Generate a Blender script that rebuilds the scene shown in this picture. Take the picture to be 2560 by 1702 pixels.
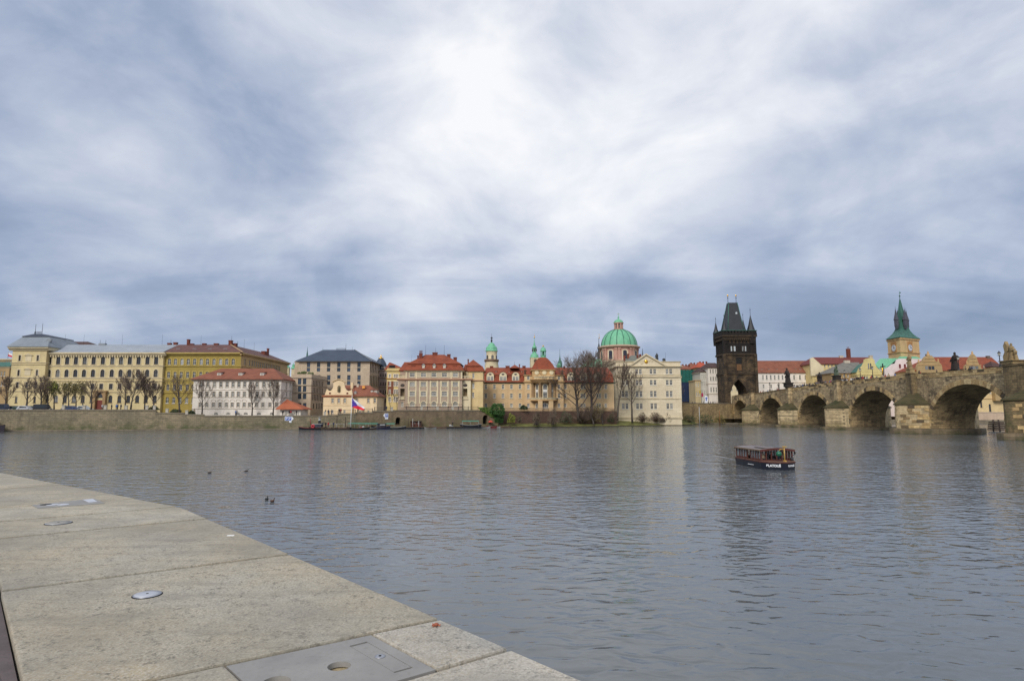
import bpy, bmesh, math, random
from mathutils import Vector, Matrix
import numpy as np

for _o in list(bpy.data.objects):
    bpy.data.objects.remove(_o, do_unlink=True)
SC = bpy.context.scene
COL = SC.collection
R = math.radians
PI = math.pi
rng = random.Random(7)

# ------------------------------------------------------------------ camera
F, CX, CY, HZ, CAMZ = 1520.0, 1280.0, 851.0, 1030.0, 5.0
PITCH = math.atan((HZ - CY) / F)
cam_data = bpy.data.cameras.new('camera')
cam = bpy.data.objects.new('camera', cam_data)
COL.objects.link(cam)
cam_data.sensor_fit = 'HORIZONTAL'
cam_data.sensor_width = 36.0
cam_data.lens = 36.0 * F / 2560.0
cam_data.clip_start = 0.05
cam_data.clip_end = 12000.0
cam.location = (0, 0, CAMZ)
cam.rotation_euler = (PI / 2 + PITCH, 0, 0)
SC.camera = cam

# ------------------------------------------------------------------ view, sun, sky
SC.render.engine = 'CYCLES'
SC.cycles.use_denoising = True
SC.cycles.max_bounces = 6
SC.cycles.diffuse_bounces = 2
SC.cycles.glossy_bounces = 4
SC.cycles.transparent_max_bounces = 8
SC.cycles.caustics_reflective = False
SC.cycles.caustics_refractive = False
SC.view_settings.view_transform = 'Standard'
SC.view_settings.look = 'None'
SC.view_settings.gamma = 1.0
SC.view_settings.use_curve_mapping = False
SC.view_settings.exposure = 0.70

SUN_EL = R(38)          # behind the camera, a little to its left
sun_data = bpy.data.lights.new('sun', 'SUN')
sun_data.energy = 1.5
sun_data.angle = R(24)
sun_data.color = (1.0, 0.95, 0.88)
sun = bpy.data.objects.new('sun', sun_data)
COL.objects.link(sun)
_sd = Vector((math.sin(R(202)) * math.cos(SUN_EL), math.cos(R(202)) * math.cos(SUN_EL), math.sin(SUN_EL)))
sun.rotation_euler = _sd.to_track_quat('Z', 'Y').to_euler()
sun.location = _sd * 500


def ray(px, py):
    u, v = (px - CX) / F, (CY - py) / F
    return Vector((u, math.cos(PITCH) - v * math.sin(PITCH), math.sin(PITCH) + v * math.cos(PITCH)))


def W(px, py, Y):
    d = ray(px, py)
    k = Y / d.y
    return Vector((d.x * k, Y, CAMZ + d.z * k))


def WX(px, py, X):
    """point on the plane x = X"""
    d = ray(px, py)
    k = X / d.x
    return Vector((X, d.y * k, CAMZ + d.z * k))


def WZ(px, py, z):
    d = ray(px, py)
    k = (z - CAMZ) / d.z
    return Vector((d.x * k, d.y * k, z))


def zat(py, Y):
    return W(CX, py, Y).z


class NT:
    """small node-tree helper"""
    def __init__(s, tree):
        s.t = tree; s.n = tree.nodes; s.l = tree.links

    def new(s, kind, **kw):
        n = s.n.new(kind)
        for k, v in kw.items():
            setattr(n, k, v)
        return n

    def put(s, sock, v):
        if isinstance(v, bpy.types.NodeSocket):
            s.l.new(v, sock)
        elif v is not None:
            if hasattr(sock.default_value, '__len__') and not hasattr(v, '__len__'):
                v = (v,) * len(sock.default_value)
            if hasattr(sock.default_value, '__len__') and len(sock.default_value) == 4 and len(v) == 3:
                v = (*v, 1.0)
            sock.default_value = v

    def math(s, op, a, b=None, c=None, clamp=False):
        n = s.new('ShaderNodeMath', operation=op, use_clamp=clamp)
        s.put(n.inputs[0], a); s.put(n.inputs[1], b)
        if c is not None: s.put(n.inputs[2], c)
        return n.outputs[0]

    def vmath(s, op, a, b=None, out=0):
        n = s.new('ShaderNodeVectorMath', operation=op)
        s.put(n.inputs[0], a)
        if b is not None: s.put(n.inputs[1], b)
        return n.outputs['Value'] if op in ('DOT_PRODUCT', 'LENGTH') else n.outputs[0]

    def noise(s, vec, scale=5.0, detail=3.0, rough=0.5, dist=0.0, out='Fac'):
        n = s.new('ShaderNodeTexNoise')
        if vec is not None: s.put(n.inputs['Vector'], vec)
        n.inputs['Scale'].default_value = scale
        n.inputs['Detail'].default_value = detail
        n.inputs['Roughness'].default_value = rough
        n.inputs['Distortion'].default_value = dist
        return n.outputs[out]

    def ramp(s, fac, stops, interp='LINEAR'):
        n = s.new('ShaderNodeValToRGB')
        n.color_ramp.interpolation = interp
        el = n.color_ramp.elements
        while len(el) < len(stops): el.new(0.5)
        for e, (p, c) in zip(el, stops):
            e.position = p
            e.color = (c, c, c, 1) if not hasattr(c, '__len__') else (*c[:3], 1)
        s.put(n.inputs[0], fac)
        return n.outputs[0]

    def mix(s, fac, a, b, blend='MIX'):
        n = s.new('ShaderNodeMix', data_type='RGBA', blend_type=blend)
        s.put(n.inputs[0], fac); s.put(n.inputs[6], a); s.put(n.inputs[7], b)
        return n.outputs[2]

    def maprange(s, v, a, b, c=0.0, d=1.0, smooth=False):
        n = s.new('ShaderNodeMapRange')
        n.interpolation_type = 'SMOOTHSTEP' if smooth else 'LINEAR'
        s.put(n.inputs[0], v)
        for i, x in enumerate((a, b, c, d)): s.put(n.inputs[i + 1], x)
        return n.outputs[0]

    def mapping(s, vec, scale=(1, 1, 1), loc=(0, 0, 0), rot=(0, 0, 0)):
        n = s.new('ShaderNodeMapping')
        s.put(n.inputs['Vector'], vec)
        n.inputs['Scale'].default_value = scale
        n.inputs['Location'].default_value = loc
        n.inputs['Rotation'].default_value = rot
        return n.outputs[0]


def sl(c):
    c = c / 255.0
    return c / 12.92 if c <= 0.04045 else ((c + 0.055) / 1.055) ** 2.4


def C(r, g, b, k=1.0):
    """sRGB 0-255 to linear"""
    return (sl(r) * k, sl(g) * k, sl(b) * k)


# ---- world: a physical sky seen through a closed layer of soft cloud
world = bpy.data.worlds.new('World')
SC.world = world
world.use_nodes = True
w = NT(world.node_tree)
w.n.clear()
sky = w.new('ShaderNodeTexSky', sky_type='NISHITA')
sky.sun_disc = False
sky.sun_elevation = SUN_EL
sky.sun_rotation = R(202)
dirv = w.new('ShaderNodeTexCoord').outputs['Generated']
sep = w.new('ShaderNodeSeparateXYZ'); w.put(sep.inputs[0], dirv)
zc = w.math('MAXIMUM', sep.outputs[2], 0.0)
zden = w.math('ADD', zc, 0.26)
pl = w.new('ShaderNodeCombineXYZ')
w.put(pl.inputs[0], w.math('DIVIDE', sep.outputs[0], zden))
w.put(pl.inputs[1], w.math('DIVIDE', sep.outputs[1], zden))
plane = pl.outputs[0]
warp = w.noise(plane, 0.55, 3.0, 0.55, 0.0, 'Color')
wv = w.vmath('SCALE', w.vmath('SUBTRACT', warp, (0.5, 0.5, 0.5)))
wv.node.inputs['Scale'].default_value = 0.36
dw = w.vmath('NORMALIZE', w.vmath('ADD', dirv, wv))
n1 = w.noise(w.mapping(plane, (1.05, 0.95, 1), (5.1, 1.2, 0), (0, 0, 0.35)), 1.0, 6.0, 0.56, 0.7)
n2 = w.noise(w.mapping(dirv, (4.2, 4.2, 7.0), (2.3, 2.2, 0.7), (0, 0.25, 0)), 1.0, 7.0, 0.56, 0.3)
n3 = w.noise(w.mapping(plane, (0.5, 3.4, 1), (1.3, 5.2, 0), (0, 0, 0.10)), 1.0, 5.0, 0.58, 0.4)
low = w.maprange(sep.outputs[2], 0.10, 0.34, 1.0, 0.0, True)          # layered bases towards the horizon
lump = w.math('SUBTRACT', w.maprange(n1, 0.36, 0.66, 0.0, 1.0, True), 0.5)
tone = w.math('ADD', w.math('MULTIPLY', lump, 0.15), w.math('MULTIPLY', w.math('SUBTRACT', n2, 0.5), 1.15))
tone = w.math('ADD', tone, w.math('MULTIPLY', w.math('MULTIPLY', w.math('SUBTRACT', n3, 0.5), 0.7), low))
band = w.math('MULTIPLY', w.maprange(sep.outputs[2], 0.03, 0.10, 0.0, 1.0, True), w.maprange(sep.outputs[2], 0.14, 0.34, 1.0, 0.0, True))
tone = w.math('ADD', tone, w.math('SUBTRACT', 0.585, w.math('MULTIPLY', band, 0.20)))


def lobe(px, py, width, amt, stretch=None):
    global tone
    d = ray(px, py).normalized()
    dot = w.vmath('DOT_PRODUCT', dw, tuple(d))
    tone = w.math('ADD', tone, w.math('MULTIPLY', w.maprange(dot, math.cos(R(width)), 1.0, 0.0, 1.0, True), amt))


for _l in ((1400, 260, 26, 0.20), (1100, 480, 16, 0.13), (300, 600, 17, 0.20), (820, 330, 22, 0.14), (2150, 220, 26, 0.18),
           (20, 40, 34, -0.34), (2430, 690, 18, -0.18), (1350, 770, 15, -0.20), (1850, 680, 16, -0.14), (480, 800, 9, -0.14), (620, 100, 16, -0.06), (2560, 60, 16, -0.16), (2000, 830, 8, -0.06)):
    lobe(*_l)
cloudcol = w.ramp(tone, [(0.0, C(128, 145, 172)), (0.25, C(150, 164, 190)), (0.48, C(180, 190, 209)), (0.72, C(212, 217, 228)), (1.0, C(242, 243, 246))])
hor = w.maprange(sep.outputs[2], 0.01, 0.12, 0.40, 0.0, True)
cloudcol = w.mix(hor, cloudcol, C(178, 190, 210))
cl10 = w.vmath('SCALE', cloudcol); cl10.node.inputs['Scale'].default_value = 6.7
skymix = w.mix(0.96, sky.outputs[0], cl10)
bg = w.new('ShaderNodeBackground')
w.put(bg.inputs[0], skymix)
bg.inputs[1].default_value = 0.10
wo = w.new('ShaderNodeOutputWorld')
w.l.new(bg.outputs[0], wo.inputs[0])

# ------------------------------------------------------------------ materials
MATS = {}


def newmat(name):
    m = bpy.data.materials.new(name)
    m.use_nodes = True
    t = NT(m.node_tree)
    bsdf = t.n['Principled BSDF']
    return m, t, bsdf


def objco(t):
    return t.new('ShaderNodeTexCoord').outputs['Object']


def plain(name, col, rough=0.6, metal=0.0, var=0.10, scale=3.0):
    if name in MATS: return MATS[name]
    m, t, b = newmat(name)
    n = t.noise(objco(t), scale, 4.0, 0.6)
    f = t.maprange(n, 0.3, 0.7, 1.0 - var, 1.0 + var)
    t.put(b.inputs['Base Color'], t.mix(1.0, col, f, 'MULTIPLY'))
    b.inputs['Roughness'].default_value = rough
    b.inputs['Metallic'].default_value = metal
    MATS[name] = m
    return m


def plaster(name, col, stain=0.30, var=0.16):
    """painted render with soft blotches and rain streaks"""
    if name in MATS: return MATS[name]
    m, t, b = newmat(name)
    o = objco(t)
    n = t.noise(o, 0.35, 4.0, 0.6)
    st = t.noise(t.mapping(o, (0.9, 0.9, 0.10)), 1.0, 4.0, 0.6)
    f = t.maprange(n, 0.3, 0.7, 1.0 - var, 1.0 + var * 0.6)
    c = t.mix(1.0, col, f, 'MULTIPLY')
    sf = t.math('ADD', t.maprange(st, 0.50, 0.70, 0.0, stain * 1.25), t.maprange(t.noise(o, 1.6, 5.0, 0.7), 0.52, 0.75, 0.0, 0.16))
    c = t.mix(sf, c, tuple(x * 0.55 for x in col))
    t.put(b.inputs['Base Color'], c)
    b.inputs['Roughness'].default_value = 0.9
    MATS[name] = m
    return m


def tiles(name, col, dark=None, sc=1.0, rough=0.85):
    """roof covering: mottled, with courses of tiles as fine relief"""
    if name in MATS: return MATS[name]
    m, t, b = newmat(name)
    o = objco(t)
    dark = dark or tuple(x * 0.55 for x in col)
    n = t.noise(o, 0.5 * sc, 4.0, 0.65)
    n2 = t.noise(o, 4.0 * sc, 3.0, 0.6)
    c = t.mix(t.maprange(n, 0.38, 0.72), col, dark)
    c = t.mix(t.maprange(n2, 0.35, 0.75, 0.0, 0.45), c, tuple(min(1, x * 1.35) for x in col))
    t.put(b.inputs['Base Color'], c)
    b.inputs['Roughness'].default_value = rough
    wv = t.new('ShaderNodeTexWave', wave_type='BANDS', bands_direction='Z')
    t.put(wv.inputs['Vector'], o)
    wv.inputs['Scale'].default_value = 1.6
    wv.inputs['Distortion'].default_value = 1.0
    bp = t.new('ShaderNodeBump'); bp.inputs['Strength'].default_value = 0.25; bp.inputs['Distance'].default_value = 0.1
    t.put(bp.inputs['Height'], wv.outputs['Fac'])
    t.put(b.inputs['Normal'], bp.outputs[0])
    MATS[name] = m
    return m


def masonry(name, light, mid, dark, bw=0.9, bh=0.42, patch=0.25, darkamt=0.5, streak=0.5, moss=None, mossz=(0, 3), bump=0.5, soot=0.0, tide=0.0):
    """coursed weathered stone; u runs along the wall whichever way it faces"""
    if name in MATS: return MATS[name]
    m, t, b = newmat(name)
    geo = t.new('ShaderNodeNewGeometry')
    sp = t.new('ShaderNodeSeparateXYZ'); t.put(sp.inputs[0], geo.outputs['Position'])
    cb = t.new('ShaderNodeCombineXYZ')
    t.put(cb.inputs[0], t.math('ADD', sp.outputs[0], sp.outputs[1])); t.put(cb.inputs[1], sp.outputs[2])
    br = t.new('ShaderNodeTexBrick')
    t.put(br.inputs['Vector'], cb.outputs[0])
    br.inputs['Scale'].default_value = 1.0
    br.inputs['Brick Width'].default_value = bw
    br.inputs['Row Height'].default_value = bh
    br.inputs['Mortar Size'].default_value = 0.025
    br.inputs['Mortar Smooth'].default_value = 0.3
    br.inputs['Bias'].default_value = 0.0
    br.inputs['Color1'].default_value = (1, 1, 1, 1)
    br.inputs['Color2'].default_value = (0, 0, 0, 1)
    br.inputs['Mortar'].default_value = (0.45, 0.45, 0.45, 1)
    p = geo.outputs['Position']
    big = t.noise(p, patch, 5.0, 0.65)
    fine = t.noise(p, 2.2, 5.0, 0.7)
    stv = t.noise(t.mapping(p, (0.8, 0.8, 0.09)), 1.0, 4.0, 0.6)
    c = t.mix(t.maprange(big, 0.38, 0.66), light, mid)
    c = t.mix(t.maprange(fine, 0.45, 0.8, 0.0, 0.6), c, dark)
    blk = t.maprange(br.outputs['Color'], 0.0, 0.30, 1.0, 0.0)
    c = t.mix(t.math('MULTIPLY', blk, t.maprange(big, 0.35, 0.6, darkamt, darkamt * 0.3)), c, dark)
    if soot:
        c = t.mix(t.maprange(t.noise(t.mapping(p, (1, 1, 1.5)), 0.34, 6.0, 0.72), 0.51, 0.60, 0.0, soot), c, tuple(x * 0.8 for x in dark))
    if tide:
        c = t.mix(t.maprange(t.math('ADD', sp.outputs[2], t.math('MULTIPLY', fine, 0.6)), tide * 0.6, tide * 1.5, 0.75, 0.0), c, tuple(x * 0.6 for x in dark))
    blk2 = t.maprange(br.outputs['Color'], 0.75, 1.0, 0.0, 0.35)
    c = t.mix(blk2, c, tuple(min(1, x * 1.25) for x in light))
    c = t.mix(t.maprange(stv, 0.5, 0.75, 0.0, streak), c, dark)
    c = t.mix(t.math('MULTIPLY', br.outputs['Fac'], 0.55), c, tuple(x * 0.7 for x in dark))
    if moss:
        mz = t.maprange(sp.outputs[2], mossz[0], mossz[1], 1.0, 0.0)
        mf = t.math('MULTIPLY', mz, t.maprange(t.noise(p, 0.4, 4.0, 0.65), 0.42, 0.62))
        c = t.mix(mf, c, moss)
    t.put(b.inputs['Base Color'], c)
    b.inputs['Roughness'].default_value = 0.92
    bp = t.new('ShaderNodeBump'); bp.inputs['Strength'].default_value = bump; bp.inputs['Distance'].default_value = 0.08
    t.put(bp.inputs['Height'], t.math('SUBTRACT', t.math('MULTIPLY', fine, 0.8), br.outputs['Fac']))
    t.put(b.inputs['Normal'], bp.outputs[0])
    MATS[name] = m
    return m


def glassmat(name, dark, light, share=0.3):
    """window glass: dark room or pale curtain behind, one choice per window"""
    if name in MATS: return MATS[name]
    m, t, b = newmat(name)
    oi = t.new('ShaderNodeObjectInfo')
    o = objco(t)
    n = t.noise(o, 1.1, 2.0, 0.5)
    rv = t.math('ADD', oi.outputs['Random'], t.math('MULTIPLY', t.math('SUBTRACT', n, 0.5), 0.5))
    c = t.mix(t.maprange(rv, 1.0 - share - 0.12, 1.0 - share + 0.12), dark, light)
    t.put(b.inputs['Base Color'], c)
    b.inputs['Roughness'].default_value = 0.08
    b.inputs['Specular IOR Level'].default_value = 0.7
    MATS[name] = m
    return m


def emboss_copper(name, a, bcol, dark):
    if name in MATS: return MATS[name]
    m, t, b = newmat(name)
    o = objco(t)
    st = t.noise(t.mapping(o, (1.2, 1.2, 0.12)), 1.0, 5.0, 0.65)
    n = t.noise(o, 0.6, 4.0, 0.6)
    c = t.mix(t.maprange(st, 0.35, 0.65), a, bcol)
    c = t.mix(t.maprange(n, 0.55, 0.8, 0.0, 0.7), c, dark)
    t.put(b.inputs['Base Color'], c)
    b.inputs['Roughness'].default_value = 0.6
    MATS[name] = m
    return m


# ------------------------------------------------------------------ mesh helpers
class MB:
    """collects faces in world or local space; build() links them as ONE mesh object"""
    def __init__(s):
        s.v, s.f, s.m, s.sm = [], [], [], []

    def add(s, pts, faces, mi=0, smooth=False, M=None):
        o = len(s.v)
        for p in pts:
            p = Vector(p)
            s.v.append(M @ p if M is not None else p)
        for f in faces:
            s.f.append([i + o for i in f]); s.m.append(mi); s.sm.append(smooth)

    def poly(s, pts, mi=0, M=None):
        s.add(pts, [list(range(len(pts)))], mi, False, M)

    def box(s, a, b, mi=0, M=None):
        x0, y0, z0 = a; x1, y1, z1 = b
        s.add([(x0, y0, z0), (x1, y0, z0), (x1, y1, z0), (x0, y1, z0), (x0, y0, z1), (x1, y0, z1), (x1, y1, z1), (x0, y1, z1)],
              [(0, 3, 2, 1), (4, 5, 6, 7), (0, 1, 5, 4), (1, 2, 6, 5), (2, 3, 7, 6), (3, 0, 4, 7)], mi, False, M)

    def prism(s, pts, ext, mi=0, M=None):
        """closed outline pts swept by vector ext"""
        n = len(pts)
        e = Vector(ext)
        q = [Vector(p) for p in pts]
        s.add(q + [p + e for p in q], [list(range(n))[::-1], list(range(n, 2 * n))] + [(i, (i + 1) % n, n + (i + 1) % n, n + i) for i in range(n)], mi, False, M)

    def lathe(s, prof, n=16, c=(0, 0, 0), mi=0, smooth=True, ph=0.0, M=None, arc=None):
        """prof = [(r, z)...] about the vertical through c"""
        pts, faces = [], []
        for r, z in prof:
            for k in range(n):
                a = ph + 2 * PI * k / n
                pts.append((c[0] + r * math.cos(a), c[1] + r * math.sin(a), c[2] + z))
        for j in range(len(prof) - 1):
            for k in range(n):
                k2 = (k + 1) % n
                faces.append((j * n + k, j * n + k2, (j + 1) * n + k2, (j + 1) * n + k))
        s.add(pts, faces, mi, smooth, M)
        if prof[-1][0] > 1e-3: s.add(pts[-n:], [list(range(n))], mi, False, M)
        if prof[0][0] > 1e-3: s.add(pts[:n], [list(range(n))[::-1]], mi, False, M)

    def tube(s, path, radii, n=5, mi=0, smooth=True):
        pts, faces = [], []
        prev = None
        for i, p in enumerate(path):
            p = Vector(p)
            a = Vector(path[max(0, i - 1)]); b = Vector(path[min(len(path) - 1, i + 1)])
            d = (b - a).normalized() if (b - a).length > 1e-9 else Vector((0, 0, 1))
            if prev is None:
                u = d.cross(Vector((0, 0, 1)))
                if u.length < 1e-3: u = d.cross(Vector((1, 0, 0)))
            else:
                u = prev - d * prev.dot(d)
            u.normalize(); prev = u
            v = d.cross(u)
            r = radii[i] if hasattr(radii, '__len__') else radii
            for k in range(n):
                t = 2 * PI * k / n
                pts.append(p + (u * math.cos(t) + v * math.sin(t)) * r)
        for i in range(len(path) - 1):
            for k in range(n):
                k2 = (k + 1) % n
                faces.append((i * n + k, i * n + k2, (i + 1) * n + k2, (i + 1) * n + k))
        faces.append(list(range(n))[::-1]); faces.append(list(range((len(path) - 1) * n, len(path) * n)))
        s.add(pts, faces, mi, smooth)

    def ball(s, c, r, n=8, mi=0, sq=(1, 1, 1)):
        prof = [(max(1e-4, math.sin(PI * i / n)), -math.cos(PI * i / n)) for i in range(n + 1)]
        M = Matrix.Translation(Vector(c)) @ Matrix.Diagonal((r * sq[0], r * sq[1], r * sq[2], 1))
        s.lathe(prof, n + 2, (0, 0, 0), mi, True, 0, M)

    def mesh(s, name, mats, off=(0, 0, 0), M=None):
        off = Vector(off)
        vs = [(p - off) for p in s.v]
        if M is not None: vs = [M @ p for p in vs]
        me = bpy.data.meshes.new(name)
        me.from_pydata([tuple(p) for p in vs], [], s.f)
        for m in (mats if isinstance(mats, (list, tuple)) else [mats]): me.materials.append(m)
        me.polygons.foreach_set('material_index', s.m)
        me.polygons.foreach_set('use_smooth', s.sm)
        me.update()
        return me

    def build(s, name, mats, parent=None, off=None):
        """world-space faces; the object's origin goes to the parent's base or to off"""
        if off is None:
            off = parent_base(parent) if parent is not None else (0, 0, 0)
        me = s.mesh(name, mats, off)
        o = bpy.data.objects.new(name, me)
        COL.objects.link(o)
        if parent is not None: o.parent = parent
        else: o.location = off
        return o


def parent_base(p):
    v = Vector((0, 0, 0))
    while p is not None:
        v += Vector(p.location)
        p = p.parent
    return v


def tag(o, label=None, cat=None, group=None, kind=None):
    if label: o['label'] = label
    if cat: o['category'] = cat
    if group: o['group'] = group
    if kind: o['kind'] = kind
    return o


def thing(name, label, cat, loc=(0, 0, 0), group=None, rotz=0.0):
    o = bpy.data.objects.new(name, None)
    COL.objects.link(o)
    o.location = loc
    o.rotation_euler = (0, 0, rotz)
    o.empty_display_size = 0.5
    return tag(o, label, cat, group)


def place(name, me, parent, loc, rotz=0.0):
    o = bpy.data.objects.new(name, me)
    COL.objects.link(o)
    o.parent = parent
    o.location = loc
    o.rotation_euler = (0, 0, rotz)
    return o


KIDS = {}


def copy_tree(o, parent=None):
    c = o.copy()
    COL.objects.link(c)
    if parent is not None:
        c.parent = parent
        c.matrix_parent_inverse = o.matrix_parent_inverse.copy()
    for ch in list(o.children):
        copy_tree(ch, c)
    return c
# ------------------------------------------------------------------ water
def water_mat():
    """ripples as a height field whose slope is taken over a fixed 4 cm step, calmer in the lee of the far bank"""
    m, t, b = newmat('river_water')
    geo = t.new('ShaderNodeNewGeometry')
    p = geo.outputs['Position']
    sp = t.new('ShaderNodeSeparateXYZ'); t.put(sp.inputs[0], p)
    E = 0.04

    def height(q):
        a = t.noise(t.mapping(q, (1.15, 1.95, 1), (0, 0, 0), (0, 0, 0.22)), 1.0, 1.5, 0.5, 0.6)
        c = t.noise(t.mapping(q, (0.15, 0.40, 1), (9, 3, 0), (0, 0, -0.15)), 1.0, 2.0, 0.5, 0.2)
        d = t.noise(t.mapping(q, (2.3, 3.6, 1), (2, 5, 0), (0, 0, 0.1)), 1.0, 2.0, 0.5, 0.2)
        # the boat's wake: two diverging crests behind the stern
        r = t.vmath('SUBTRACT', q, (22.9, 60.0, 0))
        u = t.vmath('DOT_PRODUCT', r, (-0.30, 0.954, 0)); v = t.math('ABSOLUTE', t.vmath('DOT_PRODUCT', r, (0.954, 0.30, 0)))
        x = t.math('DIVIDE', t.math('SUBTRACT', v, t.math('ADD', t.math('MULTIPLY', u, 0.30), 1.3)), 0.45)
        g = t.math('POWER', 2.718, t.math('MULTIPLY', t.math('MULTIPLY', x, x), -1.0))
        wk = t.math('MULTIPLY', g, t.math('MULTIPLY', t.maprange(u, -5.5, -3.5, 0, 0.09), t.maprange(u, 5.0, 32.0, 1.0, 0.0)))
        a = t.math('ADD', a, t.math('DIVIDE', wk, 0.165))
        return t.math('ADD', t.math('MULTIPLY', a, 0.165), t.math('ADD', t.math('MULTIPLY', c, 0.17), t.math('MULTIPLY', d, 0.024)))

    h0 = height(p); hx = height(t.vmath('ADD', p, (E, 0, 0))); hy = height(t.vmath('ADD', p, (0, E, 0)))
    calm = t.noise(t.mapping(p, (0.010, 0.030, 1), (4, 2, 0)), 1.0, 4.0, 0.6, 0.6)
    amp = t.maprange(calm, 0.36, 0.62, 0.62, 1.12, True)
    wob = t.math('MULTIPLY', t.math('SUBTRACT', t.noise(t.mapping(p, (0.03, 0.09, 1)), 1.0, 3.0, 0.6), 0.5), 22.0)
    bank = t.math('SUBTRACT', t.math('ADD', sp.outputs[1], wob), t.math('MULTIPLY', sp.outputs[0], 0.34))
    lee = t.maprange(bank, 172.0, 190.0, 1.0, 0.40, True)
    lee2 = t.maprange(t.math('ADD', sp.outputs[0], t.math('MULTIPLY', wob, 0.35)), 74.0, 88.0, 1.0, 0.45, True)
    amp = t.math('MULTIPLY', amp, t.math('MULTIPLY', lee, lee2))
    amp = t.math('MULTIPLY', amp, t.maprange(t.math('ADD', sp.outputs[1], wob), 58.0, 115.0, 0.58, 1.42, True))
    k = t.math('MULTIPLY', amp, -1.0 / E)
    n = t.new('ShaderNodeCombineXYZ')
    t.put(n.inputs[0], t.math('MULTIPLY', t.math('SUBTRACT', hx, h0), k))
    t.put(n.inputs[1], t.math('MULTIPLY', t.math('SUBTRACT', hy, h0), k))
    n.inputs[2].default_value = 1.0
    t.put(b.inputs['Normal'], t.vmath('NORMALIZE', n.outputs[0]))
    b.inputs['Base Color'].default_value = (0.116, 0.127, 0.132, 1)
    b.inputs['Roughness'].default_value = 0.07
    b.inputs['IOR'].default_value = 1.40
    return m


mb = MB()
mb.poly([(-1500, -60, 0), (1500, -60, 0), (1500, 6000, 0), (-1500, 6000, 0)])
water = mb.build('river', water_mat())
tag(water, 'wide rippled grey river between the granite quay and the old town', 'river', kind='structure')

# ------------------------------------------------------------------ granite quay in the foreground
QZ = 3.6
def Q(px, py):
    v = WZ(px, py, QZ)
    return Vector((v.x, v.y))


def granite(name, base, k=1.0):
    m, t, b = newmat(name)
    geo = t.new('ShaderNodeNewGeometry')
    p = geo.outputs['Position']
    oi = t.new('ShaderNodeObjectInfo')
    pw = t.vmath('ADD', p, t.vmath('SCALE', (7.1, 3.3, 1.7)))
    big = t.noise(p, 0.9, 5.0, 0.65)
    mid = t.noise(p, 5.0, 5.0, 0.7)
    sp1 = t.noise(p, 62.0, 3.0, 0.65)
    vo = t.new('ShaderNodeTexVoronoi'); t.put(vo.inputs['Vector'], p); vo.inputs['Scale'].default_value = 98.0
    light = tuple(x * 1.36 for x in base); dk = tuple(x * 0.36 for x in base)
    warm = (base[0] * 1.10, base[1] * 0.98, base[2] * 0.80)
    cold = (base[0] * 0.92, base[1] * 0.95, base[2] * 1.00)
    c = t.mix(t.maprange(big, 0.35, 0.65), cold, warm)
    c = t.mix(t.maprange(sp1, 0.44, 0.62, 0.0, 0.95), c, light)
    spk = t.math('MAXIMUM', t.maprange(vo.outputs['Color'], 0.0, 0.34, 1.0, 0.0), t.maprange(t.noise(p, 24.0, 5.0, 0.85), 0.53, 0.60, 0.0, 1.0))
    c = t.mix(t.math('MULTIPLY', spk, t.maprange(mid, 0.38, 0.58, 0.22, 1.0)), c, dk)
    dirt = t.noise(t.mapping(p, (0.6, 0.6, 1), (3, 1, 0), (0, 0, 0.75)), 1.0, 6.0, 0.7, 0.5)
    c = t.mix(t.maprange(dirt, 0.42, 0.62, 0.0, 0.62), c, tuple(x * 0.62 for x in base))
    stv = t.noise(t.mapping(p, (0.7, 5.0, 1), (1, 8, 0), (0, 0, 0.12)), 1.0, 5.0, 0.65)
    c = t.mix(t.maprange(stv, 0.50, 0.70, 0.0, 0.55), c, tuple(x * 0.55 for x in base))
    hv = t.maprange(oi.outputs['Random'], 0.0, 1.0, 0.93, 1.06)
    c = t.mix(1.0, c, hv, 'MULTIPLY')
    t.put(b.inputs['Base Color'], c)
    b.inputs['Roughness'].default_value = 0.78
    bp = t.new('ShaderNodeBump'); bp.inputs['Strength'].default_value = 0.35; bp.inputs['Distance'].default_value = 0.004
    t.put(bp.inputs['Height'], t.math('ADD', sp1, t.math('MULTIPLY', spk, -0.5)))
    t.put(b.inputs['Normal'], bp.outputs[0])
    return m


GR = granite('granite', C(168, 160, 143))
GRC = granite('granite_clean', C(178, 172, 160))

# outer edge polyline (near to far) and inner edge
o_near, o_mid, o_corner, o_far = Q(1460, 1702), Q(960, 1480), Q(452, 1268), Q(0, 1181)
d_out = (o_corner - o_near).normalized()
E0 = o_near - d_out * 6.0
d_far = (o_far - o_corner).normalized()
E3 = o_far + d_far * 9.0
i_a, i_b = Q(0, 1445), Q(57, 1702)
d_in = d_out
I0 = i_b - d_in * 6.5


def meet(p, d, q, e):
    den = d.x * e.y - d.y * e.x
    k = ((q.x - p.x) * e.y - (q.y - p.y) * e.x) / den
    return p + d * k


def on_outer(p, d):
    """where the line p+d*t meets the outer edge"""
    a = meet(p, d, o_near, d_out)
    if (a - o_near).dot(d_out) <= (o_corner - o_near).dot(d_out): return a
    return meet(p, d, o_corner, d_far)


def on_inner(p, d):
    return meet(p, d, i_b, d_in)


joints = [((360, 1702), (1100, 1545)), ((990, 1702), (1275, 1620)), ((95, 1465), (720, 1385)), ((0, 1345), (500, 1297)), ((0, 1303), (440, 1266)), ((80, 1263), (345, 1245)), ((0, 1222), (130, 1213))]
J = []
for a, b_ in joints:
    p, q = Q(*a), Q(*b_)
    d = (q - p).normalized()
    J.append((on_inner(p, d), on_outer(p, d)))
J.sort(key=lambda ab: (ab[0] + ab[1]).dot(d_out))
quay = thing('stone_quay', 'wide pale granite quay ledge with inset metal lids in the foreground', 'quay', (E0.x, E0.y, 0))
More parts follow.
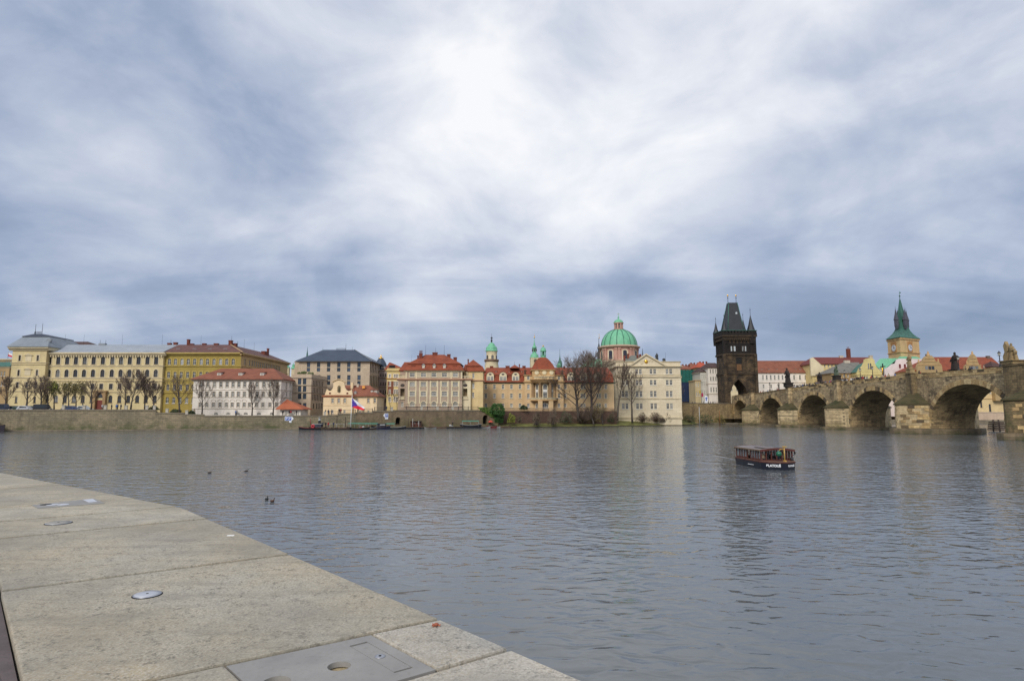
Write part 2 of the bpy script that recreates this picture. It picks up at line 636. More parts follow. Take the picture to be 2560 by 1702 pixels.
# wall body under the slabs
off = 0.06
n_out = Vector((d_out.y, -d_out.x))
if n_out.x < 0: n_out = -n_out
n_far = Vector((d_far.y, -d_far.x))
if n_far.x < 0: n_far = -n_far
nrm_c = (n_out + n_far).normalized()
I3 = i_b + d_in * 18.0
body = [E0 - n_out * off, o_corner - nrm_c * off, E3 - n_far * off, Vector((E3.x - 3, E3.y + 1)), I3 + Vector((-0.0, 0.0)), I0 + n_out * off]
mb = MB()
mb.prism([(p.x, p.y, -2.0) for p in body], (0, 0, 2.0 + QZ - 0.22))
mb.build('quay_wall', masonry('quay_stone', C(128, 122, 108), C(108, 103, 92), C(60, 58, 54), 1.1, 0.45), quay)


def slab_poly(a, b, gap=0.022):
    """slab between joint a (near) and joint b (far): inner->outer pairs; keeps the bend of the outer edge"""
    pts = [a[0], a[1]]
    ta, tb = (a[1] - o_near).dot(d_out), (b[1] - o_near).dot(d_out)
    tc = (o_corner - o_near).dot(d_out)
    if ta < tc - 0.02 < tb - 0.02: pts.append(o_corner.copy())
    pts += [b[1], b[0]]
    c = sum(pts, Vector((0, 0))) / len(pts)
    da = (a[1] - a[0]).normalized(); na = Vector((-da.y, da.x))
    if na.dot(c - a[0]) < 0: na = -na
    db = (b[1] - b[0]).normalized(); nb = Vector((-db.y, db.x))
    if nb.dot(c - b[0]) < 0: nb = -nb
    pts[0] = pts[0] + na * gap; pts[1] = pts[1] + na * gap
    pts[-1] = pts[-1] + nb * gap; pts[-2] = pts[-2] + nb * gap
    return pts


def slab(name, pts, mat, top=QZ, th=0.22, bev=0.012, holes=None):
    """bevelled slab; outline is counter-clockwise or not, either way"""
    bm = bmesh.new()
    vs = [bm.verts.new((p.x - E0.x, p.y - E0.y, top - th)) for p in pts]
    f = bm.faces.new(vs)
    bm.normal_update()
    if f.normal.z < 0:
        f.normal_flip()
    r = bmesh.ops.extrude_face_region(bm, geom=[f])
    tv = [v for v in r['geom'] if isinstance(v, bmesh.types.BMVert)]
    bmesh.ops.translate(bm, verts=tv, vec=(0, 0, th))
    te = [e for e in bm.edges if all(v in tv for v in e.verts)]
    bmesh.ops.bevel(bm, geom=te, offset=bev, segments=2, profile=0.6, affect='EDGES')
    bmesh.ops.recalc_face_normals(bm, faces=bm.faces)
    me = bpy.data.meshes.new(name); bm.to_mesh(me); bm.free()
    me.materials.append(mat)
    o = bpy.data.objects.new(name, me); COL.objects.link(o); o.parent = quay
    return o


n_in = -n_out
for nm, w0, w1, drop, mt in (('inner_kerb', 0.012, 0.15, 0.035, masonry('kerb_stone', C(112, 100, 98), C(92, 82, 82), C(52, 46, 46), 0.7, 0.5)), ('inner_wall', 0.16, 0.60, 0.32, plain('dark_brown_wall', C(62, 52, 40), 0.7, 0, .3))):  # mauve grey kerb, then an inner wall in very dark brown
    mb = MB(); mb.prism([(q.x, q.y, -1.0) for q in (I0 + n_in * w0, I0 + n_in * w1, I3 + n_in * w1, I3 + n_in * w0)], (0, 0, 1.0 + QZ - drop)); mb.build(nm, mt, quay)
# near end and far end closing joints
Jn = (I0, E0)
dl = (J[-1][1] - J[-1][0]).normalized()
extra = []
p = J[-1]
for k in range(1, 4):
    q0 = p[0] + d_in * 2.6 * k
    a1 = on_outer(q0, dl)
    extra.append((q0 + (-d_in.yx) * 0, a1))
allJ = [Jn] + J + extra
names = []
for i in range(len(allJ) - 1):
    a, b_ = allJ[i], allJ[i + 1]
    names.append((a, b_))

# which strip holds the steel lid: between joints 4 and 5 of the list above (the two nearest)
PL = [Q(570, 1665), Q(930, 1585), Q(1090, 1670)]
PL.append(PL[0] + (PL[2] - PL[1]))


lid_c = sum(PL, Vector((0, 0))) / 4
for i, (a, b_) in enumerate(names):
    poly = slab_poly(a, b_, 0.022 if i < 3 else 0.042)
    if i == 1:
        # strip with the lid: a slab on each side of it
        u = (PL[1] - PL[0]).normalized()
        L0, L1 = PL[0] - u * 0.012, PL[1] + u * 0.012
        e = (PL[2] - PL[1]).normalized()
        da = (a[1] - a[0]).normalized()
        r_near = meet(a[0], da, L1, e); r_far = meet(b_[0], (b_[1] - b_[0]).normalized(), L1, e)
        l_near = meet(a[0], da, L0, e); l_far = meet(b_[0], (b_[1] - b_[0]).normalized(), L0, e)
        g = d_out * 0.016
        slab('granite_slab', [r_near + g, poly[1], poly[2], r_far - g], GRC)
        slab('granite_slab', [poly[0], l_near + g, l_far - g, poly[-1]], GR)
        lid_out = [l_near + g + u * 0.014, r_near + g - u * 0.014, r_far - g - u * 0.014, l_far - g + u * 0.014]
    else:
        slab('granite_slab', poly, GRC if i == 0 else GR)

def steel_mat():
    m, t, b = newmat('grey_steel')
    geo = t.new('ShaderNodeNewGeometry'); p = geo.outputs['Position']
    n = t.noise(p, 2.5, 5.0, 0.65); n2 = t.noise(p, 30.0, 3.0, 0.6)
    c = t.mix(t.maprange(n, 0.35, 0.7), C(134, 131, 127), C(154, 151, 146))
    c = t.mix(t.maprange(n2, 0.55, 0.8, 0.0, 0.35), c, C(108, 104, 98))
    t.put(b.inputs['Base Color'], c)
    b.inputs['Metallic'].default_value = 0.05
    t.put(b.inputs['Roughness'], t.maprange(n, 0.3, 0.7, 0.62, 0.8))
    return m


STEEL = steel_mat()
DARKGAP = plain('dark_gap', (0.02, 0.02, 0.02), 0.9)
# --- the big steel lid: plate with two finger holes, an inset strip hatch with a lock
lid = thing('steel_lid', 'large grey steel lid with two round holes and narrow lock hatch, at the bottom edge', 'access lid', (lid_c.x, lid_c.y, QZ - 0.2))
def plate_with_cuts(name, outl, z, th, circles, slots, mat, parent):
    """top sheet with real holes, made with a triangulated fill"""
    bm = bmesh.new()
    loops = [list(outl)] + [[Vector((c.x + r * math.cos(2 * PI * k / 28), c.y + r * math.sin(2 * PI * k / 28))) for k in range(28)] for c, r in circles] + [list(sl_) for sl_ in slots]
    base = parent_base(parent)
    edges = []
    for lp in loops:
        vs = [bm.verts.new((p.x - base.x, p.y - base.y, z - base.z)) for p in lp]
        for i in range(len(vs)): edges.append(bm.edges.new((vs[i], vs[(i + 1) % len(vs)])))
    bmesh.ops.triangle_fill(bm, use_beauty=True, use_dissolve=False, edges=edges)
    bm.normal_update()
    for f in bm.faces:
        if f.normal.z < 0: f.normal_flip()
    r = bmesh.ops.extrude_face_region(bm, geom=list(bm.faces))
    bmesh.ops.translate(bm, verts=[v for v in r['geom'] if isinstance(v, bmesh.types.BMVert)], vec=(0, 0, -th))
    bmesh.ops.recalc_face_normals(bm, faces=bm.faces)
    me = bpy.data.meshes.new(name); bm.to_mesh(me); bm.free(); me.materials.append(mat)
    o = bpy.data.objects.new(name, me); COL.objects.link(o); o.parent = parent
    return o


hA, hB = Q(848, 1661), Q(691, 1700)
slot = [Q(873, 1611), Q(917, 1600), Q(1033, 1665), Q(987, 1678)]
plate_with_cuts('plate', lid_out, QZ - 0.006, 0.03, [(hA, 0.064), (hB, 0.072)], [slot], STEEL, lid)
mbx = MB()
sc_ = sum(slot, Vector((0, 0))) / 4
ins = [sc_ + (p - sc_) * 0.93 for p in slot]
mbx.prism([(p.x, p.y, QZ - 0.036) for p in ins], (0, 0, 0.029))
hatch = mbx.build('lock_hatch', STEEL, lid)
mbx = MB(); kc = Q(950, 1637)
mbx.lathe([(0.030, 0.0), (0.030, 0.003), (0.022, 0.004)], 20, (kc.x, kc.y, QZ - 0.0065))
lk = mbx.build('lock_ring', plain('steel_pale', C(160, 162, 168), 0.4, 0.5), hatch)
mbx = MB(); mbx.lathe([(0.008, 0.0), (0.008, 0.002)], 10, (kc.x, kc.y, QZ - 0.0024))
mbx.build('keyhole', DARKGAP, hatch)
mbx = MB()
mbx.prism([(p.x, p.y, QZ - 0.15) for p in lid_out], (0, 0, 0.108))
mbx.build('lid_tray', granite('sandy_bed', C(176, 160, 126)), lid)

# --- far lid
FL = [Q(79, 1263), Q(236, 1246), Q(262, 1258), Q(95, 1271)]
fc = sum(FL, Vector((0, 0))) / 4
flid = thing('steel_lid', 'small worn steel lid with a pale corner patch, farther along the quay', 'access lid', (fc.x, fc.y, QZ))
mbx = MB(); mbx.prism([(p.x, p.y, QZ + 0.001) for p in FL], (0, 0, 0.006)); mbx.build('plate', STEEL, flid)
PP = [Q(207, 1250), Q(232, 1248), Q(243, 1255), Q(222, 1257)]
mbx = MB(); mbx.prism([(p.x, p.y, QZ + 0.0075) for p in PP], (0, 0, 0.004)); mbx.build('corner_cover', plain('pale_metal', C(196, 198, 204), 0.5, 0.2), flid)
for (x, y) in ((115, 1262), (131, 1262.5), (158, 1262)):
    c = Q(x, y)
    mbx = MB(); mbx.lathe([(0.075, 0), (0.075, 0.003)], 18, (c.x, c.y, QZ + 0.0075)); mbx.build('finger_hole', DARKGAP if x == 115 else plain('pale_metal', C(196, 198, 204)), flid)

# --- round lamps let into the stone
LABL = {(368, 1487): 'round pale metal ground light with dark ring, nearest on the granite', (146, 1307.5): 'round pale ground light lying flat between the two dark joints'}
for (x, y), lb in LABL.items():
    c = Q(x, y)
    t_ = thing('ground_light', lb, 'ground light', (c.x, c.y, QZ), 'round lights set into the quay')
    r0 = 0.105 if y > 1400 else 0.15
    mbx = MB(); mbx.lathe([(r0, 0.0), (r0, 0.004), (r0 * 0.97, 0.006)], 36, (c.x, c.y, QZ)); mbx.build('seal_ring', DARKGAP, t_)
    mbx = MB(); mbx.lathe([(r0 * 0.93, 0.0), (r0 * 0.93, 0.008), (r0 * 0.90, 0.010)], 36, (c.x, c.y, QZ)); mbx.build('rim', plain('steel_pale', C(160, 162, 168), 0.4, 0.5), t_)
    mbx = MB(); mbx.lathe([(r0 * 0.84, 0.0), (r0 * 0.84, 0.012), (r0 * 0.45, 0.013)], 36, (c.x, c.y, QZ)); mbx.build('cover', plain('pale_cover', C(178, 180, 186), 0.4, 0.1) if y > 1400 else plain('dull_cover', C(146, 142, 134), 0.6), t_)
    mbx = MB(); mbx.lathe([(r0 * 0.09, 0.0), (r0 * 0.09, 0.0145)], 12, (c.x, c.y, QZ)); mbx.build('screw', DARKGAP, t_)
# --- litter on the ledge
c = Q(577, 1339)
mbx = MB(); mbx.box((-0.038, -0.015, 0.0), (0.038, 0.015, 0.008)); o = mbx.build('paper_scrap', plain('white_paper', (0.8, 0.8, 0.78))); o.location = (c.x, c.y, QZ + 0.001); o.rotation_euler = (0.0, 0.0, 0.2)
tag(o, 'small white paper scrap lying near the outer edge of the granite', 'litter')
c = Q(1090, 1565)
mbx = MB()
mbx.ball((0, 0, 0.012), 0.014, 6, 0, (1.2, 0.8, 0.8))
for k in range(5):
    a = k * 1.256
    mbx.add([(0, 0, 0.006), (0.028 * math.cos(a - .3), 0.028 * math.sin(a - .3), 0.004), (0.032 * math.cos(a), 0.032 * math.sin(a), 0.016), (0.028 * math.cos(a + .3), 0.028 * math.sin(a + .3), 0.004)], [(0, 1, 2), (0, 2, 3)])
o = mbx.build('dry_leaf', plain('leaf_brown', C(150, 84, 60), 0.7)); o.location = (c.x, c.y, QZ)
tag(o, 'curled reddish brown dry leaf beside the big steel lid', 'leaf')
# ------------------------------------------------------------------ facade and building tools
ALB = 0.86
def A(r, g, b, k=1.0):
    return C(r, g, b, ALB * k)


GLASS = glassmat('window_glass', (0.022, 0.026, 0.032), (0.20, 0.20, 0.19), 0.22)
GLASS_PALE = glassmat('window_glass_pale', (0.06, 0.065, 0.07), (0.30, 0.32, 0.34), 0.55)
GLASS_BLUE = glassmat('window_glass_blue', (0.015, 0.022, 0.045), (0.05, 0.07, 0.12), 0.4)
FRAME_W = plain('frame_white', A(228, 222, 208), 0.6)
FRAME_D = plain('frame_dark', (0.05, 0.035, 0.028), 0.6)
FRAME_G = plain('frame_green', (0.06, 0.10, 0.09), 0.6)
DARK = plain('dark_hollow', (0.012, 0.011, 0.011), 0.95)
COPPER = emboss_copper('green_copper', A(104, 178, 138), A(130, 198, 158), A(76, 128, 104))
COPPER_D = emboss_copper('dark_copper', A(44, 88, 78), A(74, 126, 106), A(66, 58, 48))
GOLD = plain('gold_leaf', C(232, 180, 70), 0.3, 0.9)
IRON = plain('black_iron', (0.02, 0.02, 0.022), 0.6)
BRICKC = masonry('chimney_brick', A(150, 78, 58), A(130, 68, 54), A(80, 46, 40), 0.5, 0.2)
LEAD = plain('lead_grey', A(140, 145, 150), 0.55)


class Facade:
    """vertical wall plane from a (left as seen from outside) to b; s runs along it, z is height"""
    def __init__(s, a, b):
        s.a, s.b = Vector(a), Vector(b)
        s.L = (s.b - s.a).length
        s.d = (s.b - s.a).normalized()
        s.back = Vector((-s.d.y, s.d.x))          # into the building
        s.ang = math.atan2(s.d.y, s.d.x)
        s.holes = []

    def st(s, px, py):
        r = ray(px, py)
        den = r.x * s.back.x + r.y * s.back.y
        k = (s.a.x * s.back.x + s.a.y * s.back.y) / den
        return ((Vector((r.x * k, r.y * k)) - s.a).dot(s.d), CAMZ + r.z * k)

    def p(s, u, z, t=0.0):
        q = s.a + s.d * u + s.back * t
        return Vector((q.x, q.y, z))

    def M(s):
        return Matrix.Translation((s.a.x, s.a.y, 0)) @ Matrix.Rotation(s.ang, 4, 'Z')


def arch_pts(w, zs, rise, n=8, x0=0.0):
    if rise > w * 0.55:                                   # pointed arch
        return [(x0 + w / 2 * t, zs + rise * (1 - abs(t)) ** 0.62) for t in [-1 + 2 * k / n for k in range(n + 1)]]
    return [(x0 - w / 2 * math.cos(PI * k / n), zs + rise * math.sin(PI * k / n)) for k in range(n + 1)]


def wall_mesh(mb, f, s0, s1, z0, z1, mi=0, depth=0.22, mi_rev=None):
    """wall sheet in the facade's plane with real openings and their reveals"""
    mi_rev = mi if mi_rev is None else mi_rev
    hs = [h for h in f.holes if h[1] > s0 and h[0] < s1 and h[3] > z0 and h[2] < z1]
    def cuts(vals, lo, hi):
        out = []
        for v in sorted([lo, hi] + [x for x in vals if lo < x < hi]):
            if not out or v - out[-1] > 0.01: out.append(v)
        return out
    ss = cuts([h[0] for h in hs] + [h[1] for h in hs], s0, s1)
    # columns between cuts; in each column merge cells vertically
    for i in range(len(ss) - 1):
        a, b = ss[i], ss[i + 1]
        m = (a + b) / 2
        col = sorted([(h[2], h[3]) for h in hs if h[0] < m < h[1]])
        z = z0
        for (h0, h1) in col + [(z1, z1)]:
            if h0 > z + 1e-3:
                mb.poly([f.p(a, z), f.p(b, z), f.p(b, h0), f.p(a, h0)], mi)
            z = max(z, h1)
    for (a, b, h0, h1, rise, dep) in hs:
        d = dep or depth
        zs = h1 - rise
        na = 8 if b - a < 4 else 28
        out = [(a, h0), (b, h0)] + ([(b, h1), (a, h1)] if rise <= 0 else [(x, z) for x, z in arch_pts(b - a, zs, rise, na, (a + b) / 2)][::-1])
        n = len(out)
        for k in range(n):
            q0, q1 = out[k], out[(k + 1) % n]
            mb.poly([f.p(q0[0], q0[1]), f.p(q0[0], q0[1], d), f.p(q1[0], q1[1], d), f.p(q1[0], q1[1])], mi_rev)
        if rise > 0:
            ar = arch_pts(b - a, zs, rise, na, (a + b) / 2)
            hn = na // 2
            L = [f.p(a, h1)] + [f.p(x, z) for x, z in ar[:hn + 1]]
            for k in range(1, hn + 1): mb.poly([L[0], L[k], L[k + 1]], mi)
            Rr = [f.p(b, h1)] + [f.p(x, z) for x, z in ar[hn:]]
            for k in range(1, hn + 1): mb.poly([Rr[0], Rr[k], Rr[k + 1]], mi)


WMESH = {}


def window_meshes(w, h, rise, nx, ny, fw, fmat, gmat, yd=0.15, surround=0.0, smat=None, sill=0.0):
    key = (round(w, 2), round(h, 2), round(rise, 2), nx, ny, fw, fmat.name, gmat.name, yd, surround, smat.name if smat else None, sill)
    if key in WMESH: return WMESH[key]
    mb = MB()
    zs = h - rise
    y0, y1 = yd, yd + 0.06
    mb.box((-w / 2, y0, 0), (-w / 2 + fw, y1, zs)); mb.box((w / 2 - fw, y0, 0), (w / 2, y1, zs))
    mb.box((-w / 2 + fw, y0, 0), (w / 2 - fw, y1, fw))
    if rise <= 0:
        mb.box((-w / 2 + fw, y0, h - fw), (w / 2 - fw, y1, h))
    else:
        o = arch_pts(w, zs, rise); i_ = arch_pts(w - 2 * fw, zs, max(rise - fw, 0.02))
        for k in range(len(o) - 1):
            q = [o[k], o[k + 1], i_[k + 1], i_[k]]
            mb.prism([(x, y0, z) for x, z in q], (0, 0.06, 0))
    mw = fw * 0.8
    for k in range(1, nx):
        x = -w / 2 + w * k / nx
        top = (zs + rise * math.sqrt(max(0, 1 - (2 * x / w) ** 2)) if rise > 0 else h) - fw * 0.5
        mb.box((x - mw / 2, y0 - 0.01, fw * 0.5), (x + mw / 2, y1 - 0.01, top))
    for k in range(1, ny):
        z = zs * k / ny if rise > 0 and ny > 1 else h * k / ny
        if ny == 2: z = h * 0.64
        mb.box((-w / 2 + fw * 0.5, y0 + 0.012, z - mw / 2), (w / 2 - fw * 0.5, y1 - 0.012, z + mw / 2))
    fr = mb.mesh('window', fmat)
    mb = MB()
    out = [(-w / 2, 0), (w / 2, 0)] + ([(w / 2, h), (-w / 2, h)] if rise <= 0 else arch_pts(w, zs, rise)[::-1])
    mb.poly([(x, yd + 0.04, z) for x, z in out])
    pn = mb.mesh('pane', gmat)
    su = None
    if surround > 0:
        mb = MB(); e = surround; q = 0.06
        if rise <= 0:
            mb.box((-w / 2 - e, -q, 0), (-w / 2 - 0.004, 0.02, h + e)); mb.box((w / 2 + 0.004, -q, 0), (w / 2 + e, 0.02, h + e))
            mb.box((-w / 2 - 0.004, -q, h + 0.004), (w / 2 + 0.004, 0.02, h + e))
        else:
            mb.box((-w / 2 - e, -q, 0), (-w / 2 - 0.004, 0.02, zs)); mb.box((w / 2 + 0.004, -q, 0), (w / 2 + e, 0.02, zs))
            o = arch_pts(w + 2 * e, zs, rise + e); i_ = arch_pts(w + 0.008, zs, rise + 0.004)
            for k in range(len(o) - 1):
                mb.prism([(x, -q, z) for x, z in (o[k], o[k + 1], i_[k + 1], i_[k])], (0, q + 0.02, 0))
        su = mb.mesh('surround', smat)
    si = None
    if sill > 0:
        mb = MB(); e = max(surround, 0.06) + 0.05
        mb.box((-w / 2 - e, -0.14, -sill), (w / 2 + e, 0.05, -0.004))
        si = mb.mesh('sill', smat or fmat)
    WMESH[key] = (fr, pn, su, si)
    return WMESH[key]


def face_px(px, Y):
    return Vector(((px - CX) / F * Y, Y))


class Bld:
    def __init__(s, name, label, cat, a, b, z0, depth, root=None, group=None):
        """a, b: plan points of the main front, left and right; depth: how far back the block goes"""
        s.f = Facade(a, b)
        s.depth = depth
        s.z0 = z0
        c, d = s.f.b + s.f.back * depth, s.f.a + s.f.back * depth
        s.fr = Facade(s.f.b, c)
        s.fl = Facade(d, s.f.a)
        s.fb = Facade(c, d)
        s.root = root or thing(name, label, cat, (s.f.a.x, s.f.a.y, z0), group)

    @staticmethod
    def from_px(name, label, cat, pxa, pxb, Y, z0, depth, Yb=None, **k):
        return Bld(name, label, cat, face_px(pxa, Y), face_px(pxb, Yb or Y), z0, depth, **k)

    def s(s, px, py): return s.f.st(px, py)[0]
    def z(s, py, px=None):
        if px is None:
            m = s.f.p(s.f.L / 2, 0); px = CX + m.x / m.y * F
        return s.f.st(px, py)[1]
    def zt(s, py, t, px=None):
        """height of picture row py at depth t behind the front"""
        m = s.f.p(s.f.L / 2, 0, t)
        return W(px if px is not None else CX + m.x / m.y * F, py, m.y).z
    def st(s, px, py, t):
        m = s.f.p(s.f.L / 2, 0, t)
        q = W(px, py, m.y)
        return (Vector((q.x, q.y)) - s.f.a).dot(s.f.d)
    def p(s, u, t, z): return s.f.p(u, z, t)

    def body(s, z1, mat, z0=None, parts=('f', 'fr', 'fl'), name='wall', top=True, dep=0.22):
        z0 = s.z0 if z0 is None else z0
        mb = MB()
        for k in ('f', 'fr', 'fl', 'fb'):
            f = getattr(s, k)
            wall_mesh(mb, f, 0, f.L, z0, z1, 0, dep)
        if top: mb.poly([s.p(0, 0, z1), s.p(s.f.L, 0, z1), s.p(s.f.L, s.depth, z1), s.p(0, s.depth, z1)])
        return mb.build(name, mat, s.root)

    def win(s, cols, refy, ytop, ybot, wpx=None, f=None, arch=0.0, nx=2, ny=3, fw=0.11, fmat=None, gmat=None, w=None, refx=None,
            surround=0.0, smat=None, sill=0.12, dep=None, h=None, yd=0.15, name='window'):
        f = f or s.f
        fmat = fmat or FRAME_W; gmat = gmat or GLASS
        out = []
        rx = refx if refx is not None else cols[len(cols) // 2]
        z0, z1 = f.st(rx, ybot)[1], f.st(rx, ytop)[1]
        if w is None:
            w = abs(f.st(rx + wpx / 2, refy)[0] - f.st(rx - wpx / 2, refy)[0])
        rise = arch * w / 2
        w = round(w, 2); hh = round(z1 - z0, 2)
        ms = window_meshes(w, hh, round(rise, 2), nx, ny, fw, fmat, gmat, yd, surround, smat, sill)
        base = parent_base(s.root)
        for px in cols:
            u = f.st(px, refy)[0]
            f.holes.append((u - w / 2, u + w / 2, z0, z0 + hh, round(rise, 2), dep))
            q = f.p(u, z0)
            o = place(name, ms[0], s.root, q - base, f.ang)
            place('pane', ms[1], o, (0, 0, 0))
            if ms[2]: place('surround', ms[2], o, (0, 0, 0))
            if ms[3]: place('sill', ms[3], o, (0, 0, 0))
            out.append(o)
        return out

    def strip(s, za, zb, out=0.2, mat=None, f=None, s0=None, s1=None, name='cornice', wrap=True):
        """moulding along a front, returned along the sides when wrap"""
        mb = MB()
        fs = [f] if f else [s.f]
        for ff in fs:
            u0 = -out if s0 is None else s0
            u1 = ff.L + out if s1 is None else s1
            h = zb - za
            prof = [(-out, zb), (-out, za + h * 0.55), (-out * 0.45, za + h * 0.25), (-out * 0.3, za), (0.03, za), (0.03, zb)]
            mb.prism([ff.p(u0, z, t) for t, z in prof], tuple((ff.d * (u1 - u0)).to_3d()))
        if wrap and not f:
            for ff in (s.fr, s.fl):
                prof = [(-out * 0.99, zb - 0.003), (-out * 0.99, za + 0.003), (0.03, za + 0.003), (0.03, zb - 0.003)]
                mb.prism([ff.p(0.0, z, t) for t, z in prof], tuple((ff.d * ff.L).to_3d()))
        return mb.build(name, mat, s.root)

    def hip(s, ze, zr, r0, r1, tr=None, over=0.5, mat=None, name='roof', s0=None, s1=None, t0=None, t1=None, tr1=None, th=0.18):
        """hipped roof: eave rectangle at ze, ridge from r0 to r1 at depth tr"""
        s0 = -over if s0 is None else s0; s1 = s.f.L + over if s1 is None else s1
        t0 = -over if t0 is None else t0; t1 = s.depth + over if t1 is None else t1
        tr = s.depth / 2 if tr is None else tr
        tr1 = tr if tr1 is None else tr1
        e = [s.p(s0, t0, ze), s.p(s1, t0, ze), s.p(s1, t1, ze), s.p(s0, t1, ze)]
        r = [s.p(r0, tr, zr), s.p(r1, tr1, zr)]
        dn = Vector((0, 0, th))
        mb = MB()
        if abs(r0 - r1) < 0.01 and abs(tr - tr1) < 0.01:
            for i in range(4): mb.poly([e[i], e[(i + 1) % 4], r[0]])
        else:
            mb.poly([e[0], e[1], r[1], r[0]]); mb.poly([e[1], e[2], r[1]]); mb.poly([e[2], e[3], r[0], r[1]]); mb.poly([e[3], e[0], r[0]])
        for i in range(4):
            mb.poly([e[i] - dn, e[(i + 1) % 4] - dn, e[(i + 1) % 4], e[i]])
        mb.poly([q - dn for q in e][::-1])
        return mb.build(name, mat, s.root)

    def frustum(s, ze, zt, e4, t4, mat, name='roof', th=0.15):
        """truncated hip: outlines (s0, s1, t0, t1) at the eave and at the top"""
        def rect(q, z): return [s.p(q[0], q[2], z), s.p(q[1], q[2], z), s.p(q[1], q[3], z), s.p(q[0], q[3], z)]
        a, b = rect(e4, ze), rect(t4, zt)
        dn = Vector((0, 0, th))
        mb = MB()
        for i in range(4):
            j = (i + 1) % 4
            mb.poly([a[i], a[j], b[j], b[i]]); mb.poly([a[i] - dn, a[j] - dn, a[j], a[i]])
        mb.poly(b); mb.poly([q - dn for q in a][::-1])
        return mb.build(name, mat, s.root)

    def chimney(s, px, pytop, pybot, wpx, t, mat=None, dep=1.0, pots=0):
        q = s.f.p(s.f.L / 2, 0, t).y
        w_ = wpx / F * q
        u = s.st(px, pybot, t)
        z0, z1 = s.zt(pybot, t, px) - 0.6, s.zt(pytop, t, px)
        mb = MB(); M = s.f.M()
        mb.box((u - w_ / 2, t - dep / 2, z0), (u + w_ / 2, t + dep / 2, z1 - 0.25), 0, M)
        mb.box((u - w_ / 2 - 0.08, t - dep / 2 - 0.08, z1 - 0.25), (u + w_ / 2 + 0.08, t + dep / 2 + 0.08, z1), 0, M)
        for k in range(pots):
            x = u - w_ / 2 + w_ * (k + 0.5) / pots
            mb.lathe([(0.14, z1), (0.12, z1 + 1.1)], 8, tuple(M @ Vector((x, t, 0))), 0)
        return mb.build('chimney', mat or BRICKC, s.root)

    def boxpart(s, name, u0, u1, t0, t1, z0, z1, mat, f=None):
        mb = MB(); mb.box((u0, t0, z0), (u1, t1, z1), 0, (f or s.f).M())
        return mb.build(name, mat, s.root)

    def mast(s, px, pytop, pybot, t, r=0.05, name='aerial'):
        q = s.f.p(s.f.L / 2, 0, t).y
        a, b = W(px, pybot, q), W(px, pytop, q)
        mb = MB(); mb.tube([a - Vector((0, 0, .5)), (a.x, a.y, b.z)], [r, r * 0.6], 5)
        return mb.build(name, IRON, s.root)

    def dormer(s, px, ytop, ybot, wpx, t, mat, rmat, kind='gable', dep=2.5, gl=None, nx=2, ny=2):
        """roof window house: front at depth t, running back into the roof"""
        q = s.f.p(s.f.L / 2, 0, t).y
        w_ = wpx / F * q; u = s.st(px, ybot, t)
        z0, z1 = s.zt(ybot, t, px), s.zt(ytop, t, px)
        h = z1 - z0
        M = s.f.M()
        mb = MB()
        if kind == 'round':
            hw = w_ / 2
            out = [(u - hw, z0), (u + hw, z0)] + [(x, z) for x, z in arch_pts(w_, z0 + h * 0.62, h * 0.38, 8, u)][::-1]
            mb.prism([tuple(M @ Vector((x, t, z))) for x, z in out], tuple((s.f.back * dep).to_3d()))
        else:
            zb = z0 + h * (0.7 if kind == 'gable' else 0.85)
            mb.box((u - w_ / 2, t, z0), (u + w_ / 2, t + dep, zb), 0, M)
        d = mb.build('dormer', mat, s.root)
        mb = MB()
        if kind == 'gable':
            e = 0.15
            pr = [(u - w_ / 2 - e, zb - 0.05), (u, z1), (u + w_ / 2 + e, zb - 0.05)]
            mb.prism([tuple(M @ Vector((x, t - 0.15, z))) for x, z in pr], tuple((s.f.back * (dep + 0.15)).to_3d()))
            mb.build('dormer_roof', rmat, d)
        elif kind == 'shed':
            e = 0.15
            pr = [(t - 0.25, z1 - 0.15), (t - 0.25, z1), (t + dep, z1 + 0.25), (t + dep, z1 + 0.1)]
            mb.prism([tuple(M @ Vector((u - w_ / 2 - e, y, z))) for y, z in pr], tuple((s.f.d * (w_ + 2 * e)).to_3d()))
            mb.build('dormer_roof', rmat, d)
        elif kind == 'round':
            o = arch_pts(w_ + 0.5, z0 + h * 0.62, h * 0.38 + 0.25, 8, u); i_ = arch_pts(w_ + 0.02, z0 + h * 0.62, h * 0.38 + 0.01, 8, u)
            for k in range(8):
                mb.prism([tuple(M @ Vector((x, t - 0.12, z))) for x, z in (o[k], o[k + 1], i_[k + 1], i_[k])], tuple((s.f.back * (dep + .1)).to_3d()))
            mb.build('dormer_roof', rmat, d)
        # windows of the dormer
        mb = MB()
        if kind == 'round':
            for sx in (-1, 1):
                cx_ = u + sx * w_ * 0.22
                mb.box((cx_ - w_ * 0.15, t - 0.05, z0 + h * 0.10), (cx_ + w_ * 0.15, t + 0.05, z0 + h * 0.50), 0, M)
            for k in range(1):
                ov = [(u + w_ * 0.20 * math.cos(a), z0 + h * 0.76 + h * 0.085 * math.sin(a)) for a in [2 * PI * j / 12 for j in range(12)]]
                mb.prism([tuple(M @ Vector((x, t - 0.05, z))) for x, z in ov], tuple((s.f.back * 0.1).to_3d()))
            mb.build('dormer_window', gl or GLASS, d)
            mb = MB()
            for sx in (-1, 1):
                cx_ = u + sx * w_ * 0.22
                for dx in (-w_ * .16, 0, w_ * .16):
                    mb.box((cx_ + dx - 0.07, t - 0.10, z0 + h * 0.08), (cx_ + dx + 0.07, t - 0.052, z0 + h * 0.52), 0, M)
                for zz in (0.08, .36, 0.5):
                    mb.box((cx_ - w_ * .16, t - 0.09, z0 + h * zz), (cx_ + w_ * .16, t - 0.053, z0 + h * zz + 0.12), 0, M)
            mb.build('dormer_frame', FRAME_W, d)
        else:
            zt_ = zb - 0.12
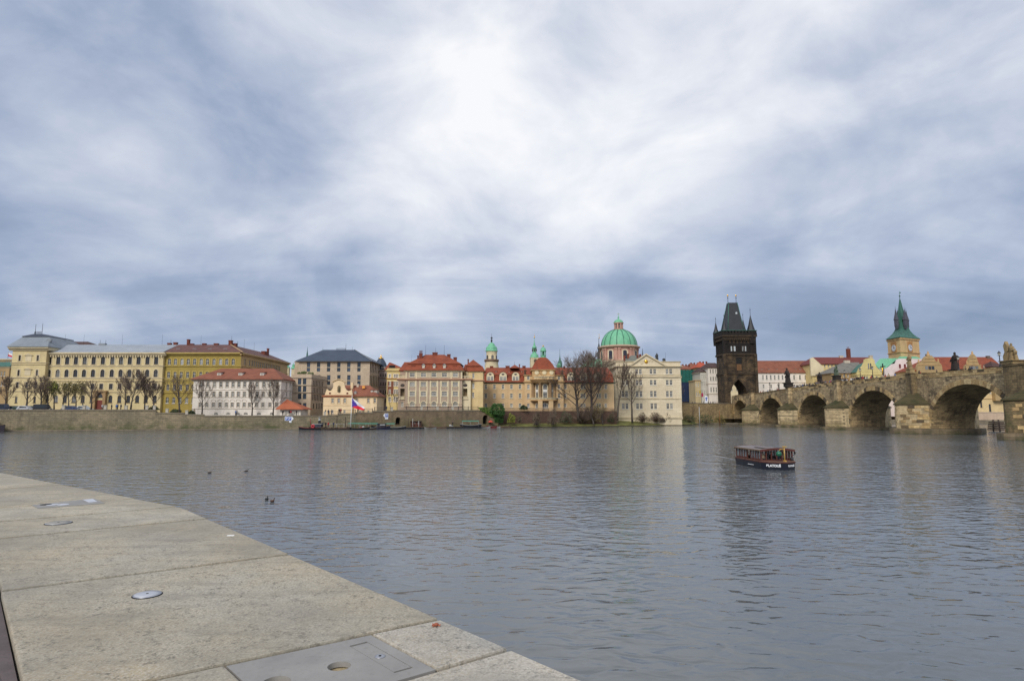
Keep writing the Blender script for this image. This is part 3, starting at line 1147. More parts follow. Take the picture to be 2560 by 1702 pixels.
            mb.box((u - w_ * 0.34, t - 0.04, z0 + 0.15), (u + w_ * 0.34, t + 0.05, zt_), 0, M)
            mb.build('dormer_window', gl or GLASS, d)
            mb = MB()
            for k in range(nx + 1):
                x = u - w_ * 0.34 + w_ * 0.68 * k / nx
                mb.box((x - 0.06, t - 0.08, z0 + 0.13), (x + 0.06, t - 0.042, zt_), 0, M)
            for k in range(ny + 1):
                z = z0 + 0.15 + (zt_ - z0 - 0.15) * k / ny
                mb.box((u - w_ * 0.34 - 0.06, t - 0.075, z - 0.05), (u + w_ * 0.34 + 0.06, t - 0.043, z + 0.05), 0, M)
            mb.build('dormer_frame', FRAME_W, d)
        return d


def onion(mb, c, prof, n=12, mi=0, k=1.0, ph=0.0):
    mb.lathe([(r * k, z) for r, z in prof], n, c, mi, True, ph)


# ------------------------------------------------------------------ ground of the far bank
STATION = [  # px, Y of the river wall, picture row of its top
    (-90, 157, 1023), (395, 170, 1023), (395, 170, 1031), (468, 172, 1031), (468, 172, 1035), (515, 173, 1035), (515, 173, 1038), (822, 181, 1038),
    (822, 181, 1036.5), (849, 182, 1036.5), (849, 182, 1033), (893, 184, 1033), (893, 184, 1030), (935, 186, 1030), (935, 186, 1026.5), (985, 189, 1026.5), (985, 189, 1024.5), (1246, 204, 1024.5)]
WALL_STONE = masonry('embankment_stone', A(168, 152, 122), A(140, 129, 106), A(88, 82, 70), 1.3, 0.5, 0.12, 0.35, 0.45, moss=A(84, 92, 56), mossz=(0.2, 3.2), soot=.3, tide=.5)
WALL_STONE2 = masonry('embankment_brown', A(156, 134, 106), A(128, 112, 92), A(78, 70, 60), 0.8, 0.34, 0.16, 0.4, 0.4, moss=A(110, 110, 70), mossz=(0.0, 4.0), soot=.35, tide=.5)
COPING = masonry('coping_stone', A(150, 138, 116), A(130, 118, 100), A(86, 78, 68), 1.6, 1.0, 0.2, 0.2, 0.3)
wall_root = thing('embankment_wall', 'long stained stone embankment wall along the far bank, stepping down then up', 'wall', (face_px(-90, 157).x, 157, 0))
segs = []
for i in range(0, len(STATION), 2):
    (pa, Ya, ya), (pb, Yb, yb) = STATION[i], STATION[i + 1]
    f = Facade(face_px(pa, Ya), face_px(pb, Yb))
    zt = W((pa + pb) / 2, ya, (Ya + Yb) / 2).z
    segs.append((f, zt))
# arched water gates in the last stretch
fl_, zl_ = segs[-1]
for (x0, x1, yt, yb_) in ((989, 1001.5, 1042.5, 1062), (1207, 1220, 1037, 1060)):
    a0, b0 = fl_.st(x0, 1050)[0], fl_.st(x1, 1050)[0]
    fl_.holes.append((a0, b0, fl_.st(x0, yb_)[1], fl_.st(x0, yt)[1], (b0 - a0) / 2, 2.2))
for i, (f, zt) in enumerate(segs):
    mb = MB()
    wall_mesh(mb, f, 0, f.L, -0.6, zt - 0.35, 0)
    mb.poly([f.p(0, -0.6), f.p(0, -0.6, 1.4), f.p(0, zt - .35, 1.4), f.p(0, zt - .35)])
    mb.poly([f.p(f.L, -0.6), f.p(f.L, -0.6, 1.4), f.p(f.L, zt - .35, 1.4), f.p(f.L, zt - .35)])
    mb.build('wall_face', WALL_STONE if i < 6 else WALL_STONE2, wall_root)
    mb = MB(); mb.box((0.005, -0.12, zt - 0.35), (f.L - 0.005, 0.7, zt), 0, f.M()); mb.build('coping', COPING, wall_root)
    mb = MB(); mb.box((0.01, -0.5, -0.5), (f.L - 0.01, 0.05, 0.35), 0, f.M()); mb.build('footing', COPING, wall_root)
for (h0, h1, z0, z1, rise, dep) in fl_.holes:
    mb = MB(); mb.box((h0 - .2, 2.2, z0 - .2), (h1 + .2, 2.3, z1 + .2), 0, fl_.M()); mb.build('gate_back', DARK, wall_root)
# paved street behind the wall, following its height
mb = MB()
for f, zt in segs:
    g = zt - 0.12
    a, b_ = f.p(0, g, 0.55), f.p(f.L, g, 0.55)
    mb.poly([a, b_, Vector((b_.x * 1.45, b_.y * 1.45, g)), Vector((a.x * 1.45, a.y * 1.45, g))])
street = mb.build('street', plain('street_paving', A(120, 114, 106), 0.9))
tag(street, 'paved embankment street between the river wall and the house fronts', 'street', kind='structure')
mb = MB()
mb.poly([(-4000, 262, 2.2), (105, 262, 2.2), (105, 300, 2.2), (4000, 300, 2.2), (4000, 6000, 2.2), (-4000, 6000, 2.2)])
land = mb.build('city_ground', plain('city_ground', A(110, 104, 96), 0.95))
tag(land, 'flat city ground under and beyond the rows of houses', 'ground', kind='structure')
# ------------------------------------------------------------------ buildings, from the left end of the embankment to the right
ROOF_RED = tiles('roof_red', A(182, 92, 58, .62), A(140, 68, 46, .56))
ROOF_RED2 = tiles('roof_rust', A(176, 108, 80, .64), A(140, 84, 64, .58))
ROOF_BROWN = tiles('roof_brown', A(112, 78, 72), A(74, 52, 50))
ROOF_GREY = tiles('roof_zinc', A(160, 166, 172), A(132, 138, 146), 0.5, 0.5)
ROOF_SLATE = tiles('roof_slate', A(62, 74, 90), A(48, 58, 72), 0.6, 0.5)
ROOF_DARK = tiles('roof_dark', A(86, 60, 54), A(58, 44, 42))
STONE_TRIM = plaster('trim_cream', A(222, 206, 170), 0.2)

# 0 --- houses at the very left edge
P_BR = plaster('plaster_ochre', A(186, 156, 112))
b = Bld.from_px('corner_house', 'pale brown house at the far left edge, half behind a bare tree', 'house', -60, 22, 236, 4.2, 14)
zt = b.z(915)
b.win([-34, -19, -4, 3.5, 11], 935, 928, 940, 4, ny=2); b.win([-34, -19, -4, 3.5, 11], 960, 953, 965, 4, ny=2)
b.body(zt, P_BR); b.strip(zt - 0.7, zt, 0.4, STONE_TRIM)
b.hip(zt, zt + 2.2, 3, b.f.L - 3, mat=COPPER_D)
b = Bld.from_px('domed_palace', 'brown palace top with green copper roof and red and white flag, left edge', 'palace', -40, 34, 262, 4.2, 16)
zt = b.z(897); b.win([16, 22, 28], 902, 900, 906, 3, ny=2)
b.body(zt, plaster('plaster_brown', A(176, 142, 100))); b.strip(zt - 0.8, zt, 0.5, STONE_TRIM)
b.frustum(zt - 3.2, zt - 0.6, (-2, b.f.L * 0.55, -1.2, 12), (-1, b.f.L * 0.5, 1, 10), COPPER, 'copper_roof')
b.mast(19.5, 880, 898, 5, 0.08, 'flag_pole')
q = W(20, 884, 267); mb = MB()
for k, (y0, y1, mi) in enumerate(((0, 0.75, 1), (0.75, 1.5, 0))):
    mb.prism([(q.x, q.y, q.z - 1.0 + y0), (q.x + 1.7, q.y + .2, q.z - 1.6 + y0), (q.x + 1.7, q.y + .2, q.z - 1.6 + y1), (q.x, q.y, q.z - 1.0 + y1)], (0, 0.03, 0), mi)
mb.build('small_flag', [plain('flag_white', (0.75, 0.75, 0.75)), plain('flag_red', C(200, 40, 60))], b.root)

# 1 --- cream academy with the corner pavilion
P_CREAM = plaster('plaster_cream', A(222, 202, 152), 0.22)
P_CREAM2 = plaster('plaster_cream_base', A(206, 184, 142), 0.3)
b = Bld.from_px('academy_building', 'long cream academy with rows of arched windows, grey roof and end pavilion', 'building', 109, 405.5, 200, 4.6, 16)
xs1 = [124.3, 146.1, 168.3, 190.1, 212.1, 234.5, 257.6, 281.3, 302.9, 324.9, 346.8, 369, 390.7]
xs2 = [122.2, 144.3, 166.5, 188.5, 210, 232.5, 256.3, 279.5, 301.5, 323.5, 345.8, 368, 389.4]
xs3 = [119.7, 142, 164.2, 186.2, 208, 230.8, 253, 277.2, 299.2, 322.4, 344.8, 366, 387.6]
xs4 = [117, 139.8, 162, 184.4, 206.9, 229.5, 275.8, 298.4, 320.5, 343, 364.5, 386.8]
b.win(xs1, 900, 891, 911, 10.2, arch=1, nx=2, ny=2, fmat=FRAME_D, surround=0.28, smat=STONE_TRIM)
b.win(xs2, 933, 923.5, 942.5, 10.2, arch=1, nx=2, ny=2, fmat=FRAME_D, surround=0.28, smat=STONE_TRIM)
b.win(xs3, 966, 959, 973, 9.2, nx=2, ny=2, fmat=FRAME_D, surround=0.25, smat=STONE_TRIM)
b.win(xs4, 997, 988, 1006, 9.8, arch=1, nx=2, ny=2, fmat=FRAME_D)
ze = b.z(881)
zb3 = b.z(951.5)
b.body(ze, P_CREAM)
b.strip(ze - 1.1, ze, 0.75, STONE_TRIM)
b.strip(b.z(916.5), b.z(913.5), 0.25, STONE_TRIM, name='string_course'); b.strip(b.z(947), b.z(943.6), 0.22, STONE_TRIM, name='string_course'); b.strip(b.z(953.5), b.z(951.5), 0.28, STONE_TRIM, name='string_course')
b.strip(b.z(981), b.z(979), 0.22, STONE_TRIM, name='string_course')
mb = MB(); n_ = 46   # brackets under the cornice
for k in range(n_):
    u = b.f.L * (k + .5) / n_
    mb.box((u - .16, -0.55, ze - 1.5), (u + .16, 0.02, ze - 0.95), 0, b.f.M())
o = mb.build('cornice_brackets', STONE_TRIM, b.root); o['kind'] = 'stuff'
b.hip(ze, b.zt(861.5, 8), b.st(132, 861, 8), b.f.L + 0.3, 8, 0.7, ROOF_GREY, s1=b.f.L - 0.05)
# portal
u0, u1 = b.s(236, 990), b.s(268, 990)
mb = MB(); M = b.f.M()
mb.box((u0, -0.9, b.z0), (u0 + 0.9, 0.05, b.z(978)), 0, M); mb.box((u1 - .9, -0.9, b.z0), (u1, 0.05, b.z(978)), 0, M)
mb.box((u0 - .3, -1.1, b.z(980)), (u1 + .3, 0.04, b.z(976.5)), 0, M)
um = (u0 + u1) / 2; zs_ = b.z(994)
o_ = arch_pts(u1 - u0 - 1.8, zs_, 1.9, 10, um)
for k in range(10):
    q = [o_[k], o_[k + 1], (o_[k + 1][0], b.z(980)), (o_[k][0], b.z(980))]
    mb.prism([tuple(M @ Vector((x, -0.7, z))) for x, z in q], tuple((b.f.back * 0.72).to_3d()))
mb.build('portal', plaster('portal_stone', A(168, 138, 98)), b.root)
mb = MB(); mb.box((um - 1.1, -0.12, b.z0), (um + 1.1, 0.06, b.z(1000)), 0, M); mb.build('door', plain('door_red', A(120, 52, 40)), b.root)
mb = MB(); mb.prism([tuple(M @ Vector((x, -0.1, z))) for x, z in arch_pts(u1 - u0 - 1.9, zs_, 1.8, 10, um)], tuple((b.f.back * 0.14).to_3d())); mb.build('fanlight', GLASS, b.root)
b.mast(250, 850, 861, 8, .07); b.mast(264, 850, 861, 8, .07)
for x in (162, 209, 305, 405): b.mast(x, 836, 861, 8, .035)
b.boxpart('roof_hatch', b.st(249, 860, 8), b.st(265, 860, 8), 7.4, 8.6, b.zt(861.5, 8) - .2, b.zt(858.5, 8), LEAD)
# the pavilion
w1 = Bld.from_px('pavilion', '', '', 26, 111.5, 198.6, 4.6, 17.5, root=b.root)
w1.win([49.5, 94.7], 894, 888, 902, 5.6, fmat=FRAME_D, ny=2, surround=0.3, smat=STONE_TRIM); w1.win([46.5, 92.5], 932, 924.5, 939.5, 5.6, fmat=FRAME_D, ny=2, surround=0.3, smat=STONE_TRIM)
w1.win([43.5, 66.5, 89.5], 962, 955, 969, 6.5, fmat=FRAME_D, ny=2, surround=0.2, smat=STONE_TRIM); w1.win([40.5, 86.5], 998, 991.5, 1006.5, 6, fmat=FRAME_D, ny=2)
for (xx, yy, zz) in ((72, 885, 903), (70, 920, 938)):        # blind niches between the windows
    u = w1.s(xx, (yy + zz) / 2)
    w1.boxpart('blind_panel', u - 1.0, u + 1.0, -0.12, 0.03, w1.z(zz), w1.z(yy + 4), STONE_TRIM)
    mb = MB(); M = w1.f.M()
    mb.prism([tuple(M @ Vector((x, -0.35, z))) for x, z in ((u - 1.5, w1.z(yy + 3)), (u + 1.5, w1.z(yy + 3)), (u, w1.z(yy - 1)))], tuple((w1.f.back * 0.38).to_3d()))
    mb.build('small_pediment', STONE_TRIM, b.root)
zp = w1.z(866.5)
w1.body(zp, P_CREAM)
w1.strip(zp - 1.3, zp, 1.0, STONE_TRIM)
for ya, yb_ in ((908, 905.5), (946, 942.5), (979, 976.5), (912, 910.5)): w1.strip(w1.z(ya), w1.z(yb_), 0.25, STONE_TRIM, name='string_course')
tA, tB = 3.2, 14.0
w1.frustum(zp, w1.zt(841, tA), (-1.2, w1.f.L + 1.2, -1.2, 18.6), (w1.st(58, 841, tA), w1.st(124, 841, tA), tA, tB), tiles('roof_zinc_dark', A(138, 146, 152), A(112, 120, 128), 0.5, 0.5), 'mansard_roof')
zz = w1.zt(841, tA)
w1.frustum(zz + 0.05, w1.zt(833.5, 6.0), (w1.st(57, 840, tA), w1.st(125, 840, tA), tA - .4, tB + .4), (w1.st(86, 832, 7), w1.st(105, 832, 7), 7.0, 10.0), tiles('roof_cap', A(58, 62, 74), A(44, 48, 58), .6, .5), 'roof_cap')
u0, u1 = w1.st(86.5, 832, 7), w1.st(104.5, 832, 7)
mb = MB()
for k in range(7): mb.box((u0 + (u1 - u0) * k / 6 - .05, 7, w1.zt(834, 7)), (u0 + (u1 - u0) * k / 6 + .05, 7.1, w1.zt(829.5, 7)), 0, w1.f.M())
mb.box((u0 - .05, 6.98, w1.zt(829.8, 7)), (u1 + .05, 7.12, w1.zt(829.2, 7)), 0, w1.f.M())
mb.build('roof_railing', IRON, b.root)
w1.mast(88, 810, 833, 7.05, .08); w1.mast(105, 808, 833, 7.05, .08)
u = w1.st(124, 851, tA)
mb = MB(); mb.lathe([(0.9, -0.2), (0.9, .3), (0.6, .35)], 14, (0, 0, 0), 0, True, 0, Matrix.Translation(w1.p(w1.f.L - .6, 1.4, w1.zt(852, 1.4))) @ Matrix.Rotation(PI / 2, 4, 'X'))
mb.build('round_roof_window', LEAD, b.root)

# house roofs behind the academy
b = Bld.from_px('rear_block', 'dark low roof with two chimneys rising behind the long grey roof', 'building', 140, 224, 240, 6, 12)
ze = b.z(866); b.body(ze, P_BR)
b.hip(ze, b.zt(854, 6), 1, b.f.L * 0.55, 6, .3, ROOF_DARK)
b.chimney(177, 852, 858, 5, 6); b.chimney(188, 854, 859, 4, 6)

# 2 --- olive yellow apartment house with the long tan flank
P_OLIVE = plaster('plaster_olive', A(172, 150, 76), 0.28)
P_OLIVE_T = plaster('plaster_olive_trim', A(194, 172, 100), 0.25)
P_TAN = plaster('plaster_tan', A(206, 174, 124), 0.3)
b = Bld.from_px('olive_apartment_house', 'olive yellow corner house with brown roof, chimneys and long tan flank', 'building', 406, 600.5, 201, 4.4, 42)
xo = [423.5, 438.8, 455.1, 470.8, 486.5, 503.2, 518.7, 535, 551.3, 567, 583.1]
ref = [421.5, 437.5, 453, 469, 485.5, 501.8, 517.5, 533.5, 550, 566, 582]
b.win(xo, 904, 896.5, 912, 8.2, arch=0.75, nx=2, ny=2, gmat=GLASS_PALE, surround=0.3, smat=P_OLIVE_T)
b.win(ref, 937, 929.5, 944.5, 7.4, ny=2, surround=0.3, smat=P_OLIVE_T)
b.win([419.8, 436, 452, 468.3, 484.3, 500.5, 516, 532], 968, 961, 976, 7.4, ny=2, surround=0.3, smat=P_OLIVE_T)
b.win([418, 434.3, 450, 466.5, 482.5], 1000, 992.5, 1008, 7.6, arch=0.8, ny=2)
ze = b.z(881.5)
# flank windows
side = [612.5, 624, 630.5, 636, 641.5, 646.5, 651.5, 657, 661.5, 666, 670.5, 675, 679, 683, 687, 691, 695, 699]
for k, x in enumerate(side):
    fx = b.fr
    u = fx.st(x, 910)[0]
    z0, z1 = fx.st(612.5, 912.5)[1], fx.st(612.5, 897.5)[1]
    ms = window_meshes(1.15, round(z1 - z0, 2), 0, 2, 2, 0.1, FRAME_W, GLASS, 0.15, 0.2, P_TAN, .12)
    for dz in (0.0, -4.6):
        fx.holes.append((u - .575, u + .575, z0 + dz, z0 + dz + round(z1 - z0, 2), 0, None))
        o = place('window', ms[0], b.root, fx.p(u, z0 + dz) - parent_base(b.root), fx.ang)
        place('pane', ms[1], o, (0, 0, 0)); place('surround', ms[2], o, (0, 0, 0)); place('sill', ms[3], o, (0, 0, 0))
mb = MB(); wall_mesh(mb, b.f, 0, b.f.L, b.z0, ze)
wall_mesh(mb, b.fl, 0, b.fl.L, b.z0, ze); mb.build('wall', P_OLIVE, b.root)
mb = MB(); wall_mesh(mb, b.fr, 0, b.fr.L, b.z0, ze); wall_mesh(mb, b.fb, 0, b.fb.L, b.z0, ze); mb.build('flank_wall', P_TAN, b.root)
b.strip(ze - 0.9, ze, 0.9, P_OLIVE_T, wrap=False); b.strip(ze - 0.9, ze - .003, 0.9, P_TAN, f=b.fr)
b.strip(b.z(886), b.z(884.5), 0.4, P_OLIVE_T, name='frieze', wrap=False)
for ya, yb_ in ((917, 914.5), (952.5, 947), (983, 981)): b.strip(b.z(ya), b.z(yb_), 0.3, P_OLIVE_T, name='string_course', wrap=False)
b.strip(b.z(917), b.z(914.5), 0.25, P_TAN, f=b.fr, name='string_course')
# roof: ridge along the front and back along the flank (L-shaped outline seen as one hip)
zr = b.zt(861.5, 7)
mb = MB()
e0, e1 = b.p(0.1, -.9, ze), b.p(b.f.L + .9, -.9, ze)
e2, e3 = b.p(b.f.L + .9, 43, ze), b.p(0.1, 43, ze)
r0, r1, r2 = b.p(b.st(418, 861, 7), 7, zr), b.p(b.f.L - 7, 7, zr), b.p(b.f.L - 7, 36, zr)
mb.poly([e0, e1, r1, r0]); mb.poly([e1, e2, r2, r1]); mb.poly([e2, e3, r2]); mb.poly([e3, e0, r0, r1, r2])
mb.build('roof', ROOF_BROWN, b.root)
mb = MB(); mb.tube([e1 + Vector((0, 0, .05)), r1 + Vector((0, 0, .08))], .18, 5); mb.build('hip_tiles', plain('hip_pale', A(190, 160, 120)), b.root)
for (x, yt, yb_, w_) in ((424, 857.5, 862, 8), (439, 856, 862, 8), (471, 848.5, 862, 5), (477, 859, 862, 14), (511, 858.5, 862, 8), (541, 858.5, 862, 10)): b.chimney(x, yt, yb_, w_, 7.3)
b.chimney(576.5, 851, 862, 8, 7.6); b.chimney(587, 858.5, 866, 9, 8.5)
b.chimney(661.5, 878.5, 886, 9, 28, dep=3); b.chimney(669.5, 871, 886, 3.5, 30)
b.mast(427, 848, 858, 7); b.mast(502, 838, 861, 7, .035); b.mast(579, 840, 852, 7); b.mast(594, 853, 862, 9, .08); b.mast(610, 848, 868, 14, .035); b.mast(635, 856, 874, 22, .035)
for x in (447, 488, 526, 565):
    u = b.st(x, 872, 2.8); mb = MB(); mb.box((u - .8, 2.6, b.zt(872.5, 2.8)), (u + .5, 3.4, b.zt(871, 2.8)), 0, b.f.M()); mb.build('skylight', LEAD, b.root)

# 3 --- white house with the hipped orange roof by the water
P_WHITE = plaster('plaster_white', A(244, 234, 220, 1.04), 0.18)
P_WHITE_T = plaster('plaster_white_trim', A(214, 200, 180), 0.18)
b = Bld.from_px('white_riverside_house', 'white riverside house with hipped orange red roof and three small dormers', 'house', 485, 704, 183.5, 3.7, 13.5)
xw = [503.6, 519.7, 536, 552.3, 568, 582.8, 597.2, 611.8, 626.7, 643, 659.5, 676, 692]
xw2 = [501.5, 517.5, 534.5, 551, 567, 582, 596, 611, 626, 642.5, 658.5, 675.5, 691.8]
xw3 = [500.5, 516.5, 533.5, 549.8, 566, 580.5, 595.3, 610.5, 624, 641, 657, 675, 691]
b.win(xw, 961, 954.5, 968, 6.6, ny=2, surround=.18, smat=P_WHITE_T)
b.win(xw2, 985, 979, 992, 6.4, ny=2, surround=.18, smat=P_WHITE_T)
b.win(xw3, 1011, 1006.5, 1017, 6.4, ny=2, surround=.18, smat=P_WHITE_T)
b.win([540, 571, 594.5, 614.5, 647.5, 680], 1035, 1030.5, 1037.2, 10, arch=0.6, nx=3, ny=2, sill=0)
for x in (716.5, 725.5):
    for (yt, yb_) in ((955.5, 968), (979, 990)): b.win([x], (yt + yb_) / 2, yt, yb_, w=0.95, f=b.fr, ny=2)
ze = b.z(947.5)
b.body(ze, P_WHITE)
b.strip(ze - .6, ze, .45, P_WHITE_T)
for ya, yb_ in ((975, 973.8), (993.5, 992.5), (1022.5, 1021)): b.strip(b.z(ya), b.z(yb_), .14, P_WHITE_T, name='string_course')
mb = MB()
for x in (533.5, 549.8, 566, 580.5, 595.3, 610.5):     # blind arches over the ground floor
    u = b.s(x, 1003); o_ = arch_pts(1.5, b.z(1003.5), .75, 8, u); i_ = arch_pts(1.2, b.z(1003.5), .6, 8, u)
    for k in range(8): mb.prism([tuple(b.f.M() @ Vector((xx, -.08, z))) for xx, z in (o_[k], o_[k + 1], i_[k + 1], i_[k])], tuple((b.f.back * .1).to_3d()))
o = mb.build('blind_arches', P_WHITE_T, b.root)
b.hip(ze, b.zt(921, 6.7), b.st(553, 921, 6.7), b.st(684, 921, 6.7), 6.7, .8, ROOF_RED2)
for x in (547, 600.5, 654.5): b.dormer(x, 930, 941, 9.5, 1.7, P_WHITE, ROOF_RED2, 'shed', 3.4, nx=3, ny=2)

# 4 --- small kiosk
b = Bld.from_px('garden_kiosk', 'small white kiosk with a bright orange pyramid roof beside the white house', 'kiosk', 704, 755, 180.9, 3.9, 6.5)
ze = b.z(1022); b.win([717, 737], 1034, 1030.5, 1037, 5, nx=3, ny=2, sill=0)
b.body(ze, P_WHITE); b.hip(ze, b.zt(998, 3.2), b.st(717, 998, 3.2), b.st(718.5, 998, 3.2), 3.2, 1.0, tiles('roof_orange', A(204, 116, 78, .72), A(176, 94, 64, .68)))

# 5 --- stone hotel: low wing
P_STONE = masonry('hotel_stone', A(212, 192, 164), A(196, 176, 152), A(166, 146, 124), 1.5, 0.7, 0.3, 0.25, 0.12, bump=.15)
P_BAND = plain('hotel_band', A(176, 164, 148), .8)
ROOF_TERR = plain('terrace_roof', A(168, 158, 146), .9)
b = Bld.from_px('hotel_wing', 'low flat roofed stone hotel wing with grid of dark windows', 'hotel wing', 730, 779, 193, 3.9, 16.5)
for yt, yb_ in ((946, 961), (965, 979.5), (983.5, 997.5), (1007, 1020)): b.win([749, 761.5], (yt + yb_) / 2, yt, yb_, 8.6, nx=2, ny=1, fmat=FRAME_G, gmat=GLASS_BLUE, sill=0)
for (yt, yb_) in ((950, 966), (967.5, 983), (985, 1001)):
    for k in range(7):
        x = 783 + 24 * k / 6.2
        b.win([x], 975, yt + (x - 783) * .11, yb_ + (x - 783) * .10, w=1.0, f=b.fr, refx=x, nx=1, ny=1, fmat=FRAME_D, gmat=GLASS_BLUE, sill=0)
for x in (784, 792, 798, 803.5, 808): b.win([x], 1014, 1008, 1022, w=1.1, f=b.fr, refx=x, nx=1, ny=1, fmat=FRAME_D, gmat=GLASS_BLUE, sill=0)
ze = b.z(935)
b.body(ze, P_STONE)
for ya, yb_ in ((946, 943.8), (963.8, 962.4), (982, 980.4)):
    b.strip(b.z(ya), b.z(yb_), .25, P_BAND, name='string_course', wrap=False); b.strip(b.z(ya), b.z(yb_) - .003, .25, P_BAND, f=b.fr, name='string_course')
mb = MB()
for (px, t) in ((752, 1.5), (760, 1.2), (802, 9), (806, 12), (796, 6)):
    for k in range(9):
        c = b.p(b.st(min(px, 776), 934, t) + rng.uniform(-.8, .8), t + rng.uniform(-.6, .6), ze + rng.uniform(.1, .7)); mb.ball(c, rng.uniform(.25, .5), 5)
o = mb.build('roof_planting', plain('planting', A(86, 96, 56), .9, 0, .4)); tag(o, 'green planting along the flat roof of the low hotel wing', 'plants', kind='stuff')

# 6 --- stone hotel: tall block
b = Bld.from_px('hotel_tower_block', 'tall pale stone hotel with dark slate hipped roof', 'hotel', 746, 924, 213, 3.9, 21)
xh = [771.3, 796.5, 821.7, 847, 871.9, 897.4]
for (yt, yb_) in ((904, 917.5), (919.5, 928.8)): b.win(xh, 916, yt, yb_, 8.3, nx=2, ny=1, fmat=FRAME_G, gmat=GLASS_BLUE, sill=0)
for (yt, yb_) in ((937.5, 950), (952, 962)): b.win(xh[1:], 950, yt, yb_, 8.3, nx=2, ny=1, fmat=FRAME_G, gmat=GLASS_BLUE, sill=0)
b.win(xh, 985, 974, 986, 8.3, nx=2, ny=1, fmat=FRAME_G, gmat=GLASS_BLUE, sill=0)
for k in range(6):
    x = 926 + 20.5 * k / 5
    kk = (x - 926)
    for (yt, yb_) in ((906, 930), (939, 966), (972, 992)): b.win([x], 930, yt + kk * .42 * (940 - yt) / 60 if yt < 940 else yt + kk * .12, yb_ + kk * .25 * (970 - yb_) / 50 if yb_ < 970 else yb_, w=1.25, f=b.fr, refx=x, nx=1, ny=2, fmat=FRAME_D, gmat=GLASS_BLUE, sill=0)
ze = b.z(902.5)
b.body(ze, P_STONE)
mb = MB()
for x in xh:
    u = b.s(x, 918.5); mb.box((u - .62, -.03, b.z(919.4)), (u + .62, .05, b.z(917.6)), 0, b.f.M())
mb.build('spandrels', P_BAND, b.root)
b.strip(ze - .35, ze, .5, P_BAND, wrap=True)
b.hip(ze, b.zt(874.3, 10), b.st(808.5, 874, 10), b.st(886, 874, 10), 10, 1.0, ROOF_SLATE)
o = b.p(b.st(886, 874, 10), 10, b.zt(874.3, 10)); e = b.p(b.f.L + 1.0, -1.0, ze)
mb = MB(); mb.tube([e + Vector((0, 0, .08)), o + Vector((0, 0, .1))], .14, 5); mb.build('hip_flashing', LEAD, b.root)
mb = MB(); u0 = b.st(841, 873, 10); u1 = b.st(864, 873, 10)
for k in range(9): mb.box((u0 + (u1 - u0) * k / 8 - .04, 9.9, b.zt(875, 10)), (u0 + (u1 - u0) * k / 8 + .04, 10, b.zt(871, 10)), 0, b.f.M())
mb.box((u0, 9.9, b.zt(871.6, 10)), (u1, 10, b.zt(870.8, 10)), 0, b.f.M()); mb.build('roof_railing', IRON, b.root)
b.mast(864.5, 859, 874, 10, .07); b.mast(881, 867, 874, 10); b.mast(807, 868, 874, 10)
u0, u1 = b.st(736.5, 920, 4), b.st(748, 920, 4)
b.boxpart('stair_tower', u0, u1, 4, 8, b.z0, b.zt(905.5, 4), P_STONE); b.boxpart('stair_tower_cap', u0 - .2, u1 + .2, 3.8, 8.2, b.zt(905.5, 4), b.zt(903.5, 4), P_BAND)

# 7 --- little baroque house with the curly gable
P_PEACH = plaster('plaster_peach', A(250, 222, 178), 0.15)
P_PEACH_T = plaster('plaster_peach_trim', A(226, 196, 150), 0.15)
b = Bld.from_px('gabled_riverside_house', 'small peach baroque house with curly gable, niche statue and red roof', 'house', 810.5, 883, 188.6, 4.0, 11)
b.win([831.5, 847, 862], 1001, 995.5, 1007, 6.2, ny=2, nx=3, surround=.15, smat=P_PEACH_T)
b.win([831, 861], 1029, 1024.5, 1033, 5.4, ny=2)
ze = b.z(988.5)
b.body(ze, P_PEACH); b.strip(ze - .5, ze, .4, tiles('cornice_tiles', A(190, 120, 84), A(150, 88, 64)))
b.strip(b.z(1014), b.z(1013), .1, P_PEACH_T, name='string_course')
# gable outline
gp = [(812, 987.5), (817, 972), (819, 974.5), (824, 977), (829, 975), (833, 968), (834, 956), (832, 955), (840, 951), (847, 949), (855, 951.5), (862.5, 956), (861, 957), (862, 968), (866, 975), (871, 977.5), (877, 975.5), (879, 973), (881.5, 987.5)]
mb = MB(); pts = []
for x, y in gp:
    u, z = b.f.st(x, y); pts.append(b.f.p(u, z, -.05))
mb.prism(pts, tuple((b.f.back * .7).to_3d())); g = mb.build('gable', P_PEACH, b.root)
mb = MB()
ar = [b.f.st(x, y) for x, y in ((831, 955.5), (839.5, 950.8), (847, 948.3), (855.5, 951), (864, 956))]
for k in range(4):
    a_, c_ = ar[k], ar[k + 1]
    mb.prism([b.f.p(a_[0], a_[1], -.35), b.f.p(c_[0], c_[1], -.35), b.f.p(c_[0], c_[1] + .25, -.35), b.f.p(a_[0], a_[1] + .25, -.35)], tuple((b.f.back * 1.1).to_3d()))
mb.build('gable_pediment', P_PEACH_T, g)
u, z = b.f.st(847.5, 980)
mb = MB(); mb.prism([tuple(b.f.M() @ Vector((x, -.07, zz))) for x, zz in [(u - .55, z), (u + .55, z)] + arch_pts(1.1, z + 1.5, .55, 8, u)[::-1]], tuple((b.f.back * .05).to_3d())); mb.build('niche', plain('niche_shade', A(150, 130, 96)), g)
mb = MB(); mb.lathe([(0.3, z + .1), (0.32, z + .5), (0.22, z + 1.1), (0.26, z + 1.35), (0.1, z + 1.55), (.14, z + 1.7), (.02, z + 1.85)], 8, tuple(b.f.p(u, 0, -.2)))
mb.build('niche_statue', plain('old_bronze', A(96, 88, 62)), g)
for x in (825, 868.5):
    u, z = b.f.st(x, 983); mb = MB(); mb.prism([b.f.p(u + .35 * math.cos(a), z + .3 * math.sin(a), -.09) for a in [PI * k / 5 for k in range(10)]], tuple((b.f.back * .05).to_3d())); mb.build('oval_opening', plain('opening_red', A(110, 50, 36)), g)
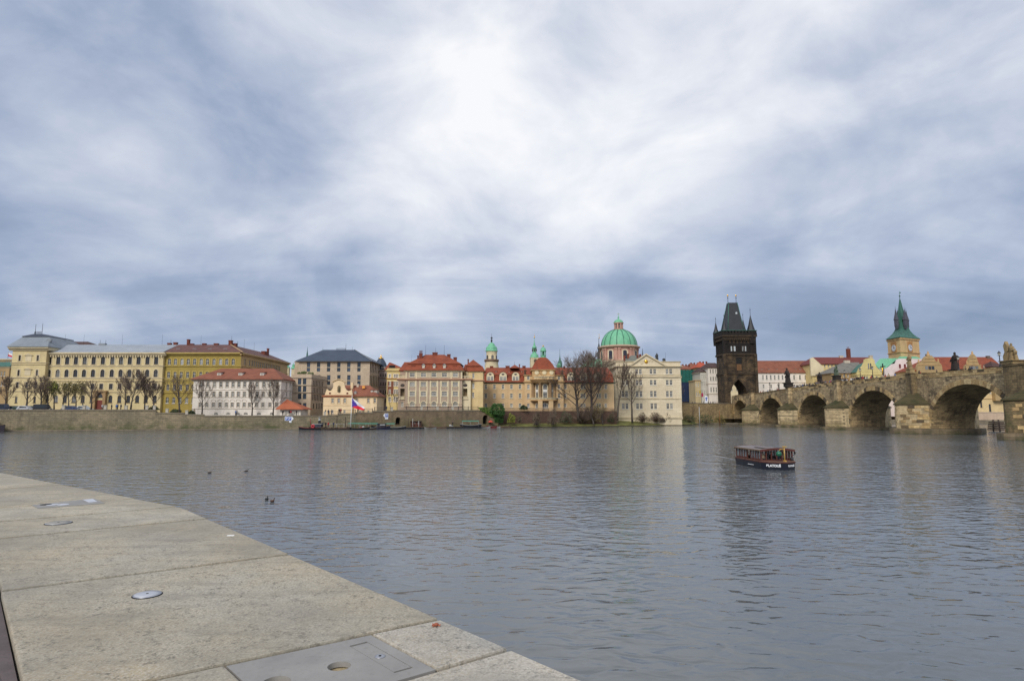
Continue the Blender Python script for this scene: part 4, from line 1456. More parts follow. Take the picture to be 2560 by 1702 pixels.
b.hip(ze, b.zt(963, 5.5), 3, b.f.L - 1, 5.5, .3, ROOF_RED2, t0=.5)
w1 = Bld.from_px('', '', '', 883.2, 944, 189.6, 4.4, 10, root=b.root)
w1.win([892, 921, 937], 1001, 995.5, 1006.5, 5.6, ny=2, nx=2, surround=.15, smat=P_PEACH_T)
w1.win([900, 921], 1030, 1026, 1032, 5, ny=2)
ze = w1.z(989.5); w1.body(ze, P_PEACH); w1.strip(ze - .4, ze, .35, P_PEACH_T)
w1.hip(ze, w1.zt(963, 5), -4, w1.st(925, 963, 5), 5, .6, ROOF_RED2)
w1.dormer(887.5, 977.5, 985, 6, .4, P_WHITE, LEAD, 'gable', 2, nx=2, ny=1)
for x in (930, 939): w1.dormer(x, 974, 982, 7, 1.4, P_WHITE_T, ROOF_RED2, 'shed', 2.6, nx=3, ny=1)
w1.chimney(880, 956, 974, 5.5, 3.2, P_PEACH, 1.0); w1.chimney(894.5, 960, 970.5, 5, 4.5, P_WHITE_T, .8)
u = w1.st(910.5, 967, 3.4); mb = MB(); mb.box((u - .4, 2.4, w1.zt(971, 2.6)), (u + .4, 3.2, w1.zt(964.5, 3.4)), 0, w1.f.M()); mb.build('orange_skylight', plain('skylight_orange', A(250, 170, 80)), b.root)  # skylight in one bright orange colour
b.mast(847.5, 944, 949, .2, .09, 'gable_finial')

# 8 --- grey corner palace with the domed turret
P_GREY = plaster('plaster_mauve', A(186, 168, 160), .3)
b = Bld.from_px('domed_corner_house', 'narrow grey ornate corner house under a dark domed turret', 'building', 946, 990, 228, 4.4, 14)
for (yt, yb_) in ((934, 940), (955, 962), (975, 984), (996, 1006)): b.win([952, 958, 964], (yt + yb_) / 2, yt, yb_, 2.6, ny=2, fmat=FRAME_D)
ze = b.z(924); b.body(ze, P_GREY); b.strip(ze - .6, ze, .5, P_GREY)
for ya, yb_ in ((945, 943), (967, 965), (988, 986)): b.strip(b.z(ya), b.z(yb_), .35, P_GREY, name='string_course')
c = b.p(b.st(952, 915, 3.2), 3.2, 0); zb = b.zt(925, 3.2); zt = b.zt(896.5, 3.2)
mb = MB(); h = zt - zb
mb.lathe([(2.5, zb - .5), (2.5, zb + h * .10), (2.35, zb + h * .35), (2.0, zb + h * .6), (1.4, zb + h * .85), (.85, zt)], 14, (c.x, c.y, 0)); mb.build('dome', ROOF_SLATE, b.root)
mb = MB(); mb.lathe([(1.0, zt), (1.05, zt + .25), (.4, zt + .35), (.22, zt + .9), (.05, zt + 1.6)], 10, (c.x, c.y, 0)); mb.build('dome_finial', GOLD, b.root)
b.hip(ze, b.z(905), 3, b.f.L - 3, 6, .3, ROOF_SLATE, s0=2.4)
for x in (955, 961): b.dormer(x, 914, 921, 4, .8, P_GREY, ROOF_SLATE, 'gable', 2, nx=1, ny=1)

# 9 --- yellow house with a brown tile panel
P_YEL = plaster('plaster_yellow', A(232, 208, 146), .15)
b = Bld.from_px('yellow_town_house', 'yellow town house with brown panel and red roof, squeezed beside the beige palace', 'house', 967.5, 1012, 213, 4.8, 12)
for (yt, yb_) in ((936, 944), (954, 965), (974, 984), (993, 1004)): b.win([974.5, 987, 993], (yt + yb_) / 2, yt, yb_, 4.2, ny=2, surround=.2, smat=P_WHITE)
ze = b.z(924.5); b.body(ze, P_YEL); b.strip(ze - .6, ze, .45, P_YEL)
b.strip(b.z(948), b.z(944.8), .3, plaster('band_ochre', A(206, 160, 90)), name='string_course'); b.strip(b.z(985.5), b.z(984.6), .2, P_YEL, name='string_course')
mb = MB(); M = b.f.M(); brn = plaster('panel_brown', A(136, 84, 60))
uu = [b.s(968.5, 970), b.s(972, 970), b.s(977.2, 970), b.s(984, 970)]
mb.box((uu[0], -.07, b.z(987)), (uu[1], .03, b.z(953)), 0, M); mb.box((uu[2], -.07, b.z(987)), (uu[3], .03, b.z(953)), 0, M)
mb.box((uu[1] + .003, -.07, b.z(973)), (uu[2] - .003, .03, b.z(966.2)), 0, M); mb.build('brown_panel', brn, b.root)
mb = MB()
for k in range(9):
    u = b.f.L * (k + .5) / 9; mb.box((u - .28, -.2, ze), (u + .28, .2, ze + .6), 0, M)
mb.build('parapet', P_YEL, b.root)
b.hip(ze + .2, b.zt(906, 5), b.st(973, 906, 5), b.st(976.5, 906, 5), 5, .2, ROOF_RED, s0=-1.2, t0=.8)
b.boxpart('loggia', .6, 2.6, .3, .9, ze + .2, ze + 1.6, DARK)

# 10 --- beige palace with mansard roof
P_TAUPE = plaster('plaster_taupe', A(186, 164, 142), .15)
P_LCREAM = plaster('plaster_light_cream', A(236, 220, 182), .12)
P_PINK = plaster('plaster_pinkish', A(206, 160, 130), .15)
b = Bld.from_px('mansard_palace', 'beige riverside palace with tall white windows and orange red mansard roof', 'palace', 1014, 1155.5, 205, 5.0, 15)
xm = [1030.6, 1058.5, 1084.8, 1111, 1138.4]
b.win(xm, 937, 931.5, 942.3, 13, nx=4, ny=2, fw=.13, surround=.22, smat=P_LCREAM)
b.win(xm, 960, 954.5, 966.3, 13, nx=4, ny=3, fw=.13, surround=.22, smat=P_LCREAM)
b.win(xm, 984, 978.5, 990.8, 13, nx=4, ny=3, fw=.13, surround=.22, smat=P_LCREAM)
b.win(xm, 1010, 1003.5, 1016.3, 13, nx=4, ny=3, fw=.13, arch=.8, surround=.22, smat=P_LCREAM)
ze = b.z(925); b.body(ze, P_TAUPE)
b.strip(ze - .5, ze, .6, P_LCREAM)
b.strip(b.z(951), b.z(946.5), .55, P_PINK)
mb = MB(); M = b.f.M()
for k in range(5):                         # light strips framing each window bay
    for sx in (-9.2, 9.2):
        u = b.s(xm[k] + sx, 980); mb.box((u - .17, -.09, b.z(1008)), (u + .17, .03, b.z(951.5)), 0, M)
for u in (.2, b.f.L - .2, b.s(1041, 936), b.s(1128, 936)): mb.box((u - .22, -.10, b.z(946.2)), (u + .22, .03, b.z(927.8)), 0, M)
mb.build('pilaster_strips', P_LCREAM, b.root)
for (a_, c_) in ((1043, 1050), (1067, 1076), (1093.5, 1102.5), (1119.5, 1127)): b.boxpart('wall_panel', b.s(a_, 936), b.s(c_, 936), -.05, .03, b.z(944), b.z(929.5), plaster('panel_cream', A(212, 196, 166)))
b.strip(b.z(1009), b.z(1008), .12, P_LCREAM, name='string_course'); b.strip(b.z(1017.8), b.z(1016.4), .2, P_TAUPE, name='base_course')
tA = 1.6
b.frustum(ze, b.zt(909.5, tA), (-.7, b.f.L + .7, -.7, 15.7), (b.st(1023, 909, tA), b.st(1149, 909, tA), tA, 13.4), ROOF_RED, 'mansard_roof')
zz = b.zt(909.5, tA)
b.hip(zz + .1, b.zt(886.5, 7), b.st(1064, 886, 7), b.st(1111, 886, 7), 7, mat=ROOF_RED, s0=b.st(1022, 909, tA) - .4, s1=b.st(1150, 909, tA) + .4, t0=tA - .5, t1=13.9)
for x in (1058.5, 1085.5, 1111): b.dormer(x, 910.5, 923, 6, .1, P_LCREAM, LEAD, 'round', 1.6)
for x in (1033, 1137): b.dormer(x, 913, 918, 8, .9, LEAD, ROOF_RED, 'shed', 1.5, nx=2, ny=1)
for x in (1073, 1098.5): b.dormer(x, 897, 901.5, 5, 4.2, LEAD, ROOF_RED, 'shed', 1.2, nx=1, ny=1)
b.chimney(1052, 884, 894, 8, 5, pots=3); b.chimney(1087.5, 881, 888, 12, 7.2); b.chimney(1122, 885.5, 894, 8, 6); b.chimney(1138, 893, 900, 8, 7.5); b.chimney(1045, 889, 895, 2.5, 5)
b.mast(1064, 862, 886, 7, .05); b.mast(1089, 868, 881, 7); b.mast(1110.5, 863, 886, 7, .05); b.mast(1029, 886, 905, 6, .03)
# left and right loggia bays
for (pa, pb, lab) in ((996, 1013.8, 0), (1155.8, 1177, 1)):
    w1 = Bld.from_px('', '', '', pa, pb, 206.2, 5.0, 12, root=b.root)
    cx_ = (1006 if lab == 0 else 1163)
    u = w1.s(cx_, 980); hw = 5.4 / F * 206
    w1.f.holes.append((u - hw, u + hw, w1.z(990.5), w1.z(971), 0, 1.6))
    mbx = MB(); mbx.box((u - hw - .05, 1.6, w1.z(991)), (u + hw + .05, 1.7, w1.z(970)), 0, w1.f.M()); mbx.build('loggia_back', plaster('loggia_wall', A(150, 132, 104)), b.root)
    mbx = MB(); mbx.prism([tuple(w1.f.M() @ Vector((u + hw * math.cos(2 * PI * k / 16), -.04, w1.z(963) + 4.0 / F * 206 * math.sin(2 * PI * k / 16)))) for k in range(16)], tuple((w1.f.back * .06).to_3d())); mbx.build('oval_window', FRAME_D, b.root)
    w1.win([cx_ - .3], 1010, 1004, 1016, 6, nx=3, ny=3, arch=1) if lab == 0 else None
    zt_ = w1.z(946); w1.body(zt_, P_TAUPE if lab == 0 else P_LCREAM); w1.strip(w1.z(951), zt_, .5, P_PINK)
    mbx = MB(); M = w1.f.M()
    for k in range(6):
        uu = .2 + (w1.f.L - .4) * k / 5; mbx.box((uu - .12, -.2, zt_), (uu + .12, .05, zt_ + .75), 0, M)
    mbx.box((-.1, -.25, zt_ + .75), (w1.f.L + .1, .1, zt_ + .95), 0, M); mbx.build('balustrade', P_LCREAM, b.root)
    mbx = MB()
    for k in range(4):
        uu = u - hw + hw * 2 * (k + .5) / 4; mbx.box((uu - .14, -.18, w1.z(996.5)), (uu + .14, .03, w1.z(992)), 0, M)
    mbx.box((u - hw - .2, -.25, w1.z(992)), (u + hw + .2, .03, w1.z(990.6)), 0, M); mbx.box((u - hw - .3, -.3, w1.z(998)), (u + hw + .3, .03, w1.z(996.5)), 0, M); mbx.build('loggia_balustrade', P_LCREAM, b.root)
    # set-back block over the bay
    w2 = Bld.from_px('', '', '', pa + 4, pb - .5 if lab == 0 else pb + 6, 210, zt_, 8, root=b.root)
    if lab == 0:
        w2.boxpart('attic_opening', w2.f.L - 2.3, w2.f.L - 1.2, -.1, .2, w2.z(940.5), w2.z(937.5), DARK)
    z2 = w2.z(926); w2.body(z2, P_TAUPE if lab == 0 else P_LCREAM)
    w2.hip(z2, w2.zt(905 if lab == 0 else 911, 4), w2.f.L * .4 if lab == 0 else 0, w2.f.L + 3 if lab == 0 else w2.f.L * .4, 4, .4, ROOF_RED)

# 10b --- neighbouring block with the pyramid roof
P_BEIGE = plaster('plaster_warm_beige', A(232, 204, 150), .15)
b = Bld.from_px('pyramid_roof_house', 'narrow warm beige block with a red pyramid roof, right of the mansard palace', 'building', 1171.5, 1207.5, 207.5, 5.0, 8)
b.win([1183.4], 939, 932.5, 945, 5.2, ny=3); b.win([1183.4], 964, 957.5, 970.5, 5.2, ny=3, gmat=GLASS_PALE); b.win([1183], 988, 981, 993.5, 5.2, ny=3)
ze = b.z(927); b.body(ze, P_BEIGE); b.strip(ze - .35, ze, .3, P_BEIGE)
b.strip(b.z(953), b.z(949.5), .4, P_PINK)
b.frustum(ze, b.zt(915, 1.2), (-.4, b.f.L + .6, -.5, 8.5), (b.st(1163 + 1, 915, 1.2) + .2, b.f.L - .3, .5, 7.5), ROOF_RED, 'mansard_roof')
zz = b.zt(915, 1)
b.hip(zz + .1, b.zt(899, 3.8), b.st(1183, 899, 3.8), b.st(1183.6, 899, 3.8), 3.8, mat=ROOF_RED, s0=b.st(1163, 914, 0), s1=b.st(1203, 914, 0), t0=.1, t1=7.9)
b.dormer(1183.5, 921, 925, 7, .2, LEAD, ROOF_RED, 'shed', 1.2, nx=2, ny=1)
b.chimney(1170.5, 898, 910, 2.6, 4)

# 11 --- long tan school building with rotunda
P_APRI = plaster('plaster_apricot', A(222, 190, 144), .2)
P_SAND = plaster('plaster_sand', A(206, 168, 118), .25)
b = Bld.from_px('long_college_building', 'long apricot building with dormered red roof and columned central rotunda', 'building', 1206, 1534, 222, 4.0, 14)
cl = [1214.7, 1236.2, 1257.4, 1278.7, 1300, 1321]
cr = [1397.8, 1413.5, 1455, 1461, 1494, 1499.5, 1514.5]
for (yt, yb_, q) in ((961, 972.6, 0), (983.5, 995.6, 0), (1008.5, 1018, 0)):
    b.win(cl, (yt + yb_) / 2, yt, yb_, 6.2, ny=3, surround=.12, smat=P_LCREAM); b.win(cr, (yt + yb_) / 2, yt, yb_, 5.8, ny=3, surround=.12, smat=P_LCREAM)
ze = b.z(955.2); b.body(ze, P_APRI); b.strip(ze - .45, ze, .5, plain('gutter_green', A(92, 104, 84)))
tA = 1.4
b.frustum(ze, b.zt(937, tA), (.1, b.f.L - .1, -.5, 14.5), (.1, b.f.L - .1, tA, 12.6), ROOF_RED, 'mansard_roof')
zz = b.zt(937, tA)
b.hip(zz + .08, b.zt(918.8, 7), 1.2, b.f.L - 1, 7, mat=ROOF_RED, s0=0.1, s1=b.f.L - .1, t0=tA - .3, t1=12.9)
for x in (1225.5, 1257.5, 1289, 1427.3, 1459.5, 1494): b.dormer(x, 930, 953, 18.5, -.1, P_LCREAM, ROOF_RED2, 'round', 3.4)
for x in (1240, 1272.5, 1304, 1212): b.dormer(x, 927.5, 930.5, 4, 3.3, LEAD, ROOF_RED, 'shed', 1, nx=1, ny=1)
for (x, yt, w_) in ((1229, 915, 8), (1269, 914.5, 10), (1310, 914.5, 8), (1410.5, 915, 4.5)): b.chimney(x, yt, 920, w_, 7)
b.chimney(1298.5, 910.5, 919, 2.5, 7)
w2 = Bld.from_px('', '', '', 1276, 1297.5, 224.5, zz, 9, root=b.root); w2.hip(w2.z(919), w2.zt(911.5, 4), w2.f.L * .5, w2.f.L * .5 + .02, 4, .2, ROOF_RED); b.mast(1286.5, 903, 912, 7, .05)
# centre block behind the rotunda
w1 = Bld.from_px('', '', '', 1311, 1408.5, 220.6, 4.0, 10, root=b.root)
w1.win([1320.8, 1397.6], 944, 940, 949, 6, ny=2, surround=.15, smat=P_LCREAM); w1.win([1321, 1397.6], 966, 961, 972.6, 6.2, ny=3); w1.win([1321, 1397.6], 990, 983.5, 995.6, 6.2, ny=3); w1.win([1321, 1397.6], 1013, 1008.5, 1018, 6.2, ny=3)
z1 = w1.z(937); w1.body(z1, P_APRI); w1.strip(z1 - .4, z1, .4, P_SAND); w1.strip(w1.z(957), w1.z(953), .45, P_SAND)
# rotunda: half drum with columns
uc = b.s(1359.5, 980); RC = b.f.p(uc, 0, -.4); R0 = 31.5 / F * 218
Rz = lambda y: W(1359, y, 217).z
mb = MB()
mb.lathe([(R0 - 1.1, 4.0), (R0 - 1.1, Rz(954))], 40, (RC.x, RC.y, 0)); ro = mb.build('rotunda_wall', P_APRI, b.root)
mb = MB(); mb.lathe([(R0 - .9, Rz(956.5)), (R0 + .2, Rz(956.5)), (R0 + .2, Rz(950)), (R0 + .7, Rz(948.5)), (R0 + .7, Rz(946.5)), (R0 - .9, Rz(946))], 40, (RC.x, RC.y, 0)); mb.build('entablature', P_SAND, b.root)
mb = MB(); mb.lathe([(R0 - 1, Rz(1002)), (R0 + .5, Rz(1002)), (R0 + .5, Rz(998.5)), (R0 - 1, Rz(998.5))], 40, (RC.x, RC.y, 0)); mb.build('balcony_floor', P_SAND, b.root)
dk_col = plaster('column_stone', A(150, 122, 88), .3)
for px in (1331.5, 1349, 1373.8, 1388.5):
    x = (px - 1359.5) / F * 216.5; x = max(-R0 + .35, min(R0 - .35, x)); y = RC.y - math.sqrt(max(0.05, (R0 - .35) ** 2 - x ** 2))
    mb = MB(); mb.lathe([(.75, Rz(998.5)), (.75, Rz(996.5)), (.58, Rz(995.5)), (.52, Rz(962)), (.5, Rz(959.8)), (.72, Rz(958)), (.72, Rz(956.4))], 12, (RC.x + x, y, 0)); mb.build('column', dk_col, b.root)
mb = MB()
for k in range(30):
    a = PI + PI * (k + .5) / 30
    for (za, zb_, rr) in ((Rz(946), Rz(941.2), R0 - .4), (Rz(998.5), Rz(995.2), R0 + .35)):
        x, y = RC.x + rr * math.cos(a), RC.y + rr * math.sin(a); mb.lathe([(.13, za), (.2, za + .35), (.1, zb_ - .1), (.15, zb_)], 6, (x, y, 0))
o = mb.build('balusters', P_LCREAM, b.root); o['kind'] = 'stuff'
mb = MB()
for (zz_, rr) in ((Rz(941.2), R0 - .4), (Rz(995.2), R0 + .35)): mb.lathe([(rr - .25, zz_), (rr + .25, zz_), (rr + .25, zz_ + .22), (rr - .25, zz_ + .22)], 40, (RC.x, RC.y, 0))
mb.build('balcony_rail', P_LCREAM, b.root)
# tall windows between the columns, doors below
for px, w_ in ((1342, 1.2), (1361.2, 1.5), (1379.5, 1.0)):
    x = (px - 1359.5) / F * 217; a = math.asin(max(-.97, min(.97, x / (R0 - 1.1)))); q = Vector((RC.x + math.sin(a) * (R0 - 1.09), RC.y - math.cos(a) * (R0 - 1.09), Rz(995)))
    hh = round(Rz(960) - Rz(995), 2)
    ms = window_meshes(w_, hh, w_ * .4, 2, 5, .1, FRAME_W, GLASS, -.12, .2, P_LCREAM)
    o = place('tall_window', ms[0], b.root, q - parent_base(b.root), a); place('pane', ms[1], o, (0, 0, 0)); place('surround', ms[2], o, (0, 0, 0))
    mb = MB(); mb.box((-w_ / 2, -.2, hh * .44), (w_ / 2, -.06, hh * .63)); me = mb.mesh('white_blind', plain('blind_white', A(236, 232, 224))); place('white_blind', me, o, (0, 0, 0))
for px, w_, pt in ((1342, 1.6, 1008), (1361.3, 2.2, 1007)):
    x = (px - 1359.5) / F * 217; a = math.asin(x / (R0 - 1.1)); q = Vector((RC.x + math.sin(a) * (R0 - 1.08), RC.y - math.cos(a) * (R0 - 1.08), Rz(1022)))
    ms = window_meshes(w_, round(Rz(pt) - Rz(1022), 2), w_ * .45, 3, 3, .12, FRAME_W, GLASS, -.1, .2, P_LCREAM)
    o = place('arched_door', ms[0], b.root, q - parent_base(b.root), a); place('pane', ms[1], o, (0, 0, 0)); place('surround', ms[2], o, (0, 0, 0))
# ground pillars of the porch
for px in (1348.5, 1375.5):
    x = (px - 1359.5) / F * 213; mb = MB(); mb.box((RC.x + x - .8, RC.y - R0 - .4, 4.0), (RC.x + x + .8, RC.y - R0 + 1.4, Rz(1002))); mb.build('porch_pier', P_APRI, b.root)
# attic drum and bell roof and lantern
uq = b.s(1360, 930); 
w3 = Bld.from_px('', '', '', 1330, 1386.5, 219.5, Rz(946), 8.4, root=b.root)
z3 = w3.z(923.5); w3.body(z3, P_SAND); w3.strip(z3 - .5, z3, .45, P_SAND)
for px in (1341.8, 1361, 1379):
    u, z = w3.f.st(px, 931.5); 
    mb = MB(); mb.prism([w3.f.p(u + .55 * math.cos(2 * PI * k / 14), z + .55 * math.sin(2 * PI * k / 14), -.06) for k in range(14)], tuple((w3.f.back * .1).to_3d())); mb.build('round_window', GLASS, b.root)
    mb = MB(); mb.lathe([(.56, -.1), (.8, -.1), (.8, .03), (.56, .03)], 16, (0, 0, 0), 0, True, 0, Matrix.Translation(w3.f.p(u, z)) @ Matrix.Rotation(-PI / 2, 4, 'X')); mb.build('round_window_rim', P_LCREAM, b.root)
w3.frustum(z3, w3.zt(909, .9), (-.4, w3.f.L + .4, -.4, 8.8), (w3.st(1335.5, 909, .9), w3.st(1381, 909, .9), .9, 7.8), ROOF_RED, 'bell_roof')
q0 = w3.p(w3.f.L / 2, 4.2, 0); zz = w3.zt(909, .9)
mb = MB(); zt2 = w3.zt(894, 4.2); hh = zt2 - zz; rr = 22.5 / F * 221
mb.lathe([(rr * 1.42, zz), (rr * 1.40, zz + .12), (rr * 1.22, zz + hh * .28), (rr * .98, zz + hh * .58), (rr * .7, zz + hh * .85), (rr * .46, zt2)], 4, (q0.x, q0.y, 0), 0, False, PI / 4); mb.build('bell_roof_top', ROOF_RED, b.root)
lz = lambda y: w3.zt(y, 4.2); lr = 7 / F * 222
qx = W(1358, 880, q0.y).x
mb = MB(); mb.lathe([(lr, lz(894.5)), (lr, lz(889)), (lr * 1.1, lz(889)), (lr * 1.1, lz(888.3))], 8, (qx, q0.y, 0), 0, False, PI / 8)
for k in range(8):
    a = PI / 8 + k * PI / 4; mb.lathe([(.14, lz(889)), (.14, lz(878))], 5, (qx + lr * .9 * math.cos(a), q0.y + lr * .9 * math.sin(a), 0))
mb.lathe([(lr * 1.1, lz(878.5)), (lr * 1.2, lz(877)), (lr * 1.02, lz(876)), (lr * .86, lz(871.5)), (lr * .5, lz(868.5)), (.1, lz(867.5)), (.06, lz(865.5))], 12, (qx, q0.y, 0))
mb.build('lantern', COPPER, b.root)
mb = MB(); mb.lathe([(lr * .35, lz(889)), (lr * .35, lz(877))], 8, (qx, q0.y, 0)); mb.build('lantern_core', COPPER_D, b.root)
mb = MB(); mb.ball((qx, q0.y, lz(865)), .3, 6); mb.build('gold_ball', GOLD, b.root)
# roof statues at the ends of the centre block
for px in (1312.5, 1405.5):
    u = w1.st(px, 934, 1); c = w1.p(u, 1, 0); zb = w1.zt(937, 1, px); zt_ = w1.zt(922.5, 1, px); h = zt_ - zb
    t_ = thing('roof_statue', 'dark standing statue on the roof edge, %s the red rotunda roof' % ('left of' if px < 1350 else 'right of'), 'statue', (c.x, c.y, zb), 'statues flanking the rotunda')
    mb = MB(); mb.lathe([(.5, 0), (.5, h * .12), (.34, h * .14), (.42, h * .3), (.3, h * .55), (.42, h * .74), (.2, h * .84), (.1, h * .86), (.2, h * .92), (.02, h)], 9, (c.x, c.y, zb))
    mb.tube([(c.x + .3, c.y, zb + h * .72), (c.x + .62, c.y - .2, zb + h * .6), (c.x + .5, c.y - .3, zb + h * .8)], .1, 5); mb.build('figure', plain('dark_sandstone', A(84, 66, 50), .9), t_)
# --- garden wall with balustrade in front of it
gw = thing('garden_wall', 'dark brown garden wall with pale balustrade below the long building', 'wall', (face_px(1238, 207).x, 207, 1.5))
f = Facade(face_px(1238, 207), face_px(1540, 221)); GZ = W(1300, 1027, 209).z
mb = MB(); wall_mesh(mb, f, 0, f.L, 0.6, GZ); mb.poly([f.p(0, GZ), f.p(f.L, GZ), f.p(f.L, GZ, 9), f.p(0, GZ, 9)]); mb.build('wall_face', masonry('garden_wall_stone', A(110, 84, 70), A(92, 72, 60), A(58, 48, 42), .7, .35, .3, .4, .3), gw)
mb = MB()
for k in range(int(f.L / .42)):
    u = .3 + k * .42; q = f.p(u, 0, .3); mb.lathe([(.07, GZ), (.13, GZ + .3), (.06, GZ + .7), (.1, GZ + .8)], 5, (q.x, q.y, 0))
o = mb.build('balusters', plaster('old_balusters', A(176, 150, 120)), gw); o['kind'] = 'stuff'
mb = MB(); mb.box((0, .12, GZ + .8), (f.L, .5, GZ + 1.0), 0, f.M()); mb.build('rail', plaster('old_balusters', A(176, 150, 120)), gw)
# ------------------------------------------------------------------ church, towers and the right half
P_PINK2 = plaster('church_pink', A(204, 160, 142), .25)
P_CTRIM = plaster('church_trim', A(228, 210, 180), .2)

def zY(py, Y, px=1280):
    return W(px, py, Y).z


def prof_px(px, Y, rows):
    """lathe profile from picture widths: rows of (half width px, row y)"""
    return [(hw / F * Y, zY(y, Y, px)) for hw, y in rows]


# 12 --- domed church
CYY = 275.0
cx = W(1547.5, 868, CYY).x
t_ = thing('domed_church', 'church with large green copper dome and lantern on a pink drum', 'church', (cx, CYY, 4))
Z = lambda y: zY(y, CYY, 1547)
mb = MB(); R0 = 45.5 / F * CYY
mb.lathe([(R0, Z(903)), (R0, Z(870))], 32, (cx, CYY, 0)); mb.build('drum', P_PINK2, t_)
mb = MB(); mb.lathe([(R0 + .3, Z(872.5)), (R0 + 1.2, Z(870.5)), (R0 + 1.3, Z(868.5)), (R0 + .6, Z(867)), (R0 + .4, Z(866))], 32, (cx, CYY, 0)); mb.lathe([(R0 + .6, Z(905)), (R0 + .6, Z(902))], 32, (cx, CYY, 0)); mb.build('drum_cornice', plaster('church_cornice', A(196, 168, 146)), t_)
for k in range(8):                                      # paired pilasters and windows round the drum
    a0 = -PI / 2 + R(8) + k * PI / 4
    for da in (-R(17), -R(27)):
        a = a0 + da; c_, s_ = math.cos(a), math.sin(a)
        M = Matrix.Translation((cx, CYY, 0)) @ Matrix.Rotation(a, 4, 'Z')
        mb = MB(); mb.box((R0 - .1, -.42, Z(902)), (R0 + .45, .42, Z(877)), 0, M); mb.box((R0 - .1, -.6, Z(877)), (R0 + .6, .6, Z(873)), 0, M); mb.box((R0 - .1, -.6, Z(903)), (R0 + .6, .6, Z(900)), 0, M)
        mb.build('pilaster', P_PINK2, t_)
    M = Matrix.Translation((cx, CYY, 0)) @ Matrix.Rotation(a0 + PI / 2, 4, 'Z')
    h = Z(879.5) - Z(901)
    ms = window_meshes(1.75, round(h, 2), .5, 3, 5, .1, FRAME_D, GLASS_BLUE, -.05, .5, P_CTRIM, .2)
    o = place('window', ms[0], t_, Vector((math.cos(a0) * (R0 - .02), math.sin(a0) * (R0 - .02), Z(901) - 4)), a0 + PI / 2)
    place('pane', ms[1], o, (0, 0, 0)); place('surround', ms[2], o, (0, 0, 0)); place('sill', ms[3], o, (0, 0, 0))
mb = MB(); rows = []
hd = Z(823.5) - Z(867); rd = 45 / F * CYY
for k in range(13):
    a = PI / 2 * k / 12 * .93
    rows.append((rd * math.cos(a) ** .92, Z(867) + hd * math.sin(a) / math.sin(PI / 2 * .93)))
mb.lathe(rows, 40, (cx, CYY, 0)); dome = mb.build('dome', COPPER, t_)
for k in range(16):
    a = k * PI / 8 + .1; mb = MB(); mb.tube([(cx + (r + .02) * math.cos(a), CYY + (r + .02) * math.sin(a), z) for r, z in rows], .17, 5); mb.build('rib', COPPER_D, dome)
lr = 11 / F * CYY
mb = MB(); mb.lathe([(lr * 1.15, Z(824.5)), (lr * 1.15, Z(822))], 16, (cx, CYY, 0)); mb.lathe([(lr * .72, Z(822)), (lr * .72, Z(808))], 8, (cx, CYY, 0), 0, False)
for k in range(8):
    a = k * PI / 4 + PI / 8; M = Matrix.Translation((cx, CYY, 0)) @ Matrix.Rotation(a, 4, 'Z'); mb.box((lr * .66, -.32, Z(822)), (lr, .32, Z(809)), 0, M)
mb.lathe([(lr * 1.05, Z(809.5)), (lr * 1.2, Z(807.5)), (lr, Z(807))], 16, (cx, CYY, 0)); mb.build('lantern', P_PINK2, t_)
mb = MB()
for k in range(8):
    a = k * PI / 4; M = Matrix.Translation((cx, CYY, 0)) @ Matrix.Rotation(a, 4, 'Z'); mb.box((lr * .6, -.28, Z(821)), (lr * .75, .28, Z(811)), 0, M)
mb.build('lantern_window', GLASS, t_)
mb = MB(); mb.lathe([(lr * 1.12, Z(807)), (lr * 1.0, Z(803.5)), (lr * .66, Z(800)), (lr * .2, Z(798)), (.3, Z(796.5)), (.42, Z(794)), (.12, Z(791)), (.08, Z(782))], 16, (cx, CYY, 0)); mb.build('lantern_cap', COPPER, t_)
mb = MB(); mb.box((-.6, -.06, Z(785.5)), (.6, .06, Z(785)), 0, Matrix.Translation((cx, CYY, 0))); mb.build('cross_arm', GOLD, t_)
# nave blocks under the drum, green side roof on the left
w1 = Bld((('')), '', '', face_px(1502, 266), face_px(1600, 266), 4, 20, root=t_)
w1.body(zY(903, 266, 1547), P_CTRIM); w1.strip(zY(905.5, 266, 1547), zY(902.5, 266, 1547), .5, P_CTRIM)
w1 = Bld('', '', '', face_px(1452, 262), face_px(1508, 262), 4, 16, root=t_)
w1.body(zY(917, 262, 1480), P_CTRIM); w1.frustum(zY(917, 262, 1480), zY(898, 268, 1480), (0, w1.f.L, 0, 16), (w1.f.L * .45, w1.f.L, 5, 12), COPPER, 'side_roof')

# 13 --- classical pale house with pediment
P_IVORY = masonry('ivory_stone', A(238, 224, 192), A(228, 212, 180), A(190, 172, 140), 3.2, .95, .3, .12, .16, bump=.12)
P_IVORY_T = plaster('plaster_ivory_trim', A(222, 206, 172), .2)
b = Bld.from_px('pediment_house', 'large ivory classical house with triangular pediment, golden emblem and paired windows', 'building', 1540, 1701.5, 232, 0.2, 27)
xd = [1562.5, 1598, 1633.5, 1673]
for (yt, yb_, xs) in ((922.3, 934.8, [1596.5, 1632.2, 1672.3]), (949.6, 962.5, [1563, 1597.5, 1633, 1673]), (977, 992, [1562, 1598, 1633.5, 1673.4]), (1008, 1022.5, [1563, 1598.7, 1634.5, 1674.3])):
    for dx in (-4.6, 4.6): b.win([x + dx for x in xs], (yt + yb_) / 2, yt, yb_, 7.0, nx=2, ny=2, fw=.13, gmat=GLASS, sill=.15)
for (yt, yb_) in ((928, 938), (953, 964), (980, 993), (1007, 1020)):
    b.win([1523, 1531], 950, yt, yb_, w=1.3, f=b.fl, refx=1531, nx=2, ny=2)
ze = b.z(915); zt = b.z(903)
